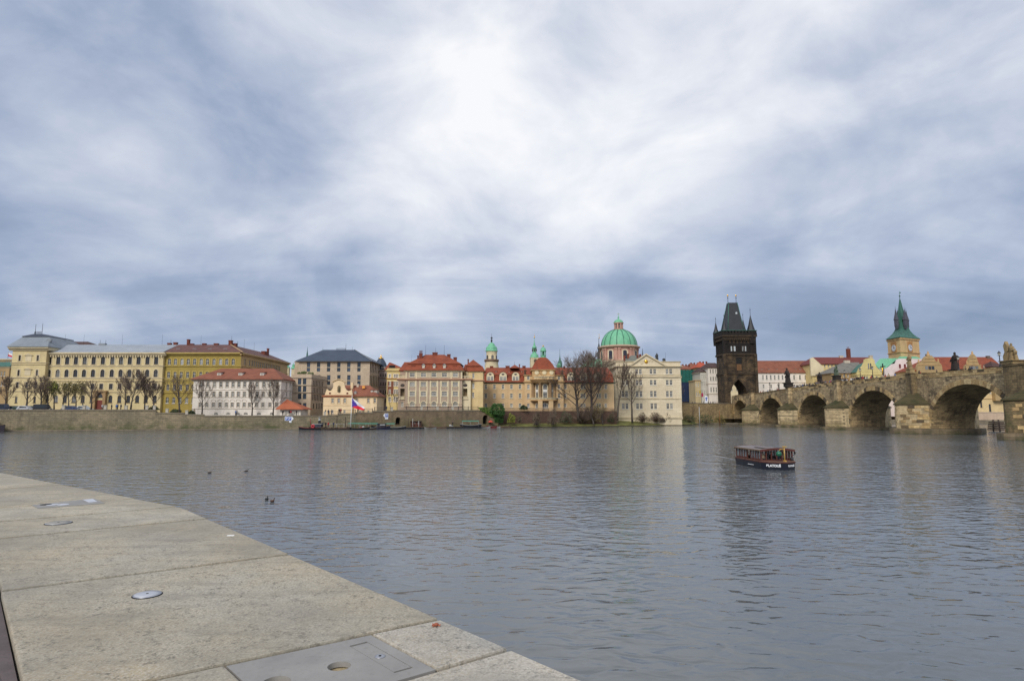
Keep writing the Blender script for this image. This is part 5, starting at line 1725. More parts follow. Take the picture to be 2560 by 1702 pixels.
b.body(zt, P_IVORY); b.strip(ze - .5, ze, .75, P_IVORY_T); b.strip(zt - .45, zt, .3, P_IVORY_T, name='attic_cornice')
b.strip(b.z(944.5), b.z(941), .4, P_IVORY_T, name='string_course'); b.strip(b.z(938.5), b.z(937), .2, P_IVORY_T, name='string_course'); b.strip(b.z(998), b.z(996), .25, P_IVORY_T, name='string_course'); b.strip(b.z(1048), b.z(1042), .3, P_IVORY_T, name='base_course')
mb = MB(); M = b.f.M()
for x in (1541, 1579.5, 1616, 1651, 1700):
    u = b.s(x, 980); mb.box((u - .55, -.1, b.z(1041.5)), (u + .55, .03, b.z(944.8)), 0, M)
o = mb.build('pilaster_strips', P_IVORY, b.root)
ua, ub, um = b.s(1576, 914), b.s(1662, 914), b.s(1614.5, 890); zpk = b.z(886)
mb = MB(); mb.prism([tuple(M @ Vector((u, -.25, z))) for u, z in ((ua, ze + .02), (ub, ze + .02), (um, zpk))], tuple((b.f.back * 1.6).to_3d())); pd = mb.build('pediment', P_IVORY, b.root)
mb = MB()
for (u0, z0, u1, z1) in ((ua - .9, ze + .02, um, zpk + .35), (ub + .9, ze + .02, um, zpk + .35)):
    mb.prism([tuple(M @ Vector((u, -.8, z))) for u, z in ((u0, z0), (u1, z1), (u1, z1 - .55), (u0 + (.9 if u1 > u0 else -.9), z0))], tuple((b.f.back * 2.4).to_3d()))
mb.build('pediment_moulding', P_IVORY_T, pd)
u, z = b.f.st(1615, 904); mb = MB(); mb.ball(tuple(M @ Vector((u, -.3, z))), .72, 8, 0, (1, .5, 1)); mb.build('gold_emblem', GOLD, pd)
mb = MB()
for k in range(16):
    a = R(rng.uniform(-50, 50)) if k % 2 else R(180 + rng.uniform(-50, 50)); d_ = rng.uniform(.9, 2.6)
    zq = z + d_ * math.sin(a) * .45
    if abs(d_ * math.cos(a)) < (zpk - zq) * 2.6: mb.ball(tuple(M @ Vector((u + d_ * math.cos(a), -.24, zq))), rng.uniform(.2, .4), 5, 0, (1, .4, .8))
o = mb.build('pediment_relief', P_IVORY_T, pd); o['kind'] = 'stuff'
for x, yt in ((1561, 889), (1570.5, 884.5), (1594, 888), (1601, 885.5)): b.chimney(x, yt, 903, 4, 9)
b.hip(zt, zY(889, 246, 1590), b.st(1578, 889, 13), b.f.L - 12, 13, mat=tiles('roof_moss_grey', A(120, 122, 110), A(96, 98, 90)), s0=b.st(1561, 902, 4), s1=b.f.L - 9, t0=3, t1=25)
b.mast(1664, 881, 903, 6)
for (px, yt, lb) in ((1642.5, 882.5, 'dark standing statue on the flat roof right of the pediment'), (1660, 895, 'small dark roof statue nearest the right corner of the ivory house')):
    c = b.p(b.st(px, 902, 1.5), 1.5, zt); h = zY(yt, 233.5, px) - zt
    t2 = thing('roof_statue', lb, 'statue', c, 'statues on the ivory house')
    mb = MB(); mb.lathe([(.7, 0), (.7, h * .12), (.45, h * .14), (.62, h * .35), (.45, h * .6), (.6, h * .75), (.25, h * .86), (.3, h * .93), (.03, h)], 9, tuple(c)); mb.tube([c + Vector((-.4, 0, h * .74)), c + Vector((-.75, -.2, h * .55))], .14, 5); mb.build('figure', plain('dark_bronze', (.03, .032, .034), .6), t2)

# --- spires behind the long building
def tower_lathe(parent, name, px, Y, rows, mat, n=12, sm=True, ph=0.0):
    c = W(px, rows[0][1], Y)
    mb = MB(); mb.lathe(prof_px(px, Y, rows), n, (c.x, c.y, 0), 0, sm, ph)
    return mb.build(name, mat, parent)


def px_thing(name, label, cat, px, py, Y, z=None, group=None):
    c = W(px, py, Y)
    return thing(name, label, cat, (c.x, c.y, c.z if z is None else z), group)


P_TOWER = plaster('tower_cream', A(226, 210, 172), .25)
Y = 300
t_ = px_thing('observatory_tower', 'round cream tower with balcony and pale green cap bearing a globe figure', 'tower', 1229, 930, Y)
tower_lathe(t_, 'shaft', 1229, Y, [(18, 940), (17.5, 915), (16, 908), (17.5, 901), (13.5, 899), (13.3, 882), (14.5, 878.5)], P_TOWER, 16)
tower_lathe(t_, 'balcony', 1229, Y, [(15, 905.5), (18.3, 904), (18.3, 899), (17.6, 898.6), (17.6, 903)], plain('balcony_stone', A(120, 96, 76)), 16)
tower_lathe(t_, 'cap', 1229, Y, [(15.5, 878.5), (15.8, 877), (14.2, 876.5), (14.3, 871), (12, 866.5), (9, 864.5), (9, 863), (6.5, 859.5), (3, 857), (.9, 855.5)], COPPER, 16)
c = W(1229, 856, Y)
mb = MB(); mb.lathe([(.3, zY(856, Y)), (.35, zY(853, Y)), (.5, zY(851, Y)), (.35, zY(849, Y)), (.15, zY(848, Y))], 8, (c.x, c.y, 0)); mb.ball((c.x, c.y, zY(844.8, Y)), 2.6 / F * Y, 8); mb.tube([(c.x, c.y, zY(843, Y)), (c.x, c.y, zY(834, Y))], .06, 4); mb.build('globe_figure', IRON, t_)
for px in (1219, 1231.8, 1241):
    x = (px - 1229) / F * Y; r = 13.4 / F * Y; y = c.y - math.sqrt(max(.01, r * r - x * x)); a = math.asin(max(-1, min(1, x / r)))
    ms = window_meshes(1.1, 2.1, .5, 2, 2, .1, FRAME_D, GLASS, -.1, .18, P_CTRIM); o = place('window', ms[0], t_, Vector((c.x + x, y, zY(899, Y))) - parent_base(t_), a); place('pane', ms[1], o, (0, 0, 0)); place('surround', ms[2], o, (0, 0, 0))
tower_lathe(t_, 'flag_mast', 1210.5, Y - 3, [(.35, 915), (.25, 870)], plain('mast_white', (.6, .6, .6)), 5)
Y = 325
t_ = px_thing('clock_tower', 'square cream tower with clock under green onion spire and golden ball', 'tower', 1336, 935, Y)
tower_lathe(t_, 'shaft', 1336, Y, [(14.2, 935), (14.2, 897), (15, 896), (15, 894.5)], P_TOWER, 4, False, PI / 4 + .12)
tower_lathe(t_, 'spire', 1336, Y, [(11.2, 895), (11.3, 893), (9.8, 891), (10, 888), (6.8, 884.5), (5, 882.5), (5, 880), (4.6, 879.5), (4.6, 871), (5.6, 870.5), (6, 868), (3.6, 865.5), (2.4, 862.5), (2.4, 860.5), (1.1, 857), (.6, 850), (.4, 843.5)], COPPER, 12)
for px in (1331, 1336, 1341):
    c = W(px, 878, Y - 1.2); mb = MB(); mb.box((c.x - .28, c.y - .15, zY(879, Y)), (c.x + .28, c.y, zY(872.5, Y))); mb.build('spire_opening', FRAME_D, t_)
c = W(1336, 843, Y); mb = MB(); mb.ball((c.x, c.y, zY(843, Y)), .38, 6); mb.tube([(c.x, c.y, zY(842, Y)), (c.x, c.y, zY(835, Y))], .07, 4); mb.build('gold_ball', GOLD, t_)
c = W(1339, 902, Y - 3.2); mb = MB(); mb.lathe([(1.0, -.1), (1.0, .05)], 16, (0, 0, 0), 0, True, 0, Matrix.Translation(c) @ Matrix.Rotation(PI / 2, 4, 'X')); mb.build('clock_face', plain('clock_dark', A(90, 70, 52)), t_)
Y = 345
t_ = px_thing('slender_spire', 'slender dark green onion spire right of the red rotunda roof', 'spire', 1400, 925, Y)
tower_lathe(t_, 'spire', 1400, Y, [(6, 925), (6, 908), (4.5, 906), (5, 904), (3, 901), (2, 899), (2, 896), (1.2, 894), (.5, 886), (.25, 872)], COPPER_D, 10)
t_ = px_thing('small_green_cupola', 'small green domed turret just left of the slender green spire', 'turret', 1397, 920, 338)
tower_lathe(t_, 'cupola', 1397, 338, [(5, 921), (5, 915), (5.6, 914), (5.2, 911.5), (3.2, 909.5), (.6, 908)], COPPER, 12)
Y = 330
t_ = px_thing('dark_lantern_spire', 'thin dark spire with gold tip close beside the large green dome', 'spire', 1498, 900, Y)
tower_lathe(t_, 'spire', 1498, Y, [(5, 910), (4.5, 885), (2.6, 875), (4, 871), (4.4, 868.5), (2.2, 866), (2, 863), (.8, 858), (.5, 846)], plain('spire_dark', (.035, .045, .05)), 10)
c = W(1498, 845, Y); mb = MB(); mb.ball((c.x, c.y, zY(845, Y)), .32, 6); mb.tube([(c.x, c.y, zY(845, Y)), (c.x, c.y, zY(834, Y))], .08, 4); mb.build('gold_tip', GOLD, t_)
for (px, dy, dx, lb) in ((718, 0, 0, 'left'), (733.5, 2, 0, 'right')):
    Y = 290; t_ = px_thing('twin_onion_tower', 'pale tower with green onion cap behind the white house, %s one of two' % lb, 'tower', px, 945, Y, None, 'twin onion towers')
    tower_lathe(t_, 'shaft', px, Y, [(6.3, 950), (6.3, 919.5 + dy)], P_TOWER, 4, False, PI / 4)
    tower_lathe(t_, 'onion', px, Y, [(6.6, 919.5 + dy), (6.2, 917 + dy), (3.4, 914.5 + dy), (3, 912.5 + dy), (3.8, 911 + dy), (1.6, 908.5 + dy), (.4, 906 + dy), (.2, 903 + dy)], COPPER, 10)
t_ = px_thing('needle_spire', 'thin dark needle spire above the left end of the slate roof', 'spire', 768, 900, 300)
tower_lathe(t_, 'needle', 767.5, 300, [(3.2, 900), (1.9, 885), (.8, 877), (.25, 867)], COPPER_D, 8)
t_ = px_thing('thin_spire', 'short thin dark spire between green dome and pediment', 'spire', 1607, 895, 320)
tower_lathe(t_, 'needle', 1607, 320, [(1.8, 900), (1.4, 888), (.25, 870)], plain('spire_dark', (.035, .045, .05)), 8)

# ------------------------------------------------------------------ grassy bank, raised square, far peninsula
GRASS = plain('bank_grass', A(112, 112, 58), .95, 0, .45, .5)
mb = MB(); st_ = [(1240, 203.5), (1300, 205), (1400, 209), (1530, 218), (1620, 227), (1705, 238), (1740, 251)]
for i in range(len(st_) - 1):
    (pa, ya), (pb, yb_) = st_[i], st_[i + 1]
    rowsA = [(0, -.5), (.05, .22), (1.2, .5), (7, 1.5), (12, 1.9), (30, 2.3)]
    for k in range(len(rowsA) - 1):
        q = []
        for (px, yy, r) in ((pa, ya, rowsA[k]), (pb, yb_, rowsA[k]), (pb, yb_, rowsA[k + 1]), (pa, ya, rowsA[k + 1])):
            v = face_px(px, yy); q.append((v.x, v.y + r[0], r[1]))
        mb.poly(q, 0 if k else 1)
o = mb.build('river_bank', [GRASS, plain('bank_edge', A(70, 60, 46), .95)]); tag(o, 'low grassy river bank under the bare trees and garden wall', 'bank', kind='structure')
SQZ = W(1760, 1006.6, 256).z
PAVE = plain('square_paving', A(120, 114, 106), .9)
sq = [(71.0, 255), (96.6, 267.5), (106.0, 267.5), (128, 276), (165, 302), (165, 420), (66, 420), (66, 258)]
mb = MB(); mb.poly([(x, y, SQZ - .9) for x, y in sq]); o = mb.build('square', PAVE); tag(o, 'raised paved square behind the river wall at the tower foot', 'square', kind='structure')
ABUT = masonry('abutment_stone', A(196, 170, 122), A(150, 126, 92), A(70, 60, 48), 1.0, .45, .22, .75, .5, moss=A(86, 90, 42), mossz=(0, 5))
t_ = thing('abutment_wall', 'weathered stone river wall between the ivory house and the bridge tower', 'wall', (71, 255, 0))
for (a_, c_) in (((66, 262), (71, 254)), ((71, 254), (96.2, 266.8)), ((106.4, 268), (128, 276)), ((128, 276), (165, 302))):
    f = Facade(a_, c_); mb = MB(); wall_mesh(mb, f, 0, f.L, -1, SQZ - .3); mb.build('wall_face', ABUT, t_)
    mb = MB(); mb.box((0, -.15, SQZ - .3), (f.L, .55, SQZ), 0, f.M()); mb.build('coping', COPING, t_)
mb = MB(); mb.prism([(71, 249.5, -1), (97, 262, -1), (97, 267, -1), (71, 255, -1)], (0, 0, 1.5)); mb.build('footing', COPING, t_)
mb = MB(); mb.prism([(150, 268, -1), (420, 268, -1), (420, 330, -1), (130, 330, -1), (130, 290, -1)], (0, 0, 2.6)); o = mb.build('peninsula_quay', COPING); tag(o, 'low stone quay of the far peninsula beyond the bridge', 'quay', kind='structure')

# 14 --- netted house, white row, hillside of roofs
NET = plain('scaffold_net_teal', A(30, 98, 88), .9, 0, .25, .8); NET2 = plain('scaffold_net_blue', A(30, 48, 80), .9, 0, .25, .8)
b = Bld.from_px('netted_house', 'house wrapped in teal and blue scaffold netting beside the ivory house', 'building', 1696, 1746, 300, SQZ - .9, 18)
z0, zm, zt = b.z0, zY(956, 300, 1720), zY(926, 300, 1720)
b.body(zt - .5, P_BR)
for i in range(6):
    for (za, zb_, m_) in ((z0 + 2, zm, NET2), (zm + .1, zt, NET)):
        u0, u1 = b.f.L * i / 6, b.f.L * (i + 1) / 6; b.boxpart('net_panel', u0 + .05, u1 - .05, -1.3 - .1 * (i % 2), -1.2, za, zb_, m_)
mb = MB(); mb.box((-.1, -1.2, zt), (b.f.L + 1.3, 6, zt + .15), 0, b.f.M()); mb.build('net_roof', NET, b.root)
mb = MB(); mb.box((b.f.L + 1.1, -1.2, z0 + 2), (b.f.L + 1.2, 12, zt), 0, b.f.M()); mb.build('net_side', NET, b.root)
for (pa, pb, Y, yr, ye, lb) in ((1701, 1728, 380, 912, 922, 'left'), (1722, 1752, 390, 908, 921, 'middle'), (1744, 1775, 370, 905, 918, 'right, bright orange')):
    b = Bld.from_px('roof_house', 'distant house with weathered red roof above the netted house, %s one' % lb, 'house', pa, pb, Y, 8, 14, group='distant red roofed houses')
    b.win([pa + 5, pa + 12, pa + 19], 926, 923.5, 929, 3.5, ny=1); ze = zY(ye, Y, pa); b.body(ze, P_BR); b.hip(ze, zY(yr, Y + 7, pa), 3, b.f.L - 3, 7, .5, tiles('roof_bright', A(206, 96, 64, .8), A(166, 72, 54, .7)) if 'bright' in lb else ROOF_RED2)
    for k in range(3): b.chimney(pa + 6 + 8 * k, yr - 1.5, yr + 3, 3, 7)
b = Bld.from_px('white_row_house', 'tall pale row house with dark roof left of the bridge tower', 'house', 1770.5, 1802, 283, SQZ - .9, 14)
for (yt, yb_) in ((923, 933), (942, 952), (968, 980)): b.win([1777, 1783.5, 1790], 945, yt, yb_, 3.6, ny=2)
ze = b.z(918); b.body(ze, P_WHITE); b.strip(ze - .5, ze, .4, P_WHITE_T); b.strip(b.z(960), b.z(958.5), .2, P_WHITE_T, name='string_course'); b.strip(b.z(986), b.z(984), .2, P_WHITE_T, name='string_course'); b.hip(ze, zY(907, 290, 1790), 2, b.f.L, 7, .5, ROOF_DARK)
b = Bld.from_px('grey_row_house', 'lower pale grey row house between netted house and tall pale house', 'house', 1751, 1770.2, 286, SQZ - .9, 14)
for (yt, yb_) in ((937, 946), (954, 965), (975, 984)): b.win([1755.5, 1760.5, 1765.5], 955, yt, yb_, 2.8, ny=2)
ze = b.z(929); b.body(ze, plaster('plaster_greyish', A(206, 202, 190))); b.strip(ze - .4, ze, .4, P_WHITE_T); b.hip(ze, zY(920, 293, 1760), 1, b.f.L, 7, .4, ROOF_DARK)
b = Bld.from_px('ochre_row_house', 'small ochre annex in front of the scaffold netting', 'house', 1737, 1750.8, 285, SQZ - .9, 10)
for (yt, yb_) in ((957, 966), (980, 990)): b.win([1741, 1746.5], 965, yt, yb_, 2.8, ny=2)
ze = b.z(950); b.body(ze, plaster('plaster_pale_ochre', A(206, 186, 142))); b.strip(ze - .4, ze, .3, P_SAND)
b = Bld.from_px('gate_view_house', 'cream house glimpsed through the gate arch of the bridge tower', 'house', 1815, 1875, 345, SQZ - .9, 10)
b.win([1829, 1843], 972, 967, 977, 4.5, ny=2); ze = b.z(950); b.body(ze, P_LCREAM)

# 16 --- long white building right of the tower
b = Bld.from_px('long_white_building', 'long white building with dormered rust red roof right of the bridge tower', 'building', 1880, 2040, 310, SQZ - .9, 16)
b.win([1907.6, 1917, 1927, 1937, 1946.8, 1956.5, 1985.5, 2000, 2014], 943, 937.5, 949, 4.2, ny=2); b.win([1909, 1928, 1947, 1985.5, 2000], 965, 961, 970, 4.2, ny=2)
ze = b.z(931.3); b.body(ze, P_WHITE); b.strip(ze - .5, ze, .5, P_WHITE_T); b.strip(b.z(957), b.z(955.5), .25, P_WHITE_T, name='string_course')
b.hip(ze, zY(901.5, 318, 1960), 0.5, b.f.L - 1, 8, .6, ROOF_RED2, s1=b.f.L + .2)
for x in (1905, 1922.5, 1942, 1963.5, 1989.5, 2001.5, 2026): b.dormer(x, 920, 928, 6.5, 1.6, P_WHITE, ROOF_RED2, 'gable', 3, nx=2, ny=1)
u0, u1 = b.st(2001, 913, 5), b.st(2019, 913, 5); b.boxpart('roof_terrace', u0, u1, 4, 7, zY(917, 314, 2010), zY(910.5, 314, 2010), ROOF_DARK)
# 17 --- house with gable end and brick chimney
b = Bld.from_px('dark_roofed_house', 'cream house with long dark red roof and tall brick chimney behind the statues', 'house', 2031, 2180, 303, 3, 16)
for x in range(2062, 2175, 9): b.win([x], 914, 911, 918, 3.4, ny=1)
ze = b.z(909.5); b.body(ze, P_YEL)
zr = zY(893, 311, 2090)
b.hip(ze, zr, b.st(2031, 893, 8), b.st(2172, 893, 8), 8, .6, tiles('roof_oxblood', A(122, 58, 50), A(92, 46, 42)))
q = [b.p(-.2, -.5, ze), b.p(-.2, 16.5, ze), b.p(-.2 + .01, 8, zr)]; mb = MB(); mb.prism([b.p(-.8, -.65, ze - 6), b.p(b.st(2057, 917, 0), -.65, ze - 6), b.p(b.st(2057, 917, 0), -.65, b.z(917, 2057)), b.p(b.st(2031, 893.5, 0), -.65, b.z(893.5, 2031)), b.p(-.8, -.65, b.z(896, 2030))], tuple((b.f.back * 1).to_3d())); mb.build('gable_wall', P_LCREAM, b.root)
b.chimney(2121.5, 872, 893, 7.5, 8, dep=1.5, pots=2); b.chimney(2103, 889, 894, 9, 8, P_WHITE_T); b.chimney(2177, 888.5, 896, 8, 9, P_WHITE_T)
# 18 --- yellow gable house and its grey roofed neighbour
b = Bld.from_px('grey_mansard_house', 'tan house with grey mansard roof behind the bridge parapet', 'house', 2079, 2150, 285, 3, 14)
for x in (2090, 2100, 2110, 2120, 2130): b.win([x], 939, 935.5, 942.5, 3.6, ny=1)
ze = b.z(932); b.body(ze, plaster('plaster_dun', A(180, 150, 104))); b.strip(ze - .4, ze, .4, P_SAND); b.hip(ze, zY(905.5, 292, 2120), b.st(2108, 905, 7), b.st(2148, 905, 7), 7, .5, tiles('roof_mansard_grey', A(126, 122, 114), A(98, 96, 92))); b.chimney(2117, 901, 907, 14, 7, P_WHITE_T)
b = Bld.from_px('yellow_gable_house', 'pale yellow baroque house with a curved gable facing the bridge', 'house', 2143, 2206, 280, 3, 14)
b.win([2171, 2176.5], 914.5, 908, 921.5, 3.2, ny=2, fmat=FRAME_D); b.win([2156, 2168, 2180, 2192], 943, 940, 947, 4.5, ny=1)
P_PYEL = plaster('plaster_pale_yellow', A(224, 206, 142), .2); zl = b.z(930); b.body(zl, P_PYEL)
gp = [(2144, 930.5), (2147, 922), (2155, 916), (2160, 906), (2161, 899), (2167, 896), (2174, 894.5), (2181, 896), (2186, 900), (2187, 908), (2192, 918), (2200, 926), (2203, 930.5)]
mb = MB(); mb.prism([b.f.p(*b.f.st(x, y), -.06) for x, y in gp], tuple((b.f.back * .8).to_3d())); g = mb.build('gable', P_PYEL, b.root)
for x in (2171, 2176.5):
    u, z = b.f.st(x, 915); mb = MB(); mb.box((u - .28, -.1, z - 1.3), (u + .28, -.03, z + 1.3), 0, b.f.M()); mb.build('gable_window', GLASS, g)
b.hip(zl, zY(899, 287, 2174), b.st(2172, 899, 7), b.st(2178, 899, 7), 7, .4, COPPER_D, t0=.8)
b.strip(b.z(937.5), b.z(936), .25, P_YEL, name='string_course')
# 19 --- white house with green roof
b = Bld.from_px('white_green_roof_house', 'white house with curved pale green roof below the clock tower', 'house', 2213, 2306, 285, 3, 16)
b.win([2249.5, 2262, 2285], 916, 910, 920.5, 5, nx=1, ny=1, gmat=plain('shutter_red', A(110, 40, 44)), fmat=P_WHITE); b.win([2252, 2285], 938, 933.5, 941.5, 4, nx=1, ny=1, gmat=plain('shutter_red', A(110, 40, 44)), fmat=P_WHITE)
P_ROSE = plaster('plaster_rose_white', A(240, 226, 222), .12)
gp = [(2214, 940), (2214, 921), (2222, 917), (2230, 910), (2238, 908.5), (2242, 898), (2250, 896.5), (2305, 897), (2305, 940)]
b.body(zY(921, 285, 2250), P_ROSE)
mb = MB(); mb.prism([b.f.p(*b.f.st(x, y), -.05) for x, y in gp], tuple((b.f.back * .6).to_3d())); mb.build('curved_gable', P_ROSE, b.root)
for x, yt, yb_ in ((2249.5, 910, 920.5), (2262, 910, 920.5), (2285, 910, 920.5)):
    u = b.s(x, 915); mb = MB(); mb.box((u - .45, -.1, b.z(yb_, x)), (u + .45, -.04, b.z(yt, x)), 0, b.f.M()); mb.build('window_shutter', plain('shutter_red', A(110, 40, 44)), b.root)
mb = MB(); q = lambda x, y, t: b.p(b.st(x, y, t), t, b.zt(y, t, x))
mb.poly([q(2180, 919, 3), q(2214, 921, .6), q(2243, 897, .6), q(2262, 894, 10), q(2200, 896.5, 14)]); mb.poly([q(2243, 897, .6), q(2305, 897, .6), q(2290, 891, 10), q(2250, 890.5, 10)])
mb.build('green_roof', COPPER, b.root)
w1 = Bld.from_px('', '', '', 2183, 2213, 287, 3, 12, root=b.root); w1.body(w1.z(920), P_ROSE)

# 20 --- waterworks clock tower
P_TAN2 = plaster('plaster_tower_tan', A(222, 188, 136), .2)
Y = 300.0; cpx = 2258.0
c = W(2257, 890, Y)
pL, pM, pR = W(2221, 890, Y + 3.5), W(2252.5, 890, Y - 6.2), W(2300, 890, Y + 1.0)
t_ = thing('water_tower', 'tan square clock tower with two white dials and steep green copper spire', 'clock tower', (c.x, c.y, 3))
A0, B0, C0 = Vector((pL.x, pL.y)), Vector((pM.x, pM.y)), Vector((pR.x, pR.y))
D0 = A0 + (C0 - B0)
ztp = zY(846, Y, 2257)
mb = MB(); mb.prism([(p.x, p.y, 3) for p in (A0, B0, C0, D0)], (0, 0, ztp - 3)); mb.build('shaft', P_TAN2, t_)
cen = (A0 + C0) / 2
for (f, dpx, nm) in ((Facade(A0, B0), 2239.5, 'l'), (Facade(B0, C0), 2276.5, 'r')):
    M = f.M(); zc_ = f.st(dpx, 869.5)[1]; um = f.L / 2
    mb = MB()
    for (za, zb_) in ((882.5, 880.5), (850, 846)): mb.box((-.3, -.35, f.st(dpx, za)[1]), (f.L + .3, .02, f.st(dpx, zb_)[1]), 0, M)
    mb.build('tower_moulding', P_SAND, t_)
    mb = MB(); r = 8.2 / F * Y
    mb.box((um - r * 1.2, -.12, zc_ - r * 1.25), (um + r * 1.2, .02, zc_ + r * 1.9), 0, M); mb.build('dial_panel', plaster('panel_brownish', A(186, 136, 84)), t_)
    MD = M @ Matrix.Translation((um, -.13, zc_)) @ Matrix.Rotation(PI / 2, 4, 'X')
    mb = MB(); mb.lathe([(r, 0), (r, .12)], 32, (0, 0, 0), 0, True, 0, MD); d = mb.build('clock_dial', plain('dial_white', (.62, .63, .66), .5), t_)
    mb = MB()
    for k in range(12):
        MM = MD @ Matrix.Rotation(k * PI / 6, 4, 'Z'); mb.box((-.09, r * .70, .12), (.09, r * .94, .17), 0, MM)
    mb.build('hour_marks', IRON, d)
    mb = MB(); MM = MD @ Matrix.Rotation(-R(8) + (0 if nm == 'l' else R(14)), 4, 'Z'); mb.box((-.08, -.2, .18), (.08, r * .82, .22), 0, MM)
    MM = MD @ Matrix.Rotation(-R(92), 4, 'Z'); mb.box((-.12, -.2, .18), (.12, r * .52, .225), 0, MM); mb.build('clock_hands', IRON, d)
    for k in (-1, 0, 1):
        mb = MB(); mb.box((um + k * 2.2 - .5, -.1, f.st(dpx, 858.5)[1]), (um + k * 2.2 + .5, .02, f.st(dpx, 852)[1]), 0, M); mb.build('frieze_panel', P_SAND, t_)
# concave copper roof, square plan
def sq_ring(k, z, rot=0):
    return [(cen.x + (p.x - cen.x) * k, cen.y + (p.y - cen.y) * k, z) for p in (A0, B0, C0, D0)]
zr = lambda y: zY(y, Y, 2254)
prof = [(1.11, 847), (1.10, 845.8), (.86, 840), (.66, 833), (.50, 825), (.40, 816), (.345, 808), (.30, 800), (.25, 788), (.19, 776), (.12, 762), (.05, 748), (.012, 744)]
mb = MB(); pts = []; fa = []
for k, y in prof: pts += sq_ring(k, zr(y))
for j in range(len(prof) - 1):
    for k in range(4): fa.append((j * 4 + k, j * 4 + (k + 1) % 4, (j + 1) * 4 + (k + 1) % 4, (j + 1) * 4 + k))
fa.append((3, 2, 1, 0)); mb.add(pts, fa); rf = mb.build('spire_roof', COPPER_D, t_)
for k, p in enumerate(((A0 + B0) / 2, (B0 + C0) / 2, (C0 + D0) / 2, (D0 + A0) / 2)):
    q = cen + (p - cen) * .56
    mb = MB(); mb.lathe([(.75, zr(822)), (.95, zr(816)), (1.05, zr(814)), (1.05, zr(800)), (1.3, zr(799.5)), (.55, zr(785)), (.08, zr(771)), (.05, zr(766))], 6, (q.x, q.y, 0), 0, False); mb.build('corner_turret', plain('turret_slate', A(74, 74, 84)), t_)
mb = MB(); mb.tube([(cen.x, cen.y, zr(745)), (cen.x, cen.y, zr(725))], [.14, .05], 6); mb.ball((cen.x, cen.y, zr(738)), .4, 6); mb.box((cen.x - .05, cen.y - .03, zr(731)), (cen.x + .7, cen.y + .03, zr(728))); mb.build('finial', COPPER_D, t_)

# 21 --- museum with the two ornate gables
P_SGR = plaster('sgraffito', A(186, 158, 112), .3)
b = Bld.from_px('gabled_museum', 'broad tan waterside building with red roof and two ornate scrolled gables', 'building', 2286, 2512, 272, 1.4, 22)
for x in (2325, 2345, 2400, 2420, 2455, 2475): b.win([x], 975, 968, 984, 5, ny=3)
b.win([2476], 1030, 1009.5, 1028, 5.5, arch=1, nx=1, ny=3, fmat=FRAME_D); b.win([2453], 1010, 1000, 1018, 5, ny=2, fmat=FRAME_D); b.win([2452], 985, 981, 991, 8, ny=2, fmat=FRAME_D)
ze = b.z(926); b.body(ze, plaster('plaster_museum', A(232, 204, 152), .2)); b.strip(ze - .5, ze, .5, P_SAND)
b.strip(b.z(997.5), b.z(996), .25, P_SAND, name='string_course'); b.strip(b.z(1031.5), b.z(1029.5), .3, P_WHITE_T, name='string_course')
b.boxpart('base_wall', .02, b.f.L - .02, -.18, .03, b.z0, b.z(1031.8), plaster('plaster_base', A(206, 182, 158)))
b.hip(ze, zY(892.3, 283, 2400), b.st(2328, 891, 11), b.st(2478, 891, 11), 11, .6, ROOF_RED)
for (x0, x1, gpx, lb) in ((2286, 2356, [(2288, 932), (2292, 915), (2296, 907), (2303, 906), (2309, 895), (2313, 890.5), (2326, 889), (2331, 894), (2336, 903), (2345, 906), (2351, 913), (2354, 932)], 'l'),
                      (2409, 2452, [(2409, 926), (2412, 914), (2417, 911), (2420, 900), (2424, 891), (2428, 886.5), (2432, 886.5), (2437, 892), (2440, 901), (2443, 910), (2448, 914), (2451, 926)], 'r')):
    mb = MB(); mb.prism([b.f.p(*b.f.st(x, y), -.9) for x, y in gpx], tuple((b.f.back * 1.6).to_3d())); g = mb.build('scroll_gable', P_SGR, b.root)
    mb = MB(); mx = (x0 + x1) / 2
    for yy in ((913, 911.5), (905, 903.5), (897, 895.8)):
        wd = {913: .42, 905: .25, 897: .16}[yy[0]] * (x1 - x0)
        mb.box((b.s(mx - wd, 910), -1.1, b.z(yy[0], mx)), (b.s(mx + wd, 910), -.88, b.z(yy[1], mx)), 0, b.f.M())
    mb.build('gable_moulding', P_SAND, g)
    for dx in (-8, 0, 8):
        u = b.s(mx + dx, 920); mb = MB(); mb.box((u - .6, -.98, b.z(924, mx)), (u + .6, -.88, b.z(915.5, mx)), 0, b.f.M()); mb.build('gable_window', GLASS, g)
    for (x, y) in (gpx[2], gpx[-3]):
        u, z = b.f.st(x, y); c = b.f.p(u, z, -.2); mb = MB(); mb.lathe([(.3, 0), (.5, .4), (.2, .7), (.35, 1.1), (.02, 1.8)], 7, tuple(c)); mb.build('gable_vase', P_SAND, g)
    u, z = b.f.st((gpx[5][0] + gpx[6][0]) / 2, 887); c = b.f.p(u, z - .5, -.2); mb = MB(); mb.lathe([(.6, 0), (.75, .6), (.3, 1.0), (.45, 1.5), (.02, 2.3)], 7, tuple(c)); mb.build('gable_finial', P_SAND, g)
for (x, yt) in ((2319, 885), (2470, 889.5)): b.chimney(x, yt, 895, 7, 10, plaster('chimney_grey', A(120, 104, 92)))
w1 = Bld.from_px('', '', '', 2484, 2512, 270, 10, 8, root=b.root); w1.body(w1.z(916), P_SGR); w1.hip(w1.z(916), zY(903, 274, 2492), w1.f.L / 2, w1.f.L / 2 + .05, 4, .4, ROOF_DARK)

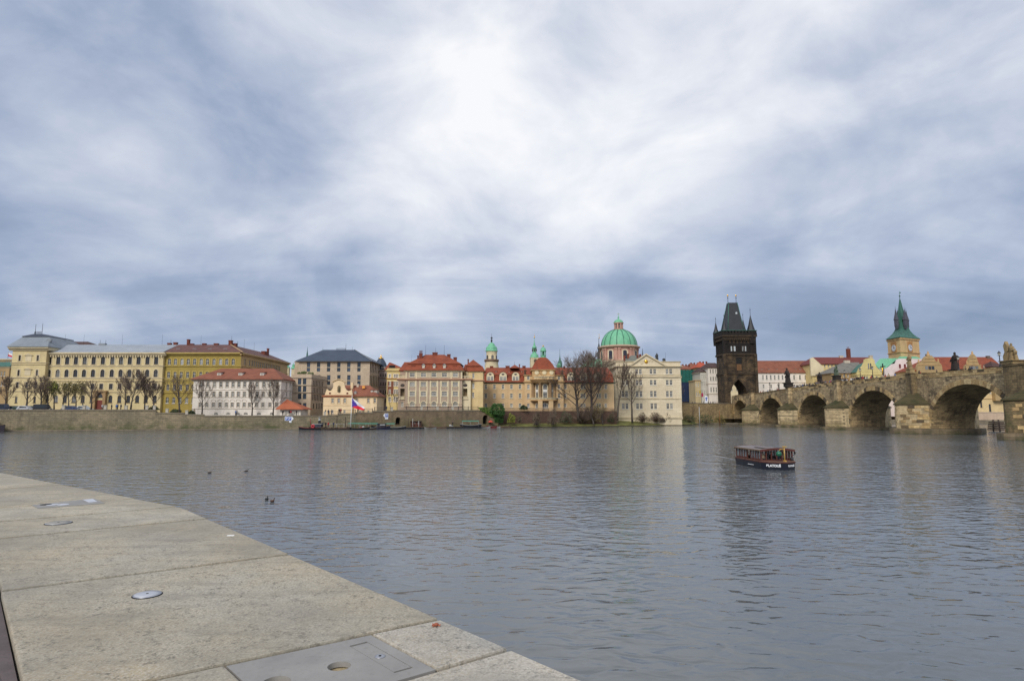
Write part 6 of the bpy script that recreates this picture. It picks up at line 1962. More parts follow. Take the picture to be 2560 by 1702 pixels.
# ------------------------------------------------------------------ the gate tower
TST = masonry('tower_stone', A(108, 88, 62), A(50, 41, 33), A(18, 16, 15), 1.1, .5, .4, .8, .6, bump=.6, soot=.7)
TSTD = masonry('tower_stone_dark', A(42, 35, 30), A(30, 26, 23), A(17, 15, 15), 1.0, .5, .3, .5, .5, bump=.6)
TRIM = masonry('tower_trim', A(86, 70, 50), A(56, 46, 36), A(28, 24, 22), .7, .4, .4, .5, .3)
X0, X1, Y0, Y1 = 95.3, 109.3, 272.0, 282.5
tw = thing('gate_tower', 'dark gothic bridge tower with steep wedge roof, corner spires and pointed gate', 'tower', (X0, Y0, SQZ - .9))
fw_ = Facade((X0, Y0), (X1, Y0)); fn_ = Facade((X0, Y1), (X0, Y0)); fe_ = Facade((X1, Y1), (X0, Y1)); fs_ = Facade((X1, Y0), (X1, Y1))
zT = lambda y, px=1850: zY(y, Y0, px)
zg0, zg1 = SQZ - .5, zT(948)
ga, gb = fw_.st(1826.5, 975)[0], fw_.st(1866.5, 975)[0]
fw_.holes.append((ga, gb, zg0, zg1, (gb - ga) * .78, Y1 - Y0)); fe_.holes.append((fe_.L - gb, fe_.L - ga, zg0, zg1, (gb - ga) * .78, .01))
zbase, zs1, zs2, zgal, ztop = SQZ - .9, zT(933.5), zT(885.5), zT(842), zT(827)
for nm, za, zb_, m_ in (('lower_stage', zbase, zs1, TST), ('middle_stage', zs1, zs2, TST), ('upper_stage', zs2, zgal, TSTD)):
    mb = MB()
    for f in (fw_, fn_, fe_, fs_): wall_mesh(mb, f, 0, f.L, za, zb_)
    mb.build(nm, m_, tw)
for z_, e, h in ((zs1, .35, .7), (zs2, .4, .8)):
    mb = MB(); mb.box((X0 - e, Y0 - e, z_ - h / 2), (X1 + e, Y1 + e, z_ + h / 2)); mb.build('string_course', TRIM, tw)
mb = MB(); e = .9
mb.box((X0 - .5, Y0 - .5, zgal - .9), (X1 + .5, Y1 + .5, zgal)); mb.box((X0 - e, Y0 - e, zgal), (X1 + e, Y1 + e, zgal + .7)); mb.build('gallery_floor', TRIM, tw)
zpar = ztop - zgal - .7
for k in range(11):
    u = X0 - e + (X1 - X0 + 2 * e) * (k + .5) / 11
    mb = MB(); mb.box((u - .48, Y0 - e, zgal + .7), (u + .48, Y0 - e + .45, ztop)); mb.build('battlement', TSTD, tw)
for k in range(8):
    v = Y0 - e + (Y1 - Y0 + 2 * e) * (k + .5) / 8
    mb = MB(); mb.box((X0 - e, v - .48, zgal + .7), (X0 - e + .45, v + .48, ztop)); mb.build('battlement', TSTD, tw)
mb = MB(); mb.box((X0 - e + .06, Y0 - e + .1, zgal + .69), (X1 + e - .06, Y1 + e - .1, zgal + .7 + zpar * .55)); mb.build('gallery_parapet', TSTD, tw)
mb = MB(); mb.box((X0 - e - .1, Y0 - e - .1, ztop), (X1 + e + .1, Y0 - e + .6, ztop + .22)); mb.box((X0 - e - .1, Y0 - e + .6, ztop), (X0 - e + .6, Y1 + e, ztop + .22)); mb.build('gallery_copper', COPPER_D, tw)
mb = MB()                                             # corbels and blind tracery
for k in range(16):
    u = X0 + (X1 - X0) * (k + .5) / 16; mb.box((u - .22, Y0 - .8, zgal - 1.6), (u + .22, Y0, zgal - .9))
for k in range(12):
    v = Y0 + (Y1 - Y0) * (k + .5) / 12; mb.box((X0 - .8, v - .22, zgal - 1.6), (X0, v + .22, zgal - .9))
o = mb.build('corbels', TRIM, tw); o['kind'] = 'stuff'
for k in range(9):
    u = X0 + .7 + (X1 - X0 - 1.4) * k / 8; mb = MB(); mb.box((u - .17, Y0 - .3, zs2 + .4), (u + .17, Y0 + .02, zgal - 1.0)); mb.build('blind_pier', TSTD, tw)
for k in range(7):
    v = Y0 + .7 + (Y1 - Y0 - 1.4) * k / 6; mb = MB(); mb.box((X0 - .3, v - .17, zs2 + .4), (X0 + .02, v + .17, zgal - 1.0)); mb.build('blind_pier', TSTD, tw)
u_ = [fw_.st(x, 873)[0] for x in (1829, 1836.5, 1857.5, 1864.8)]
for k in range(8):
    u = fw_.L * (k + .75) / 8.5; mb = MB(); mb.box((X0 + u - .45, Y0 - .07, zT(858)), (X0 + u + .45, Y0 + .02, zT(847))); mb.build('tracery_panel', TRIM, tw)
for u in u_:                                          # the four pale windows
    hh = round(zT(865) - zT(878), 2); ms = window_meshes(.95, hh, 0, 1, 3, .08, FRAME_D, plain('pale_window', A(200, 206, 206), .3), -.12, .14, TRIM)
    o = place('window', ms[0], tw, Vector((X0 + u, Y0, zT(878))) - parent_base(tw)); place('pane', ms[1], o, (0, 0, 0)); place('surround', ms[2], o, (0, 0, 0))
un, zn0, zn1 = fw_.st(1847.5, 910)[0], zT(927), zT(893.5)
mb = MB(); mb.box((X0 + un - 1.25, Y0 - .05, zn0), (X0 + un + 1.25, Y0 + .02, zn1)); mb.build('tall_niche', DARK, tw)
mb = MB(); mb.box((X0 + un - 1.1, Y0 - .09, zn0 + .2), (X0 + un + 1.1, Y0 - .06, zn0 + (zn1 - zn0) * .5)); mb.build('niche_panel', plaster('niche_brown', A(116, 84, 54)), tw)
mb = MB()
for sx in (-1.45, 1.45): mb.box((X0 + un + sx - .16, Y0 - .2, zn0 - .3), (X0 + un + sx + .16, Y0 + .02, zn1 + .3))
mb.box((X0 + un - 1.29, Y0 - .2, zn1 + .01), (X0 + un + 1.29, Y0 + .02, zn1 + .3)); mb.build('niche_frame', TRIM, tw)
rngp = random.Random(3)
for k in range(14):                                   # weathered ashlars standing proud
    u, z = rngp.uniform(.6, fw_.L - .9), rngp.uniform(zs1 + 1, zs2 - 1)
    if abs(u - un) < 2: continue
    mb = MB(); mb.box((X0 + u - .5, Y0 - rngp.uniform(.05, .1), z - .28), (X0 + u + .5, Y0 + .02, z + .28)); mb.build('ashlar', TRIM, tw)
# buttresses at the corners, ring of stones over the gate
for (x, y) in ((X0, Y0), (X1, Y0)):
    mb = MB(); mb.box((x - .6, y - .6, zbase), (x + .6, y + .6, zs2 + .1)); mb.build('corner_buttress', TST, tw)
    mb = MB(); mb.box((x - .45, y - .45, zs2 + .1), (x + .45, y + .45, zgal - .4)); mb.build('corner_shaft', TSTD, tw)
wg = gb - ga; ao = arch_pts(wg + 1.5, zg1 - wg * .78, wg * .78 + 1.0, 14, (ga + gb) / 2); ai = arch_pts(wg + .02, zg1 - wg * .78, wg * .78 + .02, 14, (ga + gb) / 2)
for k in range(14):
    mb = MB(); g_ = .03
    mb.prism([(X0 + x, Y0 - .28, z) for x, z in (ao[k], ao[k + 1], ai[k + 1], ai[k])], (0, .3, 0)); mb.build('gate_voussoir', TRIM if k % 2 else TST, tw)
# roof
RD = tiles('tower_slate', A(42, 44, 48), A(30, 32, 36), .8, .5)
zr0, zr1 = zY(826.5, 274, 1840), zY(757.5, 278, 1831)
a4 = [(97.9, 273.2), (105.2, 273.2), (105.2, 283.0), (97.9, 283.0)]; b4 = [(100.1, 277.0), (104.1, 277.0), (104.1, 279.2), (100.1, 279.2)]
mb = MB(); P4 = [Vector((x, y, zr0)) for x, y in a4]; Q4 = [Vector((x, y, zr1)) for x, y in b4]
for i in range(4):
    j = (i + 1) % 4; mb.poly([P4[i], P4[j], Q4[j], Q4[i]])
mb.poly(Q4); mb.build('wedge_roof', RD, tw)
for i in range(4):
    mb = MB(); mb.tube([P4[i], Q4[i]], .16, 5); mb.build('hip_flashing', COPPER_D, tw)
mb = MB(); mb.box((X0 - .2, Y0 - .2, ztop - .2), (X1 + .2, Y1 + .2, zr0 - .05)); mb.build('roof_deck', RD, tw)
mb = MB(); k = .62; c = P4[0].lerp(Q4[0], k).lerp(P4[1].lerp(Q4[1], k), .68); mb.box((c.x - .4, c.y - .35, c.z - .5), (c.x + .4, c.y + .3, c.z + .4)); mb.build('roof_window', plain('pale_window', A(200, 206, 206), .3), tw)
for x in (100.2, 104.0):
    mb = MB(); mb.tube([(x, 278.1, zr1), (x, 278.1, zr1 + 3.2)], [.12, .06], 5); mb.ball((x, 278.1, zr1 + 2.3), .28, 6); mb.build('roof_pole', IRON, tw)
    mb = MB(); mb.ball((x, 278.1, zr1 + 3.5), .38, 6, 0, (1, .6, 1.2)); mb.build('gold_tip', GOLD, tw)
for (x, y, k) in ((96.2, 272.9, .8), (108.2, 272.9, 1.1), (108.2, 281.8, 1.0), (95.5, 282.2, .8)):
    mb = MB(); h = 6.6 * k
    mb.lathe([(1.35 * k + .3, zgal - 3), (1.5 * k + .3, zgal), (1.5 * k + .2, ztop + .25)], 8, (x, y, 0), 0, False); mb.build('turret', TSTD, tw)
    mb = MB(); mb.lathe([(1.6 * k + .2, ztop + .2), (1.0 * k, ztop + h * .38), (.1, ztop + h), (.05, ztop + h + 3.2 * k)], 8, (x, y, 0), 0, False); mb.ball((x, y, ztop + h + 2.2 * k), .2, 5); mb.build('turret_spire', RD, tw)
# ------------------------------------------------------------------ the stone bridge
BST = masonry('bridge_stone', A(222, 196, 150), A(164, 140, 104), A(46, 41, 37), 1.0, .45, .12, .75, .6, moss=A(90, 92, 44), mossz=(0.2, 3.5), bump=.7, soot=.62, tide=.8)
BSTL = masonry('bridge_stone_low', A(230, 206, 160), A(190, 166, 126), A(58, 52, 46), 1.0, .5, .2, .7, .5, moss=A(84, 84, 40), mossz=(0.0, 2.6), bump=.7, soot=.5, tide=.9)
BSTD = masonry('bridge_stone_dark', A(156, 134, 96), A(106, 92, 68), A(42, 38, 34), 1.0, .5, .2, .6, .7, moss=A(70, 78, 36), mossz=(0, 9), bump=.7)
MOSS = masonry('mossy_cap', A(92, 82, 52), A(58, 60, 30), A(52, 46, 32), .8, .5, .4, .4, .2)


def block_mat():
    m, t, b = newmat('block_stone')
    oi = t.new('ShaderNodeObjectInfo'); geo = t.new('ShaderNodeNewGeometry')
    n = t.noise(geo.outputs['Position'], 1.6, 4.0, .65)
    c = t.ramp(oi.outputs['Random'], [(0.0, A(84, 74, 60)), (.14, A(112, 96, 72)), (.26, A(182, 152, 106)), (.7, A(212, 180, 126)), (1.0, A(228, 202, 150))])
    c = t.mix(t.maprange(n, .4, .75, 0, .65), c, A(84, 72, 54))
    t.put(b.inputs['Base Color'], c); b.inputs['Roughness'].default_value = .92
    return m


BLOCK = block_mat()
XN, XS = 96.3, 106.3
br = thing('stone_bridge', 'medieval sandstone bridge of five visible arches with pointed mossy cutwaters', 'bridge', (XN, 268, 0))
fb = Facade((XN, 268.0), (XN, 38.0)); fsb = Facade((XS, 38.0), (XS, 268.0))
ARCH = [(266, 250.5, 10.0), (238, 216.5, 10.3), (206, 184.3, 10.5), (174.7, 151.3, 10.75), (141.0, 117.0, 10.9), (106.0, 83.0, 10.8), (73.0, 50.0, 10.6)]
ZPAR = [(38, 12.6), (120, 13.8), (150, 14.1), (190, 13.9), (236, 12.6), (268, 12.2)]
def zpar_(y):
    for (a, za), (b_, zb_) in zip(ZPAR, ZPAR[1:]):
        if a <= y <= b_: return za + (zb_ - za) * (y - a) / (b_ - a)
    return ZPAR[-1][1]


ZW = 11.0
for (ya, yb_, zc_) in ARCH:
    s0, s1 = 268 - ya, 268 - yb_
    rise = min(zc_ - 1.6, (s1 - s0) * .42)
    fb.holes.append((s0, s1, -1.0, zc_, rise, XS - XN))
    t0, t1 = yb_ - 38, ya - 38
    fsb.holes.append((t0, t1, -1.0, zc_, rise, .02))
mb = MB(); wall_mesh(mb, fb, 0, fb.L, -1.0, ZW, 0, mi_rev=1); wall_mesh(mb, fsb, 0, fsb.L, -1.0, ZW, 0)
mb.build('spandrel_wall', [BST, masonry('shaded_soffit_stone', A(190, 164, 120), A(136, 116, 84), A(40, 36, 32), 1.0, .45, .13, .6, .5, bump=.7, soot=.5, tide=1.2)], br)  # soot patches, and shade of the arch undersides painted into the stone colour
ys = [38 + 5 * k for k in range(47)]; ys = [y for y in ys if y <= 268]
mb = MB()
for a, c in zip(ys, ys[1:]):
    za, zc_ = zpar_(a) - 1.15, zpar_(c) - 1.15
    mb.poly([(XN, c, ZW), (XN, a, ZW), (XN, a, za), (XN, c, zc_)]); mb.poly([(XS, a, ZW), (XS, c, ZW), (XS, c, zc_), (XS, a, za)])
    mb.poly([(XN, a, za), (XS, a, za), (XS, c, zc_), (XN, c, zc_)], 1)
mb.poly([(XN, 38, -1), (XS, 38, -1), (XS, 38, zpar_(38) - 1.15), (XN, 38, zpar_(38) - 1.15)])
mb.build('upper_wall', [BST, plain('bridge_paving', A(120, 110, 98))], br)
mb = MB()                                             # parapet core and coping
for a, c in zip(ys, ys[1:]):
    for (xa, xb) in ((XN + .08, XN + .42), (XS - .42, XS - .08)):
        p = [(xa, a, zpar_(a) - 1.16), (xb, a, zpar_(a) - 1.16), (xb, a, zpar_(a) - .16), (xa, a, zpar_(a) - .16)]
        q = [(xa, c, zpar_(c) - 1.16), (xb, c, zpar_(c) - 1.16), (xb, c, zpar_(c) - .16), (xa, c, zpar_(c) - .16)]
        mb.add(p + q, [(0, 1, 5, 4), (1, 2, 6, 5), (2, 3, 7, 6), (3, 0, 4, 7)])
mb.build('parapet_core', BST, br)
ub = MB(); ub.box((-.5, -.5, -.5), (.5, .5, .5)); UB = ub.mesh('block', BLOCK)
rb = random.Random(11)
base_br = parent_base(br)
def block(x, y, z, sx, sy, sz, name='parapet_stone', slope=0.0, rz=0.0):
    o = place(name, UB, br, Vector((x, y, z)) - base_br)
    o.scale = (sx, sy, sz); o.rotation_euler = (slope, 0, rz)
    return o
y = 104.0
while y < 262:                                        # parapet stones: two courses and a coping
    L = rb.uniform(1.15, 1.9) * (1.0 if y < 200 else 1.5)
    ym = y + L / 2; sl_ = math.atan2(zpar_(y + L) - zpar_(y), L)
    z = zpar_(ym)
    block(XN + .22 + rb.uniform(-.02, .02), ym, z - .08, .62, L - .02, .16, 'coping_stone', sl_)
    if y < 215:
        block(XN + .06 + rb.uniform(-.02, .02), ym - .3, z - .42, .2, L - .04, .46, 'parapet_stone', sl_)
        block(XN + .06 + rb.uniform(-.02, .02), ym + .3, z - .91, .2, L - .04, .46, 'parapet_stone', sl_)
    y += L
for (ya, yb_, zc_) in ARCH:                           # ring of voussoirs round each arch
    s0, s1 = ya, yb_; wd = ya - yb_; rise = min(zc_ - 1.6, wd * .42); zs = zc_ - rise
    n = max(17, int(wd * 1.55)) | 1
    o_, i_ = [], []
    for k in range(n + 1):
        a = PI * k / n
        cth, sth = math.cos(a), math.sin(a)
        i_.append((ya - wd / 2 + wd / 2 * cth, zs + rise * sth))
        nx_, nz_ = cth / (wd / 2), sth / rise; ln = math.hypot(nx_, nz_)
        o_.append((i_[-1][0] + nx_ / ln * 1.05, i_[-1][1] + nz_ / ln * 1.05))
    for k in range(n):
        def lp(p, q, t): return (p[0] + (q[0] - p[0]) * t, p[1] + (q[1] - p[1]) * t)
        g = .04
        q = [lp(o_[k], o_[k + 1], g), lp(o_[k], o_[k + 1], 1 - g), lp(i_[k], i_[k + 1], 1 - g), lp(i_[k], i_[k + 1], g)]
        mb = MB(); e = rb.uniform(.10, .18); mb.prism([(XN - e, yy, zz) for yy, zz in q], (.5 + e, 0, 0)); mb.build('voussoir', BLOCK, br)
PIERS = [(106.0, 117.3, 6.4, 7.1, 3.0), (141.0, 151.3, 4.7, 6.7, 3.7), (174.7, 184.3, 4.6, 6.2, 3.0), (206, 216.5, 4.6, 5.8, 3.2), (238, 250.5, 4.6, 5.7, 3.2), (73, 83, 4.6, 6.5, 3.0)]
for i, (ya, yb_, pj, zc_, ch) in enumerate(PIERS):
    ym = (ya + yb_) / 2
    stone = BSTD if i == 0 else BSTL
    for sgn, X in ((-1, XN), (1, XS)):
        nose = [(X - sgn * .02, ya + .1), (X - sgn * .02, yb_ - .1), (X + sgn * pj * .92, ym + .9), (X + sgn * pj, ym + .2), (X + sgn * pj, ym - .2), (X + sgn * pj * .92, ym - .9)]
        mb = MB(); mb.prism([(x, yy, -1) for x, yy in nose], (0, 0, zc_ + 1)); mb.build('cutwater', stone, br)
        lip = [(X + (x - X) * 1.05 + sgn * .1, ym + (yy - ym) * 1.05) for x, yy in nose]
        mb = MB(); mb.prism([(x, yy, zc_) for x, yy in lip], (0, 0, .25)); apex = (X - sgn * .05, ym, zc_ + ch)
        n = len(lip)
        for k in range(n): mb.poly([(*lip[k], zc_ + .25), (*lip[(k + 1) % n], zc_ + .25), apex])
        mb.build('cutwater_cap', MOSS, br)
        # pillar carrying the statue
        pw = 5.0 if i == 0 else 1.35
        yc = ym; ym = ym + 1.4 if i == 0 else ym
        pdp = 2.0 if i == 0 else 1.1
        ztop_ = zpar_(ym) + .05
        mb = MB(); mb.prism([(X - sgn * .3, ym - pw, zc_ + .4), (X + sgn * pdp, ym - pw * .72, zc_ + .4), (X + sgn * pdp, ym + pw * .72, zc_ + .4), (X - sgn * .3, ym + pw, zc_ + .4)], (0, 0, ztop_ - zc_ - .4)); mb.build('statue_pillar', BSTD if i < 2 else BST, br)
        mb = MB(); mb.prism([(X - sgn * .4, ym - pw - .15, ztop_), (X + sgn * (pdp + .2), ym - pw * .72 - .15, ztop_), (X + sgn * (pdp + .2), ym + pw * .72 + .15, ztop_), (X - sgn * .4, ym + pw + .15, ztop_)], (0, 0, .3)); mb.build('pillar_cap', BSTD, br)
        ym = yc
    # footing under the pier, both noses
    ex = 1.3
    ft = [(XN - pj - ex, ym - .8), (XN - pj - ex, ym + .8), (XN - .5, yb_ + ex), (XS + .5, yb_ + ex), (XS + pj + ex, ym + .8), (XS + pj + ex, ym - .8), (XS + .5, ya - ex), (XN - .5, ya - ex)]
    mb = MB(); mb.prism([(x, yy, -1) for x, yy in ft], (0, 0, 2.25 if i < 2 else 1.75)); mb.build('pier_footing', masonry('footing_stone', A(146, 128, 100), A(112, 100, 80), A(62, 56, 48), 1.6, .6, .3, .5, .5, moss=A(70, 72, 38), mossz=(0, 1.2)), br)
    # facing stones of the nearest noses, slightly uneven
    if i < 2:
        p0, p1 = Vector((XN, yb_ - .1)), Vector((XN - pj * .92, ym + .9))
        q0, q1 = Vector((XN - pj, ym - .2)), Vector((XN, ya + .1))
        for (a_, c_) in ((p0, p1), (Vector((XN - pj * .92, ym - .9)), q1)):
            d = (c_ - a_); Ln = d.length; d.normalize(); ang = math.atan2(d.y, d.x); nn = Vector((d.y, -d.x))
            if nn.x > 0: nn = -nn
            for r_ in range(8 if i else 8):
                z = 1.6 + r_ * .66
                if z > zc_ - .35: break
                u = .1 + (.5 if r_ % 2 else 0)
                while u < Ln - .5:
                    Lb = min(rb.uniform(.9, 1.5), Ln - .08 - u)
                    c0 = a_ + d * (u + Lb / 2) + nn * rb.uniform(-.03, .03)
                    if rb.random() < .62: block(c0.x, c0.y, z, Lb - .04, .22, .60, 'facing_stone', 0, ang)
                    u += Lb
# ------------------------------------------------------------------ statues and lamps of the bridge
SAND = masonry('statue_sandstone', A(196, 170, 122), A(150, 128, 92), A(64, 54, 44), 9, 9, .8, .4, .5)
SANDD = plain('statue_dark', A(52, 44, 40), .9)
BRONZ = plain('statue_verdigris', A(92, 104, 84), .8)


def figure(mb, c, h, rz=0.0, lean=0.0, arm=0):
    """robed figure: one turned body with shoulders, head and an arm"""
    r = h * .15
    M = Matrix.Translation(c) @ Matrix.Rotation(rz, 4, 'Z') @ Matrix.Rotation(lean, 4, 'Y') @ Matrix.Diagonal((1, .75, 1, 1))
    mb.lathe([(r * 1.25, 0), (r * 1.15, h * .12), (r * .95, h * .35), (r * .8, h * .52), (r * 1.05, h * .68), (r * 1.15, h * .76), (r * .55, h * .83), (r * .36, h * .855), (r * .52, h * .90), (r * .48, h * .95), (r * .1, h)], 10, (0, 0, 0), 0, True, 0, M)
    for s_ in (-1, 1):
        if arm == 2 and s_ > 0: pts = [(s_ * r * 1.0, 0, h * .76), (s_ * r * 1.7, -r * .4, h * .86), (s_ * r * 1.9, -r * .5, h * 1.02)]
        else: pts = [(s_ * r * 1.0, 0, h * .76), (s_ * r * 1.35, -r * .5, h * .6), (s_ * r * .7, -r * 1.1, h * .56)]
        mb.tube([M @ Vector(p) for p in pts], [r * .32, r * .28, r * .2], 6)


def statue(label, loc, hp, hf, mat, figs, pw=1.2, ped=None, extra=None):
    t = thing('statue_group', label, 'statue', loc, 'statues along the bridge parapet')
    x, y, z = loc
    mb = MB(); mb.box((x - pw * .5, y - pw * .6, z), (x + pw * .5, y + pw * .6, z + hp * .8)); mb.box((x - pw * .6, y - pw * .72, z + hp * .8), (x + pw * .6, y + pw * .72, z + hp)); mb.build('pedestal', ped or mat, t)
    for (dy, k, arm, ln) in figs:
        mb = MB(); figure(mb, (x, y + dy, z + hp), hf * k, -PI / 2, ln, arm); mb.build('figure', mat, t)
    if extra: extra(t, x, y, z + hp)
    return t


def banner(t, x, y, z):
    pts = [(y + .75, z), (y + 1.75, z), (y + 1.85, z + .9), (y + 1.35, z + 1.7), (y + 1.55, z + 2.9), (y + 1.1, z + 3.75), (y + .72, z + 2.9), (y + .62, z + 1.2)]
    mb = MB(); mb.prism([(x - .3, a, b_) for a, b_ in pts], (.6, 0, 0)); mb.build('cloud_shaft', SAND, t)


statue('large pale sandstone group with a tall curved shaft on the nearest bridge pillar', (95.2, 115.3, zpar_(115) + .35), .7, 3.3, SAND, ((0.1, 1.0, 0, .03), (-.95, .66, 0, -.08)), 2.4, extra=banner)
statue('pale sandstone saint on a tall pedestal above the second cutwater', (95.8, 146.1, zpar_(146) + .35), 1.0, 3.6, SAND, ((0, 1, 0, 0), (.6, .6, 0, 0)), 1.2)
statue('green weathered group of figures on a wide pedestal, third pillar', (95.8, 179.5, zpar_(179) + .35), 1.5, 2.9, BRONZ, ((0, 1, 2, 0), (.9, .7, 0, .1), (-.8, .7, 0, -.1)), 1.6, SANDD)
statue('tall blackened statue group standing nearest the gate tower', (95.8, 211.2, zpar_(211) + .35), 1.5, 5.2, SANDD, ((.5, 1, 0, 0), (-.9, .75, 0, -.08), (1.3, .6, 0, 0)), 2.2)
statue('black statue of a robed saint before the bright red roof', (106.8, 146.1, zpar_(146) + .35), .8, 4.2, SANDD, ((0, 1, 0, 0), (.9, .78, 0, .05)), 1.9)
statue('dark mounted group on the far parapet beside the cream house', (106.8, 211.2, zpar_(211) + .35), 1.6, 3.6, SANDD, ((0, 1, 0, 0), (-1.1, .8, 0, 0), (1.0, .7, 0, 0)), 2.2)
statue('small grey statue on the far parapet in front of the long white building', (106.8, 244, zpar_(244) + .35), 1.0, 3.0, plain('statue_grey', A(130, 122, 112)), ((0, 1, 0, .05),), 1.6)
c = (106.6, 174.5, zpar_(174))
t_ = thing('crucifix', 'tall dark crucifix standing on the far parapet above the crowd', 'crucifix', c)
mb = MB(); mb.box((c[0] - .5, c[1] - .6, c[2]), (c[0] + .5, c[1] + .6, c[2] + 1.2)); mb.build('pedestal', SANDD, t_)
mb = MB(); mb.box((c[0] - .12, c[1] - .12, c[2] + 1.2), (c[0] + .12, c[1] + .12, c[2] + 4.9)); mb.box((c[0] - .1, c[1] - 1.1, c[2] + 3.9), (c[0] + .1, c[1] + 1.1, c[2] + 4.15)); mb.build('cross', IRON, t_)
mb = MB(); mb.lathe([(.1, 1.9), (.17, 2.6), (.22, 3.2), (.1, 3.4), (.13, 3.6), (.02, 3.75)], 7, (c[0] - .2, c[1], c[2])); mb.tube([(c[0] - .2, c[1] - 1.0, c[2] + 3.95), (c[0] - .2, c[1], c[2] + 3.3), (c[0] - .2, c[1] + 1.0, c[2] + 3.95)], .07, 5); mb.build('corpus', GOLD, t_)


def lamp_post(label, x, y, z, h=4.3):
    t = thing('street_lamp', label, 'street lamp', (x, y, z), 'gas lamps on the bridge')
    mb = MB(); mb.lathe([(.28, 0), (.3, .2), (.16, .5), (.1, .9), (.07, h * .72), (.12, h * .74), (.05, h * .78)], 8, (x, y, z)); mb.build('post', IRON, t)
    mb = MB(); mb.lathe([(.16, h * .78), (.3, h * .92)], 6, (x, y, z), 0, False); mb.build('lantern_glass', plain('lamp_glass', (.5, .48, .42), .3), t)
    mb = MB(); mb.lathe([(.36, h * .92), (.26, h * .96), (.1, h), (.02, h + .2)], 6, (x, y, z), 0, False); mb.build('lantern_cap', IRON, t)
    mb = MB(); mb.box((x - .45, y - .03, z + h * .76), (x + .45, y + .03, z + h * .78)); mb.build('ladder_bar', IRON, t)


for (px, lb, X) in ((2399, 'black lamp post on the parapet in front of the red museum roof', 96.6), (2503, 'black lamp post on the parapet just left of the nearest pillar', 96.6), (2182, 'slim lamp post above the crowd beside the yellow gable', 96.6), (2151, 'slim lamp post left of the yellow gable house', 96.6), (2112, 'slim lamp post before the grey mansard roof', 96.6), (1923, 'slim lamp post in front of the long white building, close to the tower', 96.6)):
    y = X * F / (px - CX); lamp_post(lb, X, y, zpar_(y) - .2, 3.3)

# ------------------------------------------------------------------ people
SKIN = plain('skin', (.45, .28, .2), .6)
HAIR = plain('hair', (.03, .02, .015), .7)
TROUS = plain('trousers', (.02, .022, .03), .8)
COATS = {'black': (.015, .015, .017), 'navy': (.02, .03, .07), 'red': (.30, .03, .03), 'grey': (.14, .14, .15), 'blue': (.05, .13, .34), 'beige': (.38, .29, .19), 'white': (.6, .6, .6), 'green': (.05, .12, .06)}
PMESH = {}


def person_mesh(coat, pose='stand'):
    key = (coat, pose)
    if key in PMESH: return PMESH[key]
    mb = MB()
    if pose == 'stand':
        for s_ in (-1, 1): mb.tube([(s_ * .10, -.05, 0), (s_ * .10, .02, .04), (s_ * .10, .01, .45), (s_ * .09, 0, .86)], [.05, .055, .065, .09], 6, 1)
        hip = .84
    elif pose == 'walk':
        mb.tube([(.10, -.34, .02), (.10, -.28, .05), (.10, -.14, .46), (.09, 0, .86)], [.05, .055, .065, .09], 6, 1); mb.tube([(-.10, .30, .02), (-.10, .34, .08), (-.10, .10, .46), (-.09, 0, .86)], [.05, .055, .065, .09], 6, 1); hip = .84
    else:                                            # seated
        for s_ in (-1, 1): mb.tube([(s_ * .11, -.45, 0), (s_ * .11, -.42, .42), (s_ * .10, 0, .48)], [.055, .07, .095], 6, 1)
        hip = .42
    mb.lathe([(.15, hip - .06), (.17, hip + .05), (.145, hip + .22), (.19, hip + .46), (.17, hip + .54), (.06, hip + .60)], 10, (0, 0, 0), 0, True, 0, Matrix.Diagonal((1.12, .72, 1, 1)))
    for s_ in (-1, 1): mb.tube([(s_ * .19, 0, hip + .52), (s_ * .25, .02, hip + .25), (s_ * .22, -.10, hip + .02)], [.065, .052, .042], 6, 0); mb.ball((s_ * .22, -.13, hip - .03), .045, 5, 2)
    mb.tube([(0, 0, hip + .57), (0, -.01, hip + .68)], .052, 6, 2)
    mb.ball((0, -.01, hip + .76), .105, 7, 2, (.85, 1, 1.18)); mb.ball((0, .02, hip + .795), .108, 7, 3, (.9, 1, 1.0))
    me = mb.mesh('person', [plain('coat_' + coat, COATS[coat], .85), TROUS, SKIN, HAIR])
    PMESH[key] = me
    return me


def person(label, coat, loc, rz=0.0, pose='stand', group=None, k=1.0):
    o = bpy.data.objects.new('person', person_mesh(coat, pose)); COL.objects.link(o)
    o.location = loc; o.rotation_euler = (0, 0, rz); o.scale = (k, k, k)
    return tag(o, label, 'person', group)


rp = random.Random(21)
CW = ['black', 'black', 'navy', 'grey', 'red', 'blue', 'beige', 'white', 'black', 'navy']
ZONES = [(120, 'on the nearest span under the red museum roof'), (147, 'between the crucifix and the second cutwater saint'), (176, 'before the yellow gable house'), (190, 'before the grey mansard roof'), (205, 'left of the green statue group'), (222, 'beside the blackened statue group'), (265, 'close to the gate tower')]
ORD = 'first second third fourth fifth sixth seventh eighth ninth tenth'.split()
wk = {}
for k in range(150):
    y = rp.choice([rp.uniform(160, 214), rp.uniform(160, 214), rp.uniform(122, 262)])
    zn = [q for q, _ in ZONES if q <= y][-1]; coat = rp.choice(CW)
    wk.setdefault((zn, coat), []).append((y, XN + .9 + abs(rp.gauss(0, 1.6))))
for (zn, coat), lst in wk.items():
    for i, (y, x) in enumerate(sorted(lst, reverse=True)[:10]):
        person('%s-coated walker, %s from left, %s' % (coat, ORD[i], dict(ZONES)[zn]), coat, (x, y, zpar_(y) - .86), rp.uniform(-PI, PI), 'stand', 'walkers in %s coats on the bridge' % coat, rp.uniform(.96, 1.12))
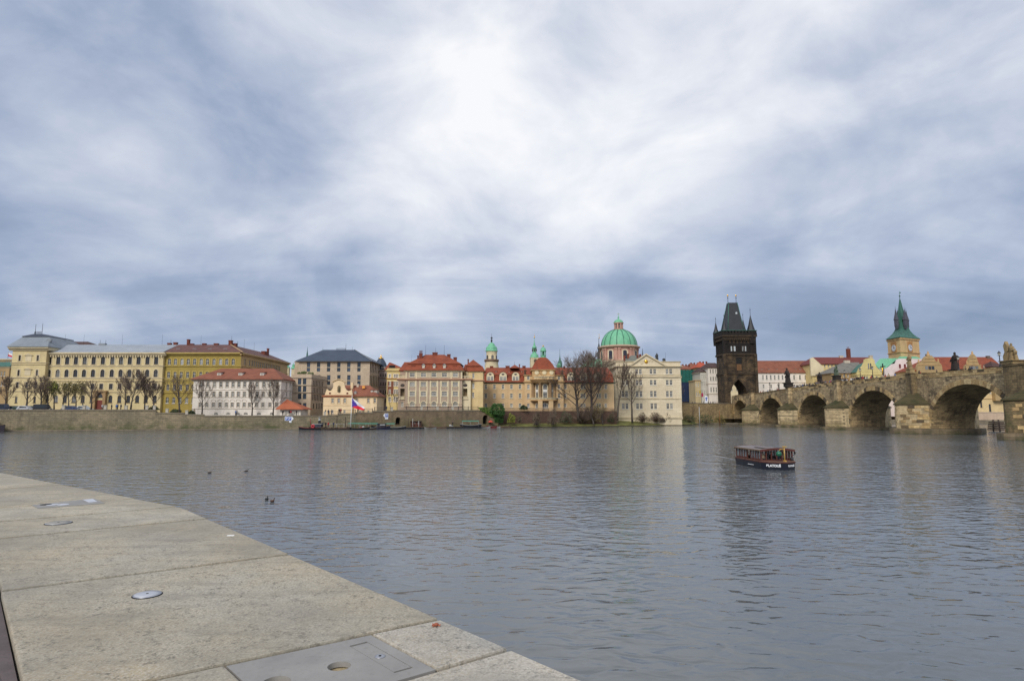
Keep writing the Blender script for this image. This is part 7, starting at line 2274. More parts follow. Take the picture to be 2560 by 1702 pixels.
# ------------------------------------------------------------------ bare trees, bushes, ivy
def leafmat(name, col, var=.35, tr=0.3):
    if name in MATS: return MATS[name]
    m, t, b = newmat(name)
    geo = t.new('ShaderNodeNewGeometry')
    n = t.noise(geo.outputs['Position'], 1.1, 3.0, .6); n2 = t.noise(geo.outputs['Position'], 6.0, 2.0, .5)
    f = t.math('MULTIPLY', t.maprange(n, .3, .7, 1 - var, 1 + var), t.maprange(n2, .3, .7, .75, 1.25))
    t.put(b.inputs['Base Color'], t.mix(1.0, col, f, 'MULTIPLY')); b.inputs['Roughness'].default_value = .7
    MATS[name] = m
    return m


BARK = leafmat('bark_dark', (.070, .054, .045), .3)
BARK2 = leafmat('bark_grey', (.105, .085, .066), .3)
TWIG = leafmat('twigs_brown', (.150, .105, .078), .3)
TWIG2 = leafmat('twigs_olive', (.155, .130, .075), .3)
LEAF_Y = leafmat('young_leaves', (.22, .24, .035), .35)
LEAF_O = leafmat('olive_buds', (.19, .155, .045), .35)
IVY = leafmat('ivy_leaves', (.040, .105, .020), .5)
IVY_L = leafmat('ivy_light', (.11, .19, .03), .4)
BUSHG = leafmat('bush_green', (.05, .075, .028), .4)
BUSHB = leafmat('bush_brown', (.115, .090, .055), .35)


def leaves(mb, pts, size, r, mi=0):
    for p in pts:
        a, e = r.uniform(0, 2 * PI), r.uniform(-1, 1)
        n = Vector((math.cos(a), math.sin(a), e)).normalized()
        u = n.orthogonal().normalized(); v = n.cross(u); s = size * r.uniform(.6, 1.3)
        p = Vector(p)
        mb.add([p - u * s * .5, p + v * s * .32, p + u * s * .5, p - v * s * .32], [(0, 1, 2, 3)], mi)


def tree(name, label, px, pyb, Y, pyt, spread, seed, group, lean=0, limbs=9, sub=6, twig=6, bark=BARK, twm=TWIG, fork=.32, tr=.26, leaf=None, nleaf=0, lsize=.3, z0=None, up=.35, tw_r=.028):
    r = random.Random(seed)
    base = W(px, pyb, Y)
    if z0 is not None: base.z = z0
    top = W(px + lean, pyt, Y)
    H = top.z - base.z
    LX = top.x - base.x + (pyb - pyt) * 0 
    half = spread / F * Y / 2
    T, K, tips = [], [], []

    def path(p, d, L, n, wob, upb):
        out = [p.copy()]
        for i in range(n):
            d = (d + Vector((r.uniform(-1, 1), r.uniform(-1, 1), r.uniform(-.6, 1) * .7 + upb)) * wob).normalized()
            p = p + d * (L / n); out.append(p.copy())
        return out

    tk = path(Vector((0, 0, 0)), Vector((0, 0, 1)), 1.0, 7, .10, .6)
    T.append((tk, [tr * (1 - .8 * i / 7) for i in range(8)], 7))
    def at(pth, t):
        q = t * (len(pth) - 1); i = min(int(q), len(pth) - 2)
        return pth[i].lerp(pth[i + 1], q - i), (pth[i + 1] - pth[i]).normalized()
    for k in range(limbs):
        t = fork + (1 - fork) * (k + r.random() * .8) / limbs
        p, d = at(tk, min(t, .98)); a = k * 2.4 + r.uniform(-.5, .5)
        sp = r.uniform(.7, 1.1) * (1.15 - .6 * t)
        dd = (Vector((math.cos(a) * sp, math.sin(a) * sp, .55 + up * r.random())) ).normalized()
        L = (1 - t) * .62 + .20
        lp_ = path(p, dd, L, 5, .22, .35); rl = tr * (1 - .75 * t) * .42
        T.append((lp_, [rl * (1 - .75 * i / 5) for i in range(6)], 5))
        for j in range(sub):
            t2 = .25 + .75 * (j + r.random()) / sub
            p2, d2 = at(lp_, min(t2, .99))
            d3 = (d2 + Vector((r.uniform(-1, 1), r.uniform(-1, 1), r.uniform(-.5, 1))) * .8).normalized()
            bp = path(p2, d3, L * r.uniform(.3, .55), 3, .25, .25)
            K.append((bp, [rl * .36, rl * .26, .03, .018], 3))
            for q in range(twig):
                p4, d4 = at(bp, .2 + .8 * r.random())
                d5 = (d4 + Vector((r.uniform(-1, 1), r.uniform(-1, 1), r.uniform(-.5, 1))) * .9).normalized()
                tp = path(p4, d5, L * r.uniform(.14, .34), 2, .35, .2)
                K.append((tp, [tw_r, tw_r * .8, tw_r * .5], 3)); tips += tp[1:]
    allp = [p for q in T + K for p in q[0]]
    mx = sorted(abs(p.x) for p in allp)[int(len(allp) * .985)]; my = sorted(abs(p.y) for p in allp)[int(len(allp) * .985)]
    mz = sorted(p.z for p in allp)[int(len(allp) * .995)]
    def fit(p): return Vector((p.x / mx * half + LX * (p.z / mz) ** 1.2, p.y / my * half, p.z / mz * H))
    t_ = thing(name, label, 'tree', base, group)
    mb = MB()
    for q, rr, n in T: mb.tube([fit(p) for p in q], rr, n)
    me = mb.mesh('trunk', bark); o = bpy.data.objects.new('trunk', me); COL.objects.link(o); o.parent = t_
    mb = MB()
    for q, rr, n in K: mb.tube([fit(p) for p in q], rr, n)
    me = mb.mesh('crown', twm); o = bpy.data.objects.new('crown', me); COL.objects.link(o); o.parent = t_
    if leaf and nleaf:
        mb = MB(); leaves(mb, [fit(r.choice(tips)) + Vector((r.gauss(0, .3), r.gauss(0, .3), r.gauss(0, .3))) for _ in range(nleaf)], lsize, r)
        me = mb.mesh('foliage', leaf); o = bpy.data.objects.new('foliage', me); COL.objects.link(o); o.parent = t_
    return t_


GA = 'bare trees along the embankment'
sz = lambda i: segs[i][1] - .12
TL = [  # px, base y, Y, top y, spread px, lean, label, dense
    (14, 1018, 174, 940, 44, 3, 'dense reddish bare tree at the far left edge before the corner house', 3),
    (66, 1018, 168, 944, 50, 10, 'crooked leaning bare tree in front of the pavilion corner', 0),
    (103, 1018, 172, 938, 48, 2, 'dark twiggy bare tree at the right edge of the pavilion', 3),
    (119, 1018, 176, 955, 30, 0, 'slim dark bare tree close beside the pavilion tree', 2),
    (228, 1018, 170, 950, 44, -2, 'thin dark bare tree just left of the red portal door', 0),
    (313, 1018, 176, 940, 42, -4, 'open bare tree right of the portal, two from the tall one', 1),
    (327, 1018, 170, 921, 56, 0, 'tallest bare tree in front of the cream academy', 3),
    (362, 1018, 174, 940, 46, 2, 'dense brown bare tree left of the olive corner', 4),
    (385, 1018, 172, 950, 38, 0, 'round bare tree directly before the olive house edge', 3),
    (449, 1027, 173, 936, 62, 2, 'dark bare tree standing in front of the olive yellow front', 1),
    (505, 1033, 178, 946, 44, -1, 'slender bare tree at the left end of the white riverside house', 0),
    (630, 1038, 181.4, 953, 46, 2, 'bare tree before the middle windows of the white riverside house', 0),
    (683, 1038, 181.6, 945, 52, 0, 'broad bare tree before the right windows of the white riverside house', 1),
]
for i, (px, yb_, Y, yt, sp, ln, lb, dn) in enumerate(TL):
    zz = sz(0) if px < 395 else sz(1) if px < 468 else sz(2) if px < 515 else sz(3)
    tree('bare_tree', lb, px, yb_, Y, yt, sp * 1.12, 100 + i, GA, ln, 12 + dn, 7, 6 + dn, z0=zz, fork=.22, tr=.22 if px not in (66, 449) else .28, tw_r=.022 if px > 400 else .026)
for i, (px, yt, sp, lb, lf, nl) in enumerate(((136, 952, 26, 'bright yellow green budding tree, first of the budding row', LEAF_Y, 420), (157, 962, 30, 'brownish budding tree, second of the budding row', LEAF_O, 200), (172, 955, 34, 'tall olive budding tree in the middle of the budding row', LEAF_O, 330), (190, 960, 34, 'wide olive budding tree, fourth of the budding row', LEAF_O, 330), (208, 952, 34, 'olive budding tree at the right end of the budding row', LEAF_O, 330))):
    tree('budding_tree', lb, px, 1018, 174 + (i % 2) * 3, yt, sp, 160 + i, 'budding trees along the embankment', 0, 9, 6, 5, twm=TWIG2, bark=BARK2, z0=sz(0), tr=.2, leaf=lf, nleaf=nl, lsize=.38)
for i, (px, lb) in enumerate(((977, 'thin young bare tree with grey bark left of the yellow house'), (993, 'thin young bare tree before the left loggia'))):
    tree('young_tree', lb, px, 1019, 197 + i * 2, 978, 24, 180 + i, 'young trees by the mansard palace', 0, 7, 4, 4, bark=BARK2, twm=TWIG2, z0=5.3, tr=.12, fork=.4)
# the big trees on the right
tree('bare_tree', 'wide spreading old tree in front of the long building, right of rotunda', 1446, 1052, 214, 892, 150, 204, 'tall bare trees on the bank', -6, 18, 9, 10, z0=2.0, tr=.56, fork=.22, up=.15, tw_r=.030)
tree('bare_tree', 'tall dense old tree with vertical limbs, second right of rotunda', 1479, 1052, 217, 876, 96, 209, 'tall bare trees on the bank', 2, 18, 9, 10, z0=2.0, tr=.55, fork=.24, up=.6, tw_r=.030)
tree('bare_tree', 'very tall bare tree seen against the green dome, tangled crown', 1475, 1040, 240, 880, 96, 216, 'tall bare trees on the bank', 0, 16, 9, 9, bark=BARK2, twm=TWIG2, z0=4.0, tr=.5, fork=.45, up=.4, tw_r=.028)
tree('bare_tree', 'tall bare tree with leaning trunk at the left edge of the ivory house', 1543, 1050, 222.5, 900, 58, 205, 'tall bare trees on the bank', 15, 15, 7, 7, bark=BARK2, twm=TWIG, z0=1.2, tr=.42, fork=.45, up=.7, tw_r=.03)
tree('bare_tree', 'straight tall bare tree before the second window column of the ivory house', 1581, 1053, 224.5, 920, 58, 206, 'tall bare trees on the bank', 2, 14, 7, 6, bark=BARK, twm=TWIG, z0=1.0, tr=.40, fork=.42, up=.3, tw_r=.028)
tree('bare_tree', 'smaller forked bare tree at the right corner of the ivory house', 1684, 1054, 236.5, 960, 42, 210, 'tall bare trees on the bank', 8, 10, 6, 5, bark=BARK2, twm=TWIG, z0=1.0, tr=.4, fork=.40, up=.6, tw_r=.028)
tree('low_tree', 'low leaning willow on the bank before the garden wall', 1507, 1056, 217, 1010, 76, 211, 'low trees on the bank', -14, 10, 7, 6, bark=BARK, twm=TWIG2, z0=.7, tr=.3, fork=.15, up=.1, leaf=LEAF_O, nleaf=150)
tree('low_tree', 'low crooked tree near the water at the foot of the ivory house', 1484, 1056, 213.5, 1016, 50, 212, 'low trees on the bank', -6, 8, 7, 6, bark=BARK, twm=TWIG, z0=.6, tr=.3, fork=.2, up=.1)


def bush(name, label, px, py, Y, wpx, hpx, mats, seed, group=None, n=420, size=.4, cat='shrub', twigs=40, flat=.8):
    """rounded shrub: twigs from the ground and leaf-sized faces through the volume"""
    r = random.Random(seed)
    c = W(px, py, Y); w_, h = wpx / F * Y / 2, hpx / F * Y
    t_ = thing(name, label, cat, (c.x, c.y, c.z), group)
    mb = MB(); tips = []
    for k in range(twigs):
        a, e = r.uniform(0, 2 * PI), r.uniform(.15, 1)
        q = Vector((math.cos(a) * w_ * (1 - e * e * .7) * r.uniform(.5, 1), math.sin(a) * w_ * .7 * r.uniform(.4, 1), h * e * r.uniform(.7, 1)))
        m_ = q * .5 + Vector((r.uniform(-.2, .2), r.uniform(-.2, .2), .2)); mb.tube([(0, 0, 0), m_, q], [.05, .035, .015], 3); tips += [m_, q]
    me = mb.mesh('branches', TWIG); o = bpy.data.objects.new('branches', me); COL.objects.link(o); o.parent = t_
    mb = MB(); pts = []
    while len(pts) < n:
        x, y, z = r.uniform(-1, 1), r.uniform(-1, 1), r.uniform(0, 1)
        d = x * x + y * y + (z * 1.0) ** 2
        bump_ = .8 + .25 * math.sin(5 * x + seed) * math.cos(4 * z + 2 * y)
        if d < bump_ and d > bump_ * r.uniform(0, .75): pts.append((x * w_, y * w_ * flat, z * h))
    leaves(mb, pts, size, r)
    me = mb.mesh('foliage', mats); o = bpy.data.objects.new('foliage', me); COL.objects.link(o); o.parent = t_
    return t_


# ivy cascading over the wall beside the gate
t_ = px_thing('ivy', 'dark green ivy mound pouring over the embankment wall beside the right gate', 'ivy', 1228, 1056, 203)
r = random.Random(5); mb = MB(); mb2 = MB(); p1_, p2_ = [], []
fwl = segs[-1][0]
def on_wall(px, py, out):
    u, z = fwl.st(px, py); return fwl.p(u, z, -out)
for k in range(1500):                                 # bushy head
    a, e = r.uniform(0, 2 * PI), r.uniform(-.3, 1)
    q = W(1243, 1030, 203); rr = r.uniform(.7, 1) ** .5
    p1_.append((q.x + math.cos(a) * 2.55 * rr * math.sqrt(max(0, 1 - e * e * .8)), q.y + math.sin(a) * 1.7 * rr + .3, q.z + e * 2.9 * rr))
for k in range(1700):                                 # hanging curtain
    px, f_ = r.uniform(1222, 1258), r.random()
    low = 1056 if px > 1236 else 1046 - (1236 - px) * .9
    p1_.append(on_wall(px, 1026 + (low - 1026) * f_ ** .8, r.uniform(.05, .7) * (1.2 - f_)))
for k in range(900):                                  # thinner sheet creeping left
    px = 1196 + 36 * r.random() ** .7; top = 1018; low = 1022 + (px - 1196) * .62
    p2_.append(on_wall(px, top + (low - top) * r.random(), r.uniform(.05, .4)))
leaves(mb, p1_, .42, r); leaves(mb2, p2_, .36, r); mb.build('foliage', IVY, t_); mb2.build('creeping_foliage', IVY_L, t_)
bush('round_bush', 'clipped round green bush on the balustrade left of the rotunda', 1310, 1023, 209.5, 23, 11.5, BUSHG, 31, None, 600, .4)
bush('weeping_shrub', 'bright yellow green weeping shrub before the dark garden wall', 1279, 1056, 205, 23, 26, LEAF_Y, 32, None, 620, .36)
bush('grey_shrub', 'grey leafless rounded shrub beside the yellow green one', 1298, 1056, 206.5, 16, 20, BUSHB, 33, None, 260, .3)
bush('brown_shrub', 'rounded brown leafless shrub on the grass below the rotunda', 1341, 1062, 206.2, 24, 36, BUSHB, 34, 'brown shrubs below the garden wall', 420, .36, twigs=80)
bush('brown_shrub', 'wider brown leafless shrub on the grass, right of the rotunda shrub', 1382, 1061, 208, 36, 42, BUSHB, 35, 'brown shrubs below the garden wall', 520, .36, twigs=100)
bush('dark_stump', 'small dark round stump bush at the foot of the left brown shrub', 1341, 1063, 205.4, 12, 11, BARK, 36, None, 200, .3, 'bush')
bush('dark_stump', 'small dark stump bush at the foot of the wider brown shrub', 1382, 1062, 207.2, 8, 9, BARK, 37, None, 150, .3, 'bush')
for i, (px, w_, h, m_, lb) in enumerate(((1416, 40, 32, BUSHG, 'dark green low bush against the garden wall'), (1455, 70, 56, BUSHB, 'large brown thicket under the old spreading tree'), (1484, 50, 50, LEAF_O, 'olive thicket under the second old tree'), (1530, 34, 32, BUSHB, 'brown thicket at the left corner of the ivory house'), (1524, 22, 24, BUSHG, 'green bush between the leaning trunk and the garden wall'),
                                       (1606, 40, 26, BUSHB, 'low brown brush before the ivory house, beside the straight tree'), (1640, 48, 28, BUSHB, 'widest brown brush before the ivory house'), (1667, 34, 30, BUSHB, 'brown brush at the right part of the ivory house'), (1693, 26, 30, BUSHG, 'green brown brush at the right corner of the ivory house'), (1655, 18, 12, BARK, 'small dark bush low on the bank before the ivory house'))):
    Y = 211 + (px - 1416) * .088; bush('thicket', lb, px, 1056 - (px - 1416) * .006, Y, w_, h, m_, 50 + i, 'thickets along the bank', 520, .32, twigs=170)
for i, (px, w_, h, m_, lb) in enumerate(((1724, 34, 24, BUSHG, 'green growth at the foot of the square wall, left one'), (1765, 44, 28, BUSHG, 'green growth at the foot of the square wall, middle one'), (1800, 30, 22, LEAF_O, 'olive growth at the foot of the wall near the tower'))):
    bush('wall_growth', lb, px, 1058, 249 + i * 4.5, w_, h, m_, 70 + i, 'growth at the foot of the square wall', 420, .4)
for i, (px, w_, lb) in enumerate(((384, 30, 'low dark green hedge left of the olive house'), (480, 20, 'dark green shrub at the left corner of the white riverside house'), (440, 30, 'dark fenced bush in front of the olive house'))):
    zz = sz(0) if i == 0 else sz(2) if i == 1 else sz(1); q = face_px(px, 176); o = bush('hedge', lb, px, 1030, 176, w_, 11, BUSHG, 80 + i, None, 420, .35); o.location.z = zz
# thin vegetation in the grass
mb = MB(); r = random.Random(9); pts = []
for k in range(1600):
    px = r.uniform(1262, 1700); v = face_px(px, 204.5 + (px - 1240) * .07); tt = r.uniform(.6, 9); pts.append((v.x, v.y + tt, .45 + tt * .16))
leaves(mb, pts, .32, r); o = mb.build('bank_grass', leafmat('grass_tufts', (.10, .12, .035), .4)); tag(o, 'rough grass tufts on the low river bank', 'grass', kind='stuff')

# ------------------------------------------------------------------ railings on the embankment
def railing(label, px0, px1, seg, h=1.05, post=3.2, solid=False, group='iron railings on the embankment wall'):
    f, zt = segs[seg]
    a, c = max(.1, f.st(px0, 1030)[0]), min(f.L - .1, f.st(px1, 1030)[0])
    q = f.p(a, zt, .3)
    t_ = thing('railing', label, 'railing', q, group)
    M = f.M(); n = max(1, int((c - a) / post))
    mb = MB(); mb.box((a, .26, zt + h - .07), (c, .34, zt + h), 0, M); mb.build('top_rail', IRON, t_)
    mb = MB(); mb.box((a, .27, zt + .12), (c, .33, zt + .18), 0, M); mb.build('bottom_rail', IRON, t_)
    for k in range(n + 1):
        u = a + (c - a) * k / n; mb = MB(); mb.box((u - .07, .22, zt), (u + .07, .38, zt + h + .12), 0, M); mb.build('railing_post', IRON, t_)
    mb = MB(); m = int((c - a) / .22)
    for k in range(m):
        u = a + (c - a) * (k + .5) / m; mb.box((u - .014, .286, zt + .18), (u + .014, .314, zt + h - .07), 0, M)
    o = mb.build('bars', IRON, t_); o['kind'] = 'stuff'


railing('iron railing before the gabled peach house, lowest step', 823, 848, 4)
railing('iron railing before the peach house, second step', 850, 892, 5)
railing('iron railing on the third step below the flag', 894, 934, 6)
railing('iron railing on the fourth step before the grey corner house', 937, 984, 7)
railing('long iron railing before the mansard palace', 1016, 1196, 8)
PLB = dict(zip((157, 209, 262, 314, 366, 392, 417, 466, 812, 985, 1054, 1094, 1132), ('short pale coping pillar before the first budding trees', 'short pale coping pillar at the last budding tree, beside the silver car', 'short pale coping pillar right of the portal door', 'short pale coping pillar at the foot of the open tree', 'short pale coping pillar between the two dense brown trees', 'short pale coping pillar before the dark green hedge', 'short pale coping pillar left of the tree at the olive front', 'short pale coping pillar at the left edge of the white house', 'short pale coping pillar at the left corner of the peach house', 'short pale coping pillar before the yellow town house', 'first short coping pillar in the long railing by the mansard palace', 'middle short coping pillar in the long railing by the mansard palace', 'last short coping pillar in the long railing by the mansard palace')))
POST = plain('pale_post', A(196, 188, 172), .8)
for (px, sg) in ((157, 0), (209, 0), (262, 0), (314, 0), (366, 0), (392, 0), (417, 1), (466, 2), (812, 3), (985, 7), (1054, 8), (1094, 8), (1132, 8)):
    f, zt = segs[sg]; u = min(max(.4, f.st(px, 1028)[0]), f.L - .4)
    mb = MB(); mb.box((u - .32, -.02, zt + .004), (u + .32, .6, zt + .95), 0, f.M()); mb.box((u - .40, -.10, zt + .95), (u + .40, .68, zt + 1.12), 0, f.M())
    q = f.p(u, zt, .3); o = mb.build('wall_pillar', POST, None, q)
    tag(o, PLB[px], 'pillar', 'stone pillars on the embankment coping', 'thing')

# ------------------------------------------------------------------ cars on the embankment
GLS = plain('car_glass', (.02, .025, .03), .08)
RUB = plain('rubber', (.015, .015, .015), .8)


def car(label, px, Y, z, paint, seed, L=4.3, h=1.48, van=False, rz=0.0):
    c = face_px(px, Y); t_ = thing('parked_car', label, 'car', (c.x, c.y, z), 'cars parked on the embankment', rz)
    def add(name, mb, m): me = mb.mesh(name, m); o = bpy.data.objects.new(name, me); COL.objects.link(o); o.parent = t_; return o
    w_ = .86
    low = [(-L / 2, .35), (-L / 2 + .05, .75), (-L / 2 + .35, .86), (L / 2 - 1.2, .9), (L / 2 - .15, .72), (L / 2, .5), (L / 2 - .02, .28), (-L / 2 + .02, .28)]
    cab = [(-L / 2 + .25, .85), (-L / 2 + .55, h - .05), (-L / 2 + .95, h), (L * .08, h), (L * .27, .9)] if not van else [(-L / 2 + .03, .85), (-L / 2 + .08, h - .06), (-L / 2 + .3, h), (L * .22, h), (L * .36, .9)]
    mb = MB(); mb.prism([(x, -w_, zz) for x, zz in low], (0, 2 * w_, 0)); add('body', mb, paint)
    mb = MB(); n = len(cab); top = [(x, -w_ + .14 if zz > .95 else -w_ + .01, zz) for x, zz in cab]; mb.add(top + [(x, -y, zz) for x, y, zz in top], [list(range(n))[::-1], list(range(n, 2 * n))] + [(i, i + 1, n + i + 1, n + i) for i in range(n - 1)]); add('cabin', mb, paint)
    for s_ in (-1, 1):
        mb = MB(); xa, xb = cab[0][0] + .42, cab[-1][0] - .35
        mb.add([(xa, s_ * (w_ - .005), .93), (xb, s_ * (w_ - .005), .93), (xb - .42, s_ * (w_ - .115), h - .14), (xa + .25, s_ * (w_ - .115), h - .14)], [(0, 1, 2, 3)]); add('side_window', mb, GLS)
        for xw in (-L * .31, L * .31):
            mb = MB(); mb.lathe([(.16, 0), (.31, 0), (.31, .2), (.16, .2)], 14, (0, 0, 0), 0, True, 0, Matrix.Translation((xw, s_ * (w_ - .12) + (.1 if s_ < 0 else -.1) * 0, .31)) @ Matrix.Rotation(PI / 2 * (1 if s_ < 0 else -1), 4, 'X')); add('wheel', mb, RUB)
    mb = MB(); mb.box((L / 2 - .16, -.7, .55), (L / 2 + .005, -.4, .68)); mb.box((L / 2 - .16, .4, .55), (L / 2 + .005, .7, .68)); add('headlight', mb, plain('headlight', (.7, .7, .68), .2))
    return t_


def paint(n, c): return plain('paint_' + n, c, .25, 0.0, .02)
z5 = sz(0) - .38
car('dark blue van parked at the far left end of the embankment', 12, 167, z5, paint('navy', (.02, .03, .06)), 1, 5.0, 2.0, True)
car('dark green car between the left van and the leaning tree', 45, 169, z5, paint('green', (.03, .06, .05)), 2, 4.0)
car('white car parked behind the crooked leaning tree', 73, 167.5, z5, paint('white', (.42, .43, .45)), 3)
car('teal grey car right of the white car', 94, 169.5, z5, paint('teal', (.06, .13, .14)), 4, 4.1)
car('black van at the foot of the dark pavilion tree', 115, 168, z5, paint('black', (.015, .016, .02)), 5, 4.6, 1.9, True)
car('long navy car below the budding trees', 185, 168, z5, paint('blue', (.03, .05, .12)), 6, 4.6)
car('silver car left of the red portal door', 218, 171, z5, paint('silver', (.42, .46, .48)), 7, 4.2)

# people on the embankment
EP = [(262, 178, 'white', 0, 'person in a white coat standing near the academy door'), (266, 177, 'black', 0, 'person in black beside the white coat near the academy door'), (285, 174, 'navy', 0, 'person in navy right of the academy door'), (297, 172, 'blue', 0, 'person in a blue coat before the academy, left of the tallest tree'), (300, 172.6, 'black', 0, 'person in black close to the blue coat'), (308, 173, 'navy', 0, 'person in dark blue walking at the foot of the open tree'), (334, 173, 'black', 0, 'person in black right of the tallest tree trunk'),
      (491, 177.5, 'beige', 2, 'person in a beige coat at the left corner of the white riverside house'), (594, 182.2, 'blue', 3, 'person in blue in the middle of the white riverside house'), (597, 182, 'grey', 3, 'person in grey next to the blue coat'), (711, 179.9, 'black', 3, 'person in black at the left of the garden kiosk'), (727, 179.9, 'black', 3, 'person in black before the kiosk windows'), (731, 179.95, 'red', 3, 'person in a red coat before the kiosk'), (745, 180.2, 'black', 3, 'person in black at the right end of the kiosk'),
      (817, 183.5, 'black', 4, 'person in black at the lower railing left of the flag'), (824, 183, 'navy', 4, 'person in navy leaning on the lower railing'), (832, 183.4, 'grey', 4, 'person in grey beside the lower house door'), (850.5, 184.4, 'black', 5, 'person in black on the second step, left of a pair'), (855, 184.6, 'red', 5, 'person in dark red on the second step, right of a pair'), (898, 186, 'black', 6, 'person in black right below the flag'), (908, 186, 'grey', 6, 'person in grey below the flag tip'), (912, 186.3, 'black', 6, 'person in black right of the flag tip'), (968, 190, 'navy', 7, 'person in navy beside the white bag before the yellow house')]
for px, Y, coat, sg, lb in EP:
    q = face_px(px, Y); person(lb, coat, (q.x, q.y, segs[sg][1] - .12), rp.uniform(-.6, .6) + rp.choice([0, PI / 2, PI]), 'stand')
for i, (px, coat) in enumerate(((1757, 'black'), (1762, 'red'), (1768, 'black'), (1774, 'navy'), (1780, 'black'), (1785, 'grey'), (1790, 'beige'), (1797, 'black'), (1729, 'black'), (1735, 'grey'))):
    q = face_px(px, 263 + i * .5); person('walker in %s behind the square wall, %s' % (coat, 'alone by the ivory house' if px < 1732 else 'by the ochre annex' if px < 1740 else 'left of the white banner' if px < 1760 else ('just right of the white banner' if px < 1772 else 'by the pale row house' if px < 1788 else 'close to the tower foot')), coat, (q.x, q.y, SQZ - .9), rp.uniform(-3, 3), 'stand', 'walkers on the raised square')
q = face_px(1763.5, 262); t_ = thing('white_banner', 'white banner figure with a blue mark standing on the raised square', 'banner', (q.x, q.y, SQZ - .9))
mb = MB(); mb.prism([(q.x - .9, q.y, SQZ - .5), (q.x + .5, q.y, SQZ - .5), (q.x + .8, q.y, SQZ + 1.6), (q.x + .4, q.y, SQZ + 3.0), (q.x - .3, q.y, SQZ + 3.2), (q.x - .7, q.y, SQZ + 2.2), (q.x - .4, q.y, SQZ + 1.2)], (0, .35, 0)); mb.build('panel', plain('banner_white', (.75, .76, .8)), t_)
mb = MB(); mb.box((q.x - .15, q.y - .03, SQZ + .9), (q.x + .25, q.y - .004, SQZ + 2.5)); mb.box((q.x - .45, q.y - .035, SQZ + 1.9), (q.x + .55, q.y - .006, SQZ + 2.2)); mb.build('blue_mark', plain('banner_blue', (.04, .09, .35)), t_)
q = face_px(1751.5, 264); t_ = thing('street_flag', 'small hanging red and yellow flags on a pole by the netting', 'flag', (q.x, q.y, SQZ - .9))
mb = MB(); mb.tube([(q.x, q.y, SQZ - .9), (q.x, q.y, SQZ + 5.6)], .05, 5); mb.build('pole', IRON, t_)
for nm, dx, z0, z1, col in (('yellow_cloth', -.9, 4.0, 5.4, (.5, .36, .05)), ('red_cloth', .06, 2.6, 4.4, (.4, .02, .08))):
    mb = MB(); mb.prism([(q.x + dx, q.y - .05, SQZ + z0), (q.x + dx + .8, q.y + .1, SQZ + z0 + .2), (q.x + dx + .8, q.y, SQZ + z1), (q.x + dx, q.y - .1, SQZ + z1 - .2)], (0, .04, 0)); mb.build(nm, plain(nm, col), t_)

# ------------------------------------------------------------------ flag, signs
p0 = W(876, 1071, 177.0); p1 = W(880, 993, 177.0)
t_ = thing('flag_pole', 'tall slightly leaning white flag pole rising from the pontoon', 'flag pole', p0)
mb = MB(); mb.tube([p0 - Vector((0, 0, .5)), p1 + Vector((0.02, 0, .35))], [.13, .07], 8); mb.build('pole', plain('pole_white', (.72, .72, .70)), t_)
mb = MB(); mb.ball(p1 + Vector((.03, 0, .45)), .12, 6); mb.build('pole_ball', plain('pole_white', (.72, .72, .70)), t_)
# the flag: hoist along the pole, drooping to the right
hz = [W(880.2, 995, 176.8), W(880.2, 1017, 176.8)]; fy = [W(911.5, 1019, 176.4), W(911, 1025, 176.6)]
NU, NV = 16, 12
grid = []
for j in range(NV + 1):
    for i in range(NU + 1):
        u, v = i / NU, j / NV
        a = hz[0].lerp(hz[1], v); c = fy[0].lerp(fy[1], v); p = a.lerp(c, u)
        bow = (1 - v) * -.30 * math.sin(PI * u) + v * .35 * math.sin(PI * u) - u * (1 - u) * 1.0 * (1 - v) * 0
        p = p + Vector((0, .22 * math.sin(u * 9 + v * 3) * u, -bow * .6))
        grid.append(p)
def flag_face(sel, nm, col, par):
    mb = MB(); fs = []
    for j in range(NV):
        for i in range(NU):
            u, v = (i + .5) / NU, (j + .5) / NV
            tri = u < 0.5 and abs(v - .5) < .5 - u
            k = 'b' if tri else ('w' if v < .5 else 'r')
            if k == sel: fs.append((j * (NU + 1) + i, j * (NU + 1) + i + 1, (j + 1) * (NU + 1) + i + 1, (j + 1) * (NU + 1) + i))
    off = parent_base(par)
    used = sorted({x for f in fs for x in f}); mp = {x: n for n, x in enumerate(used)}
    mb.add([grid[x] for x in used], [[mp[x] for x in f] for f in fs], 0, True)
    return mb.build(nm, col, par)


fl = thing('national_flag', 'waving flag with white and red halves and a blue wedge', 'flag', hz[0])
flag_face('w', 'white_half', plain('cloth_white', (.74, .74, .76), .8), fl); flag_face('r', 'red_half', plain('cloth_red', C(226, 40, 58), .8), fl); flag_face('b', 'blue_wedge', plain('cloth_blue', C(70, 52, 150), .8), fl)


def text_mesh(name, cu):
    t = bpy.data.objects.new('tmp', cu); COL.objects.link(t)
    me = bpy.data.meshes.new_from_object(t.evaluated_get(bpy.context.evaluated_depsgraph_get()))
    bpy.data.objects.remove(t)
    o = bpy.data.objects.new(name, me); COL.objects.link(o)
    return o


def lettering(txt, loc, rot, size, mat, parent, name='lettering', ext=.006, off=0.0):
    cu = bpy.data.curves.new(name, 'FONT'); cu.body = txt; cu.size = size; cu.align_x = 'CENTER'; cu.align_y = 'CENTER'; cu.extrude = ext; cu.offset = off
    cu.materials.append(mat)
    o = text_mesh(name, cu)
    o.parent = parent; o.location = Vector(loc) - (parent_base(parent) if parent else Vector()); o.rotation_euler = rot
    return o


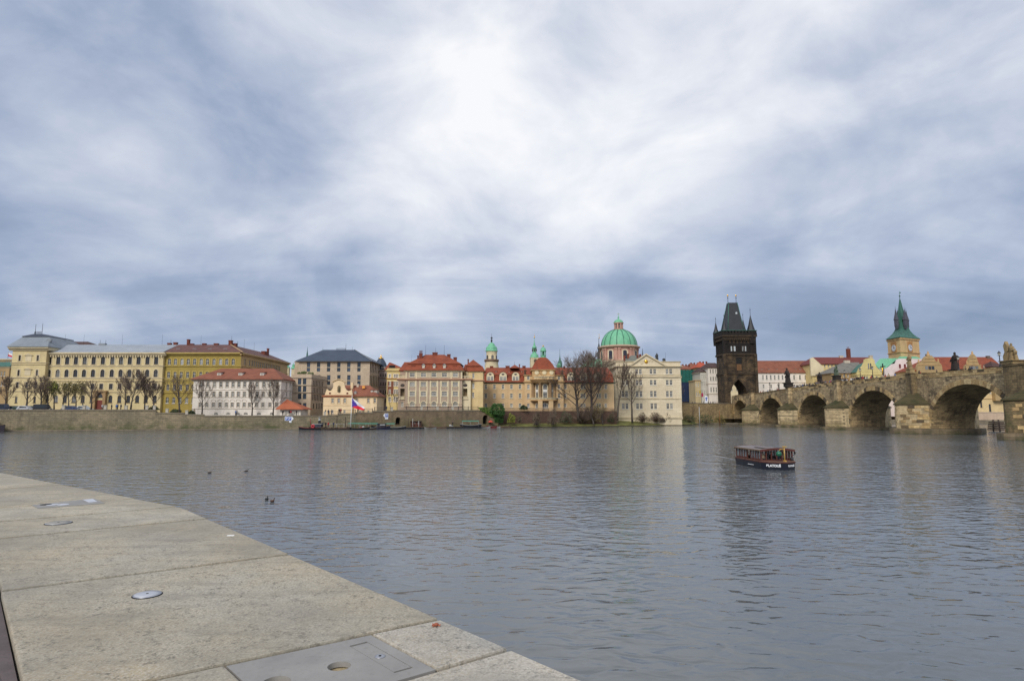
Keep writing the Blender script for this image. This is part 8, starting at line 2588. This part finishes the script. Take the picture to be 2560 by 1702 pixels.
SIGN_W = plain('sign_white', (.78, .79, .80), .5); SIGN_B = plain('sign_blue', C(34, 84, 178), .5)
def parking_sign(label, px, py, seg, panels, arrow):
    f, zt = segs[seg]; u, z = f.st(px, py); q = f.p(u, z, -.08)
    t_ = thing('parking_sign', label, 'sign', q, 'mooring signs on the embankment wall')
    M = f.M(); w_ = .86
    W2 = w_ * panels / 2
    mb = MB(); pts = [(-W2 - .12, -.62), (W2 + .12, -.62), (W2 + .12, .62), (-W2 - .12, .62)]
    if arrow > 0: pts = [(-W2 - .12, -.62), (W2 + .12, -.62), (W2 + .62, 0), (W2 + .12, .62), (-W2 - .12, .62)]
    else: pts = [(-W2 - .12, .62), (-W2 - .62, 0), (-W2 - .12, -.62), (W2 + .12, -.62), (W2 + .12, .62)]
    mb.prism([tuple(M @ Vector((u + x, -.12, z + y))) for x, y in pts], tuple((f.back * .05).to_3d())); mb.build('arrow_panel', SIGN_W, t_)
    for k in range(panels):
        x = -W2 + w_ * (k + .5)
        mb = MB(); mb.box((u + x - .38, -.145, z - .5), (u + x + .38, -.122, z + .5), 0, M); mb.build('blue_panel', SIGN_B, t_)
        lettering('P', M @ Vector((u + x, -.155, z)), (PI / 2, 0, f.ang), .95, SIGN_W, t_, off=.02)
    mb = MB(); mb.box((u - W2 - .1 + (.1 if panels == 1 else 1.2), -.11, z - 1.15), (u + W2 + .1 - (0 if panels == 1 else .05), -.07, z - .66), 0, M); mb.build('small_panel', SIGN_W, t_)


parking_sign('white arrow sign with two blue P panels on the wall below the kiosk', 721, 1046, 3, 2, 1)
parking_sign('white arrow sign with a single blue P panel above the boats', 966, 1038, 7, 1, -1)

# ------------------------------------------------------------------ moored boats and pontoons
WOODD = plain('wood_dark', (.045, .03, .022), .8); WOODM = plain('wood_mid', (.13, .085, .055), .8); TAR = plain('tar_black', (.012, .013, .017), .5)
AWN = plain('awning_green', C(64, 128, 108), .8); WHITEB = plain('boat_white', (.40, .40, .39), .5); REDB = plain('boat_red', C(120, 42, 44), .6)


def hull_mesh(mb, L, B, h, sheer=.25, n=9, mi=0):
    """open boat: pointed at both ends, hollow inside"""
    sec = []
    for k in range(n + 1):
        t = k / n * 2 - 1; w_ = B / 2 * (1 - abs(t) ** 2.6) + .03; zz = h + sheer * t * t * 1.6
        sec.append([(t * L / 2, -w_, zz), (t * L / 2 * .95, -w_ * .75, .05), (t * L / 2 * .95, w_ * .75, .05), (t * L / 2, w_, zz), (t * L / 2, w_ * .86, zz), (t * L / 2 * .95, w_ * .6, h * .4), (t * L / 2 * .95, -w_ * .6, h * .4), (t * L / 2, -w_ * .86, zz)])
    pts = [p for s in sec for p in s]; fs = []
    for k in range(n):
        for j in range(8): fs.append((k * 8 + j, k * 8 + (j + 1) % 8, (k + 1) * 8 + (j + 1) % 8, (k + 1) * 8 + j))
    fs += [tuple(range(8))[::-1], tuple(range(n * 8, n * 8 + 8))]
    mb.add(pts, fs, mi)


def moored(name, label, px, Y, L, B, h, hullm, group='boats moored along the wall', rz=0.0, cabin=None, awning=None, trim=None, z=-.12, benches=True):
    c = face_px(px, Y); t_ = thing(name, label, 'boat', (c.x, c.y, z), group, rz)
    def add(nm, mb, m): o = bpy.data.objects.new(nm, mb.mesh(nm, m)); COL.objects.link(o); o.parent = t_; return o
    mb = MB(); hull_mesh(mb, L, B, h); add('hull', mb, hullm)
    mb = MB()
    for k in range(9):
        t0, t1 = -1 + 2 * k / 9, -1 + 2 * (k + 1) / 9
        for s_ in (-1, 1):
            p = [(t * L / 2, s_ * (B / 2 * (1 - abs(t) ** 2.6) + .04), h + .25 * t * t * 1.6 + .03) for t in (t0, t1)]; mb.tube(p, .05, 4)
    add('gunwale', mb, trim or WOODM)
    if benches:
        for k in (-.4, 0, .4):
            mb = MB(); mb.box((k * L / 2 - .14, -B * .38, h * .75), (k * L / 2 + .14, B * .38, h * .82)); add('bench', mb, WOODM)
    if awning:
        x0, x1, za = awning[0] * L / 2, awning[1] * L / 2, awning[2]
        mb = MB(); mb.prism([(x0, -B * .55, za), (x0, 0, za + .25), (x0, B * .55, za), (x0, 0, za + .15)], (x1 - x0, 0, 0)); add('awning', mb, AWN)
        for x in (x0 + .1, (x0 + x1) / 2, x1 - .1):
            for s_ in (-1, 1): mb = MB(); mb.tube([(x, s_ * B * .4, h * .6), (x, s_ * B * .45, za)], .035, 5); add('awning_post', mb, WHITEB)
    if cabin:
        x0, x1, zc_ = cabin[0] * L / 2, cabin[1] * L / 2, cabin[2]; cm = cabin[3]
        mb = MB(); mb.box((x0, -B * .36, h * .5), (x1, B * .36, zc_)); add('cabin', mb, cm)
        mb = MB(); mb.box((x0 - .15, -B * .42, zc_), (x1 + .15, B * .42, zc_ + .12)); add('cabin_roof', mb, cabin[4])
        n = max(2, int((x1 - x0) / .9))
        for k in range(n):
            xx = x0 + (x1 - x0) * (k + .5) / n; mb = MB(); mb.box((xx - .28, -B * .36 - .02, h * .5 + (zc_ - h * .5) * .5), (xx + .28, -B * .36 + .02, zc_ - .2)); add('cabin_window', mb, GLASS)
    return t_


def pontoon(label, px0, px1, Y0_, Y1_, z=.45, posts=1, post_h=1.1, mat=None, dep=2.6):
    a, c = face_px(px0, Y0_), face_px(px1, Y1_); f = Facade(a, c); t_ = thing('pontoon', label, 'pontoon', (a.x, a.y, 0), 'landing stages along the wall')
    M = f.M()
    n = int(f.L / 2.4) + 1
    for k in range(n):
        u0, u1 = f.L * k / n, f.L * (k + 1) / n; mb = MB(); mb.box((u0 + .02, 0, z - .12), (u1 - .02, dep, z), 0, M); mb.build('deck_panel', mat or WOODM, t_)
        mb = MB(); mb.box((u0 + .15, .1, -.3), (u1 - .15, dep - .1, z - .13), 0, M); mb.build('float', TAR, t_)
    if posts:
        m = int(f.L / 2.0)
        for k in range(m + 1):
            u = .1 + (f.L - .2) * k / max(1, m); mb = MB(); mb.box((u - .05, dep - .2, z), (u + .05, dep - .1, z + post_h), 0, M); mb.build('rail_post', WHITEB if posts == 2 else WOODM, t_)
        mb = MB(); mb.box((.1, dep - .18, z + post_h - .08), (f.L - .1, dep - .12, z + post_h), 0, M); mb.build('rail', WHITEB if posts == 2 else WOODM, t_)
    return t_


pontoon('dark wooden landing stage with white rails under the flag pole', 806, 918, 176.5, 179, .55, 2)
pontoon('long low wooden landing stage below the mansard palace', 998, 1209, 186.5, 197.5, .5, 1, 1.0, None, 2.2)
moored('work_boat', 'long low barge with a red lifebuoy at the left end of the moorings', 780, 176, 6.6, 1.9, .55, TAR, trim=REDB)
q = W(782, 1065, 175.3); t_ = thing('lifebuoy', 'round red lifebuoy stand at the left end of the moorings', 'lifebuoy', (q.x, q.y, q.z - .9))
mb = MB(); mb.lathe([(.26, -.09), (.48, -.07), (.52, 0), (.48, .07), (.26, .09), (.22, 0), (.26, -.09)], 18, (0, 0, 0), 0, True, 0, Matrix.Translation(q) @ Matrix.Rotation(PI / 2, 4, 'X')); mb.build('ring', plain('buoy_red', C(196, 60, 70), .6), t_)
mb = MB(); mb.tube([q - Vector((0, -.1, 1.0)), q + Vector((0, .1, .6))], .06, 5); mb.build('stand', WOODD, t_)
q0, q1 = W(777.5, 1066, 175.8), W(775.5, 1047, 175.8); t_ = thing('mooring_pole', 'slanting red pole left of the lifebuoy', 'pole', q0); mb = MB(); mb.tube([q0, q1], [.11, .08], 6); mb.build('shaft', REDB, t_)
# steam funnel boat
moored('steam_boat', 'dark boat with tall funnel topped by a white cap', 799, 176.3, 5.2, 2.0, .6, TAR, cabin=(-.5, .45, 1.7, plain('cabin_navy', (.025, .03, .05), .6), WHITEB))
q = W(798.5, 1060, 176.2); t_ = thing('funnel', 'thick dark funnel with white bands rising from the left boats', 'funnel', (q.x, q.y, q.z))
mb = MB(); mb.lathe([(.42, -.6), (.36, .4), (.34, 1.05)], 12, tuple(q)); mb.build('funnel_body', TAR, t_); mb = MB(); mb.lathe([(.40, 1.05), (.42, 1.25), (.3, 1.3)], 12, tuple(q)); mb.build('white_band', WHITEB, t_); mb = MB(); mb.lathe([(.28, 1.3), (.24, 1.75), (.46, 1.8), (.46, 1.9), (.1, 1.95)], 12, tuple(q)); mb.build('funnel_cap', WHITEB, t_)
for i, (px, coat, lb) in enumerate(((806, 'black', 'leftmost dark figure standing on the landing stage'), (811, 'navy', 'second dark figure on the landing stage, in navy'), (818.5, 'black', 'figure in black in the middle of the landing stage'), (825, 'red', 'figure in a dark red coat on the landing stage'), (838, 'navy', 'bulky figure in navy farther right on the landing stage'))):
    q = face_px(px, 178.2); person(lb, coat, (q.x, q.y, .55), rp.uniform(-1, 1), 'stand', 'people on the landing stage')
for (px, yt, lb) in ((846, 1040, 'left of two tall dark poles beside the landing stage'), (867, 1043, 'right of two tall dark poles, nearer the flag')):
    q = face_px(px, 180); t_ = thing('mooring_pole', lb, 'pole', (q.x, q.y, -.5), 'tall dark poles by the landing stage'); mb = MB(); mb.tube([(q.x, q.y, -.5), (q.x, q.y, zY(yt, 180))], [.12, .09], 6); mb.build('shaft', WOODD, t_); mb = MB(); mb.ball((q.x, q.y, zY(yt, 180)), .14, 5); mb.build('knob', WOODD, t_)
moored('row_boat', 'dark rowing boat alongside the stage, left of the flag pole', 828, 175.4, 5.0, 1.4, .42, WOODD); moored('row_boat', 'dark rowing boat alongside the stage, directly left of the pole foot', 856, 175.8, 5.4, 1.4, .42, WOODD)
moored('open_boat', 'black open boat with a pale bundle right of the flag pole', 900, 176.6, 6.6, 1.9, .55, TAR)
q = face_px(909.5, 176.4); t_ = thing('cargo_bundle', 'red and white bundle lying in the black open boat', 'bundle', (q.x, q.y, .4)); mb = MB(); mb.ball((q.x - .3, q.y, .62), .36, 6, 0, (1.3, .9, .7)); mb.build('red_bundle', REDB, t_); mb = MB(); mb.ball((q.x + .25, q.y, .78), .34, 6, 0, (1.2, .9, .7)); mb.build('white_bundle', WHITEB, t_)
moored('awning_boat', 'boat with a bright green awning right behind the flag pole', 892, 179.6, 5.2, 2.0, .5, WOODD, awning=(-.75, .75, 1.75))
moored('awning_boat', 'longer boat with a faded green awning, between flag and navy cabin boat', 926, 179.6, 6.2, 2.1, .5, WOODD, awning=(-.85, .85, 1.7), trim=WHITEB)
moored('cabin_boat', 'navy cabin boat with a white name strip below the parking sign', 955, 180.0, 5.6, 2.2, .8, plain('hull_navy', (.02, .022, .045), .4), cabin=(-.35, .5, 1.7, plain('cabin_navy', (.025, .03, .05), .6), TAR))
mbq = MB(); q = W(956.5, 1061.5, 178.7); mbq.box((q.x - .75, q.y - .03, q.z - .12), (q.x + .75, q.y, q.z + .12)); 
for ob in bpy.data.objects:
    if ob.name.startswith('cabin_boat'): mbq.build('name_strip', WHITEB, ob)
moored('long_boat', 'long low dark boat with pale rail left of the first gate', 987, 183.2, 7.4, 1.9, .55, TAR, trim=WHITEB, awning=(-.7, .1, 1.6))
# hut on the long stage
a_, c_ = face_px(1031, 190.2), face_px(1055.5, 191.4); b = Bld('landing_hut', 'small brown wooden hut on the long landing stage', 'hut', a_, c_, .5, 2.0)
b.win([1037, 1045], 1057, 1055, 1060, 3, nx=1, ny=1, fmat=FRAME_W, sill=0); b.win([1051], 1059, 1054.5, 1063.5, 3, nx=1, ny=1, fmat=FRAME_D, sill=0)
b.body(b.z(1053.5), plain('hut_brown', C(86, 50, 40), .8)); b.boxpart('hut_roof', -.2, b.f.L + .2, -.3, 2.2, b.z(1053.5) + .002, b.z(1052.3), WOODD)
for px in (1023, 1034, 1049): 
    q = face_px(px, 189.6); t_ = thing('mooring_pole', {1023: 'thin dark pole left of the landing hut', 1034: 'tall pale pole at the left edge of the landing hut', 1049: 'pale pole before the right part of the landing hut'}[px], 'pole', (q.x, q.y, -.3), 'poles by the landing hut'); mb = MB(); mb.tube([(q.x, q.y, -.3), (q.x, q.y, zY(1046 if px != 1049 else 1052, 189.6))], .08, 6); mb.build('shaft', WHITEB if px > 1030 else WOODD, t_)
moored('row_boat', 'pale grey rowing boat tied to the long stage, right of the hut', 1078, 189.3, 3.8, 1.2, .3, plain('boat_grey', (.22, .22, .21), .6)); moored('row_boat', 'pale rowing boat tied to the long stage, second right of the hut', 1104, 190.6, 3.6, 1.2, .4, WOODM)
q = face_px(1133, 193.6); person('person in black on the long landing stage beside a white heap', 'black', (q.x, q.y, .5), 1.2); 
q = face_px(1127, 193.6); t_ = thing('white_heap', 'small white heap of covers on the long landing stage', 'covers', (q.x, q.y, .5)); mb = MB(); mb.ball((q.x, q.y, .75), .34, 6, 0, (1, 1, 1.2)); mb.build('cover', WHITEB, t_); mb = MB(); mb.ball((q.x + .6, q.y + .1, .66), .26, 6, 0, (1.4, 1, .8)); mb.build('cover', WHITEB, t_)
moored('awning_boat', 'black boat with white marks and faded green awning left of the right gate', 1178, 195.6, 6.9, 2.2, .95, TAR, awning=(-.8, .75, 2.2), trim=WHITEB)
moored('white_boat', 'white open motor boat below the right gate', 1213, 197.6, 3.6, 1.5, .35, WHITEB); moored('row_boat', 'dark red rowing boat right of the gate', 1230, 199.0, 3.4, 1.3, .5, REDB)
moored('white_boat', 'small white boat near the ivy foot', 1240, 199.6, 3.0, 1.2, .32, WHITEB); moored('row_boat', 'low brown boat drawn up beside the bank start', 1262, 201.4, 3.8, 1.3, .4, WOODM)
q = face_px(1227, 202); t_ = thing('red_canopy', 'small red canopy on the landing right of the gate', 'canopy', (q.x, q.y, .3)); mb = MB(); mb.lathe([(.9, 1.5), (.5, 2.0), (.05, 2.2)], 8, (q.x, q.y, .2), 0, False); mb.build('cloth', plain('canopy_red', C(180, 74, 58)), t_); mb = MB(); mb.tube([(q.x, q.y, .2), (q.x, q.y, 2.3)], .05, 5); mb.build('mast', WOODD, t_)
pontoon('short landing stage right of the gate below the ivy', 1209, 1275, 198.6, 203, .42, 0)
for (px, y0, y1, Y, m_, lb) in ((1745, 1064, 1017, 247, WHITEB, 'white mooring post in the water before the square wall'), (1795, 1062, 1026, 252, plain('pile_ochre', C(130, 88, 44)), 'ochre timber pile standing before the wall near the tower')):
    q = face_px(px, Y); t_ = thing('mooring_pole', lb, 'pole', (q.x, q.y, -.5)); mb = MB(); mb.tube([(q.x, q.y, -.5), (q.x, q.y, zY(y1, Y))], [.17, .14], 7); mb.build('shaft', m_, t_)
# entering ship at the very left edge
t_ = moored('white_ship', 'bow of a pale ship with dark hull entering at the left edge', -18, 158, 9.0, 2.6, 1.5, plain('hull_plum', (.04, .03, .04), .5), None, 0, cabin=(-.6, .35, 2.7, plain('ship_cream', (.5, .46, .38)), plain('ship_cream', (.5, .46, .38))))
# ice guards of timber beyond the bridge
q = WZ(2492, 1077, 0); t_ = thing('timber_ice_guard', 'dark timber ice guard in the water seen beside the nearest pier', 'ice guard', (q.x, q.y, -.3))
for k in range(5):
    mb = MB(); z = .35 + k * .48; mb.box((q.x - 1.3 + .12 * k, q.y - 1.6, z - .17), (q.x + 1.3 - .1 * k, q.y + 1.6, z + .17)); mb.build('beam', WOODD, t_)
for sx in (-1, 1): mb = MB(); mb.tube([(q.x + sx * .9, q.y, -.5), (q.x + sx * .7, q.y, 3.0)], .2, 6); mb.build('pile', WOODD, t_)
# ------------------------------------------------------------------ tour boat
TB = Vector((23.45, 54.55, 0)); TROT = math.atan2(-1.0, .085) + PI / 2     # local -Y is the heading, x to the right in the picture
tb = thing('tour_boat', 'small black tour boat with brown glazed cabin and lettered bow, heading this way', 'boat', TB, None, TROT)
NAVY = plain('hull_black_navy', (.010, .012, .022), .35); MAHO = plain('mahogany', (.095, .028, .020), .45); TANW = plain('roof_tan', (.20, .13, .075), .5); ROOFB = plain('boat_roof', (.16, .13, .12), .5)
GLB = plain('boat_glass', (.30, .34, .36), .05); GLB.node_tree.nodes['Principled BSDF'].inputs['Alpha'].default_value = .30
BRASS = plain('brass_yellow', (.48, .30, .08), .5)


def tadd(nm, mb, m, par=None, loc=None):
    o = bpy.data.objects.new(nm, mb.mesh(nm, m)); COL.objects.link(o); o.parent = par or tb
    if loc: o.location = loc
    return o


HB = 1.57
plan = [(-HB * .94, 5.2), (-HB, 3.5), (-HB, 1.2), (-HB, 0), (-HB * .74, -.62), (-.34, -1.12), (.30, -1.22), (HB * .78, -.70), (HB, 0), (HB, 1.2), (HB, 3.5), (HB * .94, 5.2)]
def hull_part(z0, z1, k0, k1, nm, m):
    mb = MB(); n = len(plan)
    mb.add([(x * k0, y * (k0 if y < 0 else 1), z0) for x, y in plan] + [(x * k1, y * (k1 if y < 0 else 1), z1) for x, y in plan], [(i, (i + 1) % n, n + (i + 1) % n, n + i) for i in range(n)] + [list(range(n))[::-1], list(range(n, 2 * n))])
    return tadd(nm, mb, m)


hull = hull_part(-.25, .62, .93, 1.0, 'hull', NAVY)
hull_part(.622, .70, 1.03, 1.03, 'rub_rail', MAHO); hull_part(.702, .74, .98, .98, 'deck', plain('deck_brown', (.16, .09, .06), .6))
mb = MB(); mb.box((-HB - .012, 1.3, .28), (-HB + .002, 2.4, .33)); tadd('white_stripe', mb, SIGN_W, hull)
# lettering on both bow panels
def bow_text(p, q, size, z=.36, k=.5):
    a, b_ = Vector(p), Vector(q); d = (b_ - a); ang = math.atan2(d.y, d.x); n = Vector((d.y, -d.x)).normalized(); c = a.lerp(b_, k) * .985 + n * .022
    cu = bpy.data.curves.new('lettering', 'FONT'); cu.body = 'BLATOUŠ'; cu.size = size; cu.align_x = 'CENTER'; cu.align_y = 'CENTER'; cu.extrude = .004; cu.offset = .012; cu.materials.append(SIGN_W)
    o = text_mesh('lettering', cu); o.parent = hull; o.location = (c.x, c.y, z); o.rotation_euler = (PI / 2, 0, ang)


bow_text((-HB * .74, -.62), (-.34, -1.12), .27, .38, .40); bow_text((.30, -1.22), (HB * .78, -.70), .21, .38, .40)
# cabin frame
CX0, CX1, CY0, CY1, ZC0, ZC1 = -HB + .14, HB - .14, .15, 4.9, .74, 1.62
def post(x, y, w_=.05, nm='cabin_post'):
    mb = MB(); mb.box((x - w_, y - w_, ZC0), (x + w_, y + w_, ZC1)); tadd(nm, mb, MAHO)
ysd = [CY0, .62, 1.09, 1.56, 2.03, 2.75, 3.25, 3.75, 4.25, CY1]
for x in (CX0, CX1):
    for y in ysd: post(x, y)
    for a, c in zip(ysd, ysd[1:]):
        if abs(a - 2.03) < .01: continue               # door bay stays open
        mb = MB(); mb.box((x - .015, a + .05, ZC0 + .16), (x + .015, c - .05, ZC1 - .06)); tadd('side_pane', mb, GLB)
        mb = MB(); mb.box((x - .03, a + .05, ZC0), (x + .03, c - .05, ZC0 + .16)); tadd('side_panel', mb, MAHO)
xsf = [CX0 + (CX1 - CX0) * k / 6 for k in range(7)]
for x in xsf[1:-1]: post(x, CY0, .045); post(x, CY1, .04)
for a, c in zip(xsf, xsf[1:]):
    mb = MB(); mb.box((a + .05, CY1 - .015, ZC0 + .16), (c - .05, CY1 + .015, ZC1 - .06)); tadd('stern_pane', mb, GLB)
    mb = MB(); mb.box((a + .045, CY0 - .03, ZC0), (c - .045, CY0 + .03, ZC0 + .10)); tadd('front_panel', mb, MAHO)
# arched roof
mb = MB(); NR = 10
def roof_sec(y, r0=0.0):
    return [(CX0 - .16 + (CX1 - CX0 + .32) * k / NR, y, ZC1 + r0 + .16 * math.sin(PI * k / NR)) for k in range(NR + 1)]
a_, c_ = roof_sec(CY0 - .22), roof_sec(CY1 + .2)
mb.add(a_ + c_ + [(x, y, z + .07) for x, y, z in a_] + [(x, y, z + .07) for x, y, z in c_], [(k, k + 1, NR + 2 + k, NR + 1 + k) for k in range(NR)] + [(2 * NR + 2 + k, 2 * NR + 3 + k, 3 * NR + 4 + k, 3 * NR + 3 + k) for k in range(NR)])
tadd('roof', mb, ROOFB)
mb = MB()
for y in (CY0 - .24, CY1 + .19):
    s_ = roof_sec(y, -.10); mb.add(s_ + [(x, yy, z + .19) for x, yy, z in s_] + [(x, yy + .05, z) for x, yy, z in s_] + [(x, yy + .05, z + .19) for x, yy, z in s_], [(k, k + 1, NR + 2 + k, NR + 1 + k) for k in range(NR)] + [(2 * NR + 2 + k, 2 * NR + 3 + k, 3 * NR + 4 + k, 3 * NR + 3 + k) for k in range(NR)] + [(NR + 1 + k, NR + 2 + k, 3 * NR + 4 + k, 3 * NR + 3 + k) for k in range(NR)])
tadd('roof_fascia', mb, MAHO)
for x in (CX0 - .19, CX1 + .15):
    mb = MB(); mb.box((x, CY0 - .2, ZC1 - .02), (x + .05, CY1 + .2, ZC1 + .09)); tadd('roof_edge', mb, TANW)
mb = MB(); mb.box((CX0 + .4, .6, ZC1 + .20), (CX0 + 1.2, 2.2, ZC1 + .24)); tadd('roof_panel', mb, ROOFB)
# bow post with lamp, rail, fittings
mb = MB(); mb.tube([(.12, -.98, .70), (.12, -.98, 2.02)], .055, 8); mb.tube([(.12, -.98, 1.82), (-.22, -.95, 1.80), (-.34, -.95, 1.66)], .035, 6); mb.box((-.02, -1.1, 1.98), (.30, -.86, 2.06)); bp = tadd('bow_post', mb, BRASS)
mb = MB(); mb.ball((-.36, -.95, 1.40), .25, 9); tadd('green_lamp', mb, plain('lamp_green', (.015, .12, .065), .3), bp)
mb = MB(); mb.box((.04, -1.12, .70), (.22, -.84, .86)); tadd('post_foot', mb, BRASS, bp)
mb = MB(); mb.lathe([(.10, .70), (.14, .78), (.13, 1.02), (.05, 1.06)], 9, (1.36, .05, 0)); tadd('mooring_bollard', mb, IRON)
mb = MB(); mb.tube([(CX1 + .05, CY0, 1.2), (CX1 + .22, CY0 - .05, 1.25), (CX1 + .24, CY0 - .05, 1.45)], .03, 5); mb.ball((CX1 + .24, CY0 - .05, 1.42), .09, 6, 0, (1, 1, 1.6)); tadd('side_lantern', mb, IRON)
for k in range(3):
    mb = MB(); mb.box((-.9, 1.3 + k * 1.1, .74), (.9, 1.55 + k * 1.1, 1.0)); tadd('bench', mb, MAHO)
RM = Matrix.Translation(TB) @ Matrix.Rotation(TROT, 4, 'Z')
for i, (x, y, coat, lb) in enumerate(((-1.05, .55, 'beige', 'passenger in beige at the left front window of the tour boat'), (-.55, .9, 'grey', 'passenger in grey, second from the left in the tour boat'), (-.05, 1.0, 'black', 'passenger in black behind the green lamp of the tour boat'), (.45, .75, 'navy', 'passenger in navy right of the tour boat bow post'), (.95, .8, 'beige', 'passenger in a light coat at the right front of the tour boat'), (1.15, 1.7, 'red', 'passenger in red farther back on the right of the tour boat'), (-.6, 2.6, 'black', 'passenger in black near the side door of the tour boat'), (.2, 2.2, 'white', 'passenger in white in the middle of the tour boat'))):
    q = RM @ Vector((x, y, .56)); person(lb, coat, q, TROT + rp.uniform(-.5, .5), 'seat', 'passengers in the tour boat', .72)
# pale wash along the hull and a spreading wake behind it
def foam_mat():
    m, t, b = newmat('foam'); geo = t.new('ShaderNodeNewGeometry'); n = t.noise(geo.outputs['Position'], 5.0, 4.0, .7)
    b.inputs['Base Color'].default_value = (.55, .58, .60, 1); b.inputs['Roughness'].default_value = .6
    t.put(b.inputs['Alpha'], t.maprange(n, .48, .66, 0, .75)); return m
FOAM = foam_mat()
mb = MB(); wl = [(x * .965, y * (.965 if y < 0 else 1)) for x, y in plan[:10]]
for (x0, y0), (x1, y1) in zip(wl, wl[1:]):
    k = 1.085; mb.poly([RM @ Vector((x0, y0, .012)), RM @ Vector((x1, y1, .012)), RM @ Vector((x1 * k, y1 * (k if y1 < 0 else 1), .010)), RM @ Vector((x0 * k, y0 * (k if y0 < 0 else 1), .010))])
o = mb.build('bow_wash', FOAM); tag(o, 'thin white foam along the waterline of the tour boat', 'foam', kind='stuff')

# ------------------------------------------------------------------ ducks
DK = plain('duck_brown', (.07, .05, .035), .8); DKD = plain('duck_dark', (.02, .022, .02), .7)
def duck(label, px, py, rz, mat, head):
    q = WZ(px, py, 0); t_ = thing('duck', label, 'duck', (q.x, q.y, 0), 'ducks swimming on the river', rz)
    mb = MB()                                          # one continuous body: tail, back, breast, neck, head, bill along x
    ring = [(-.34, .12, .012, .012), (-.28, .10, .05, .03), (-.16, .07, .11, .08), (0, .06, .13, .105), (.13, .08, .115, .105), (.20, .13, .075, .085), (.225, .20, .048, .05), (.24, .26, .045, .042), (.265, .30, .056, .052), (.31, .30, .042, .042), (.345, .285, .020, .013), (.41, .275, .020, .006)]
    n = 10; pts = []
    for x, z, ry, rz_ in ring:
        for k in range(n): a = 2 * PI * k / n; pts.append((x, ry * math.cos(a), z + rz_ * math.sin(a)))
    fs = [(j * n + k, j * n + (k + 1) % n, (j + 1) * n + (k + 1) % n, (j + 1) * n + k) for j in range(len(ring) - 1) for k in range(n)] + [tuple(range(n))[::-1], tuple(range((len(ring) - 1) * n, len(ring) * n))]
    mb.add(pts, fs, 0, True)
    me = mb.mesh('body', [mat, head]); 
    for p in me.polygons:
        if p.center.x > .2 and p.center.z > .18: p.material_index = 1
    o = bpy.data.objects.new('body', me); COL.objects.link(o); o.parent = t_; o.scale = (.6, .6, .6)
    for s_ in (-1, 1):
        mb = MB(); mb.ball((-.05, s_ * .115, .10), .13, 6, 0, (1.3, .25, .55)); w2 = bpy.data.objects.new('wing', mb.mesh('wing', mat)); COL.objects.link(w2); w2.parent = t_; w2.scale = (.6, .6, .6)


duck('brown duck swimming alone, farthest left on the river', 524, 1182, 0.1, DK, DK); duck('dark headed duck swimming right of the lone brown one', 616, 1178, 0.15, DK, DKD)
duck('dark duck swimming away, left of the close pair', 667, 1249, 1.7, DKD, DKD); duck('reddish brown duck, right of the close pair', 681, 1254, 1.3, plain('duck_russet', (.12, .06, .035), .8), DK)
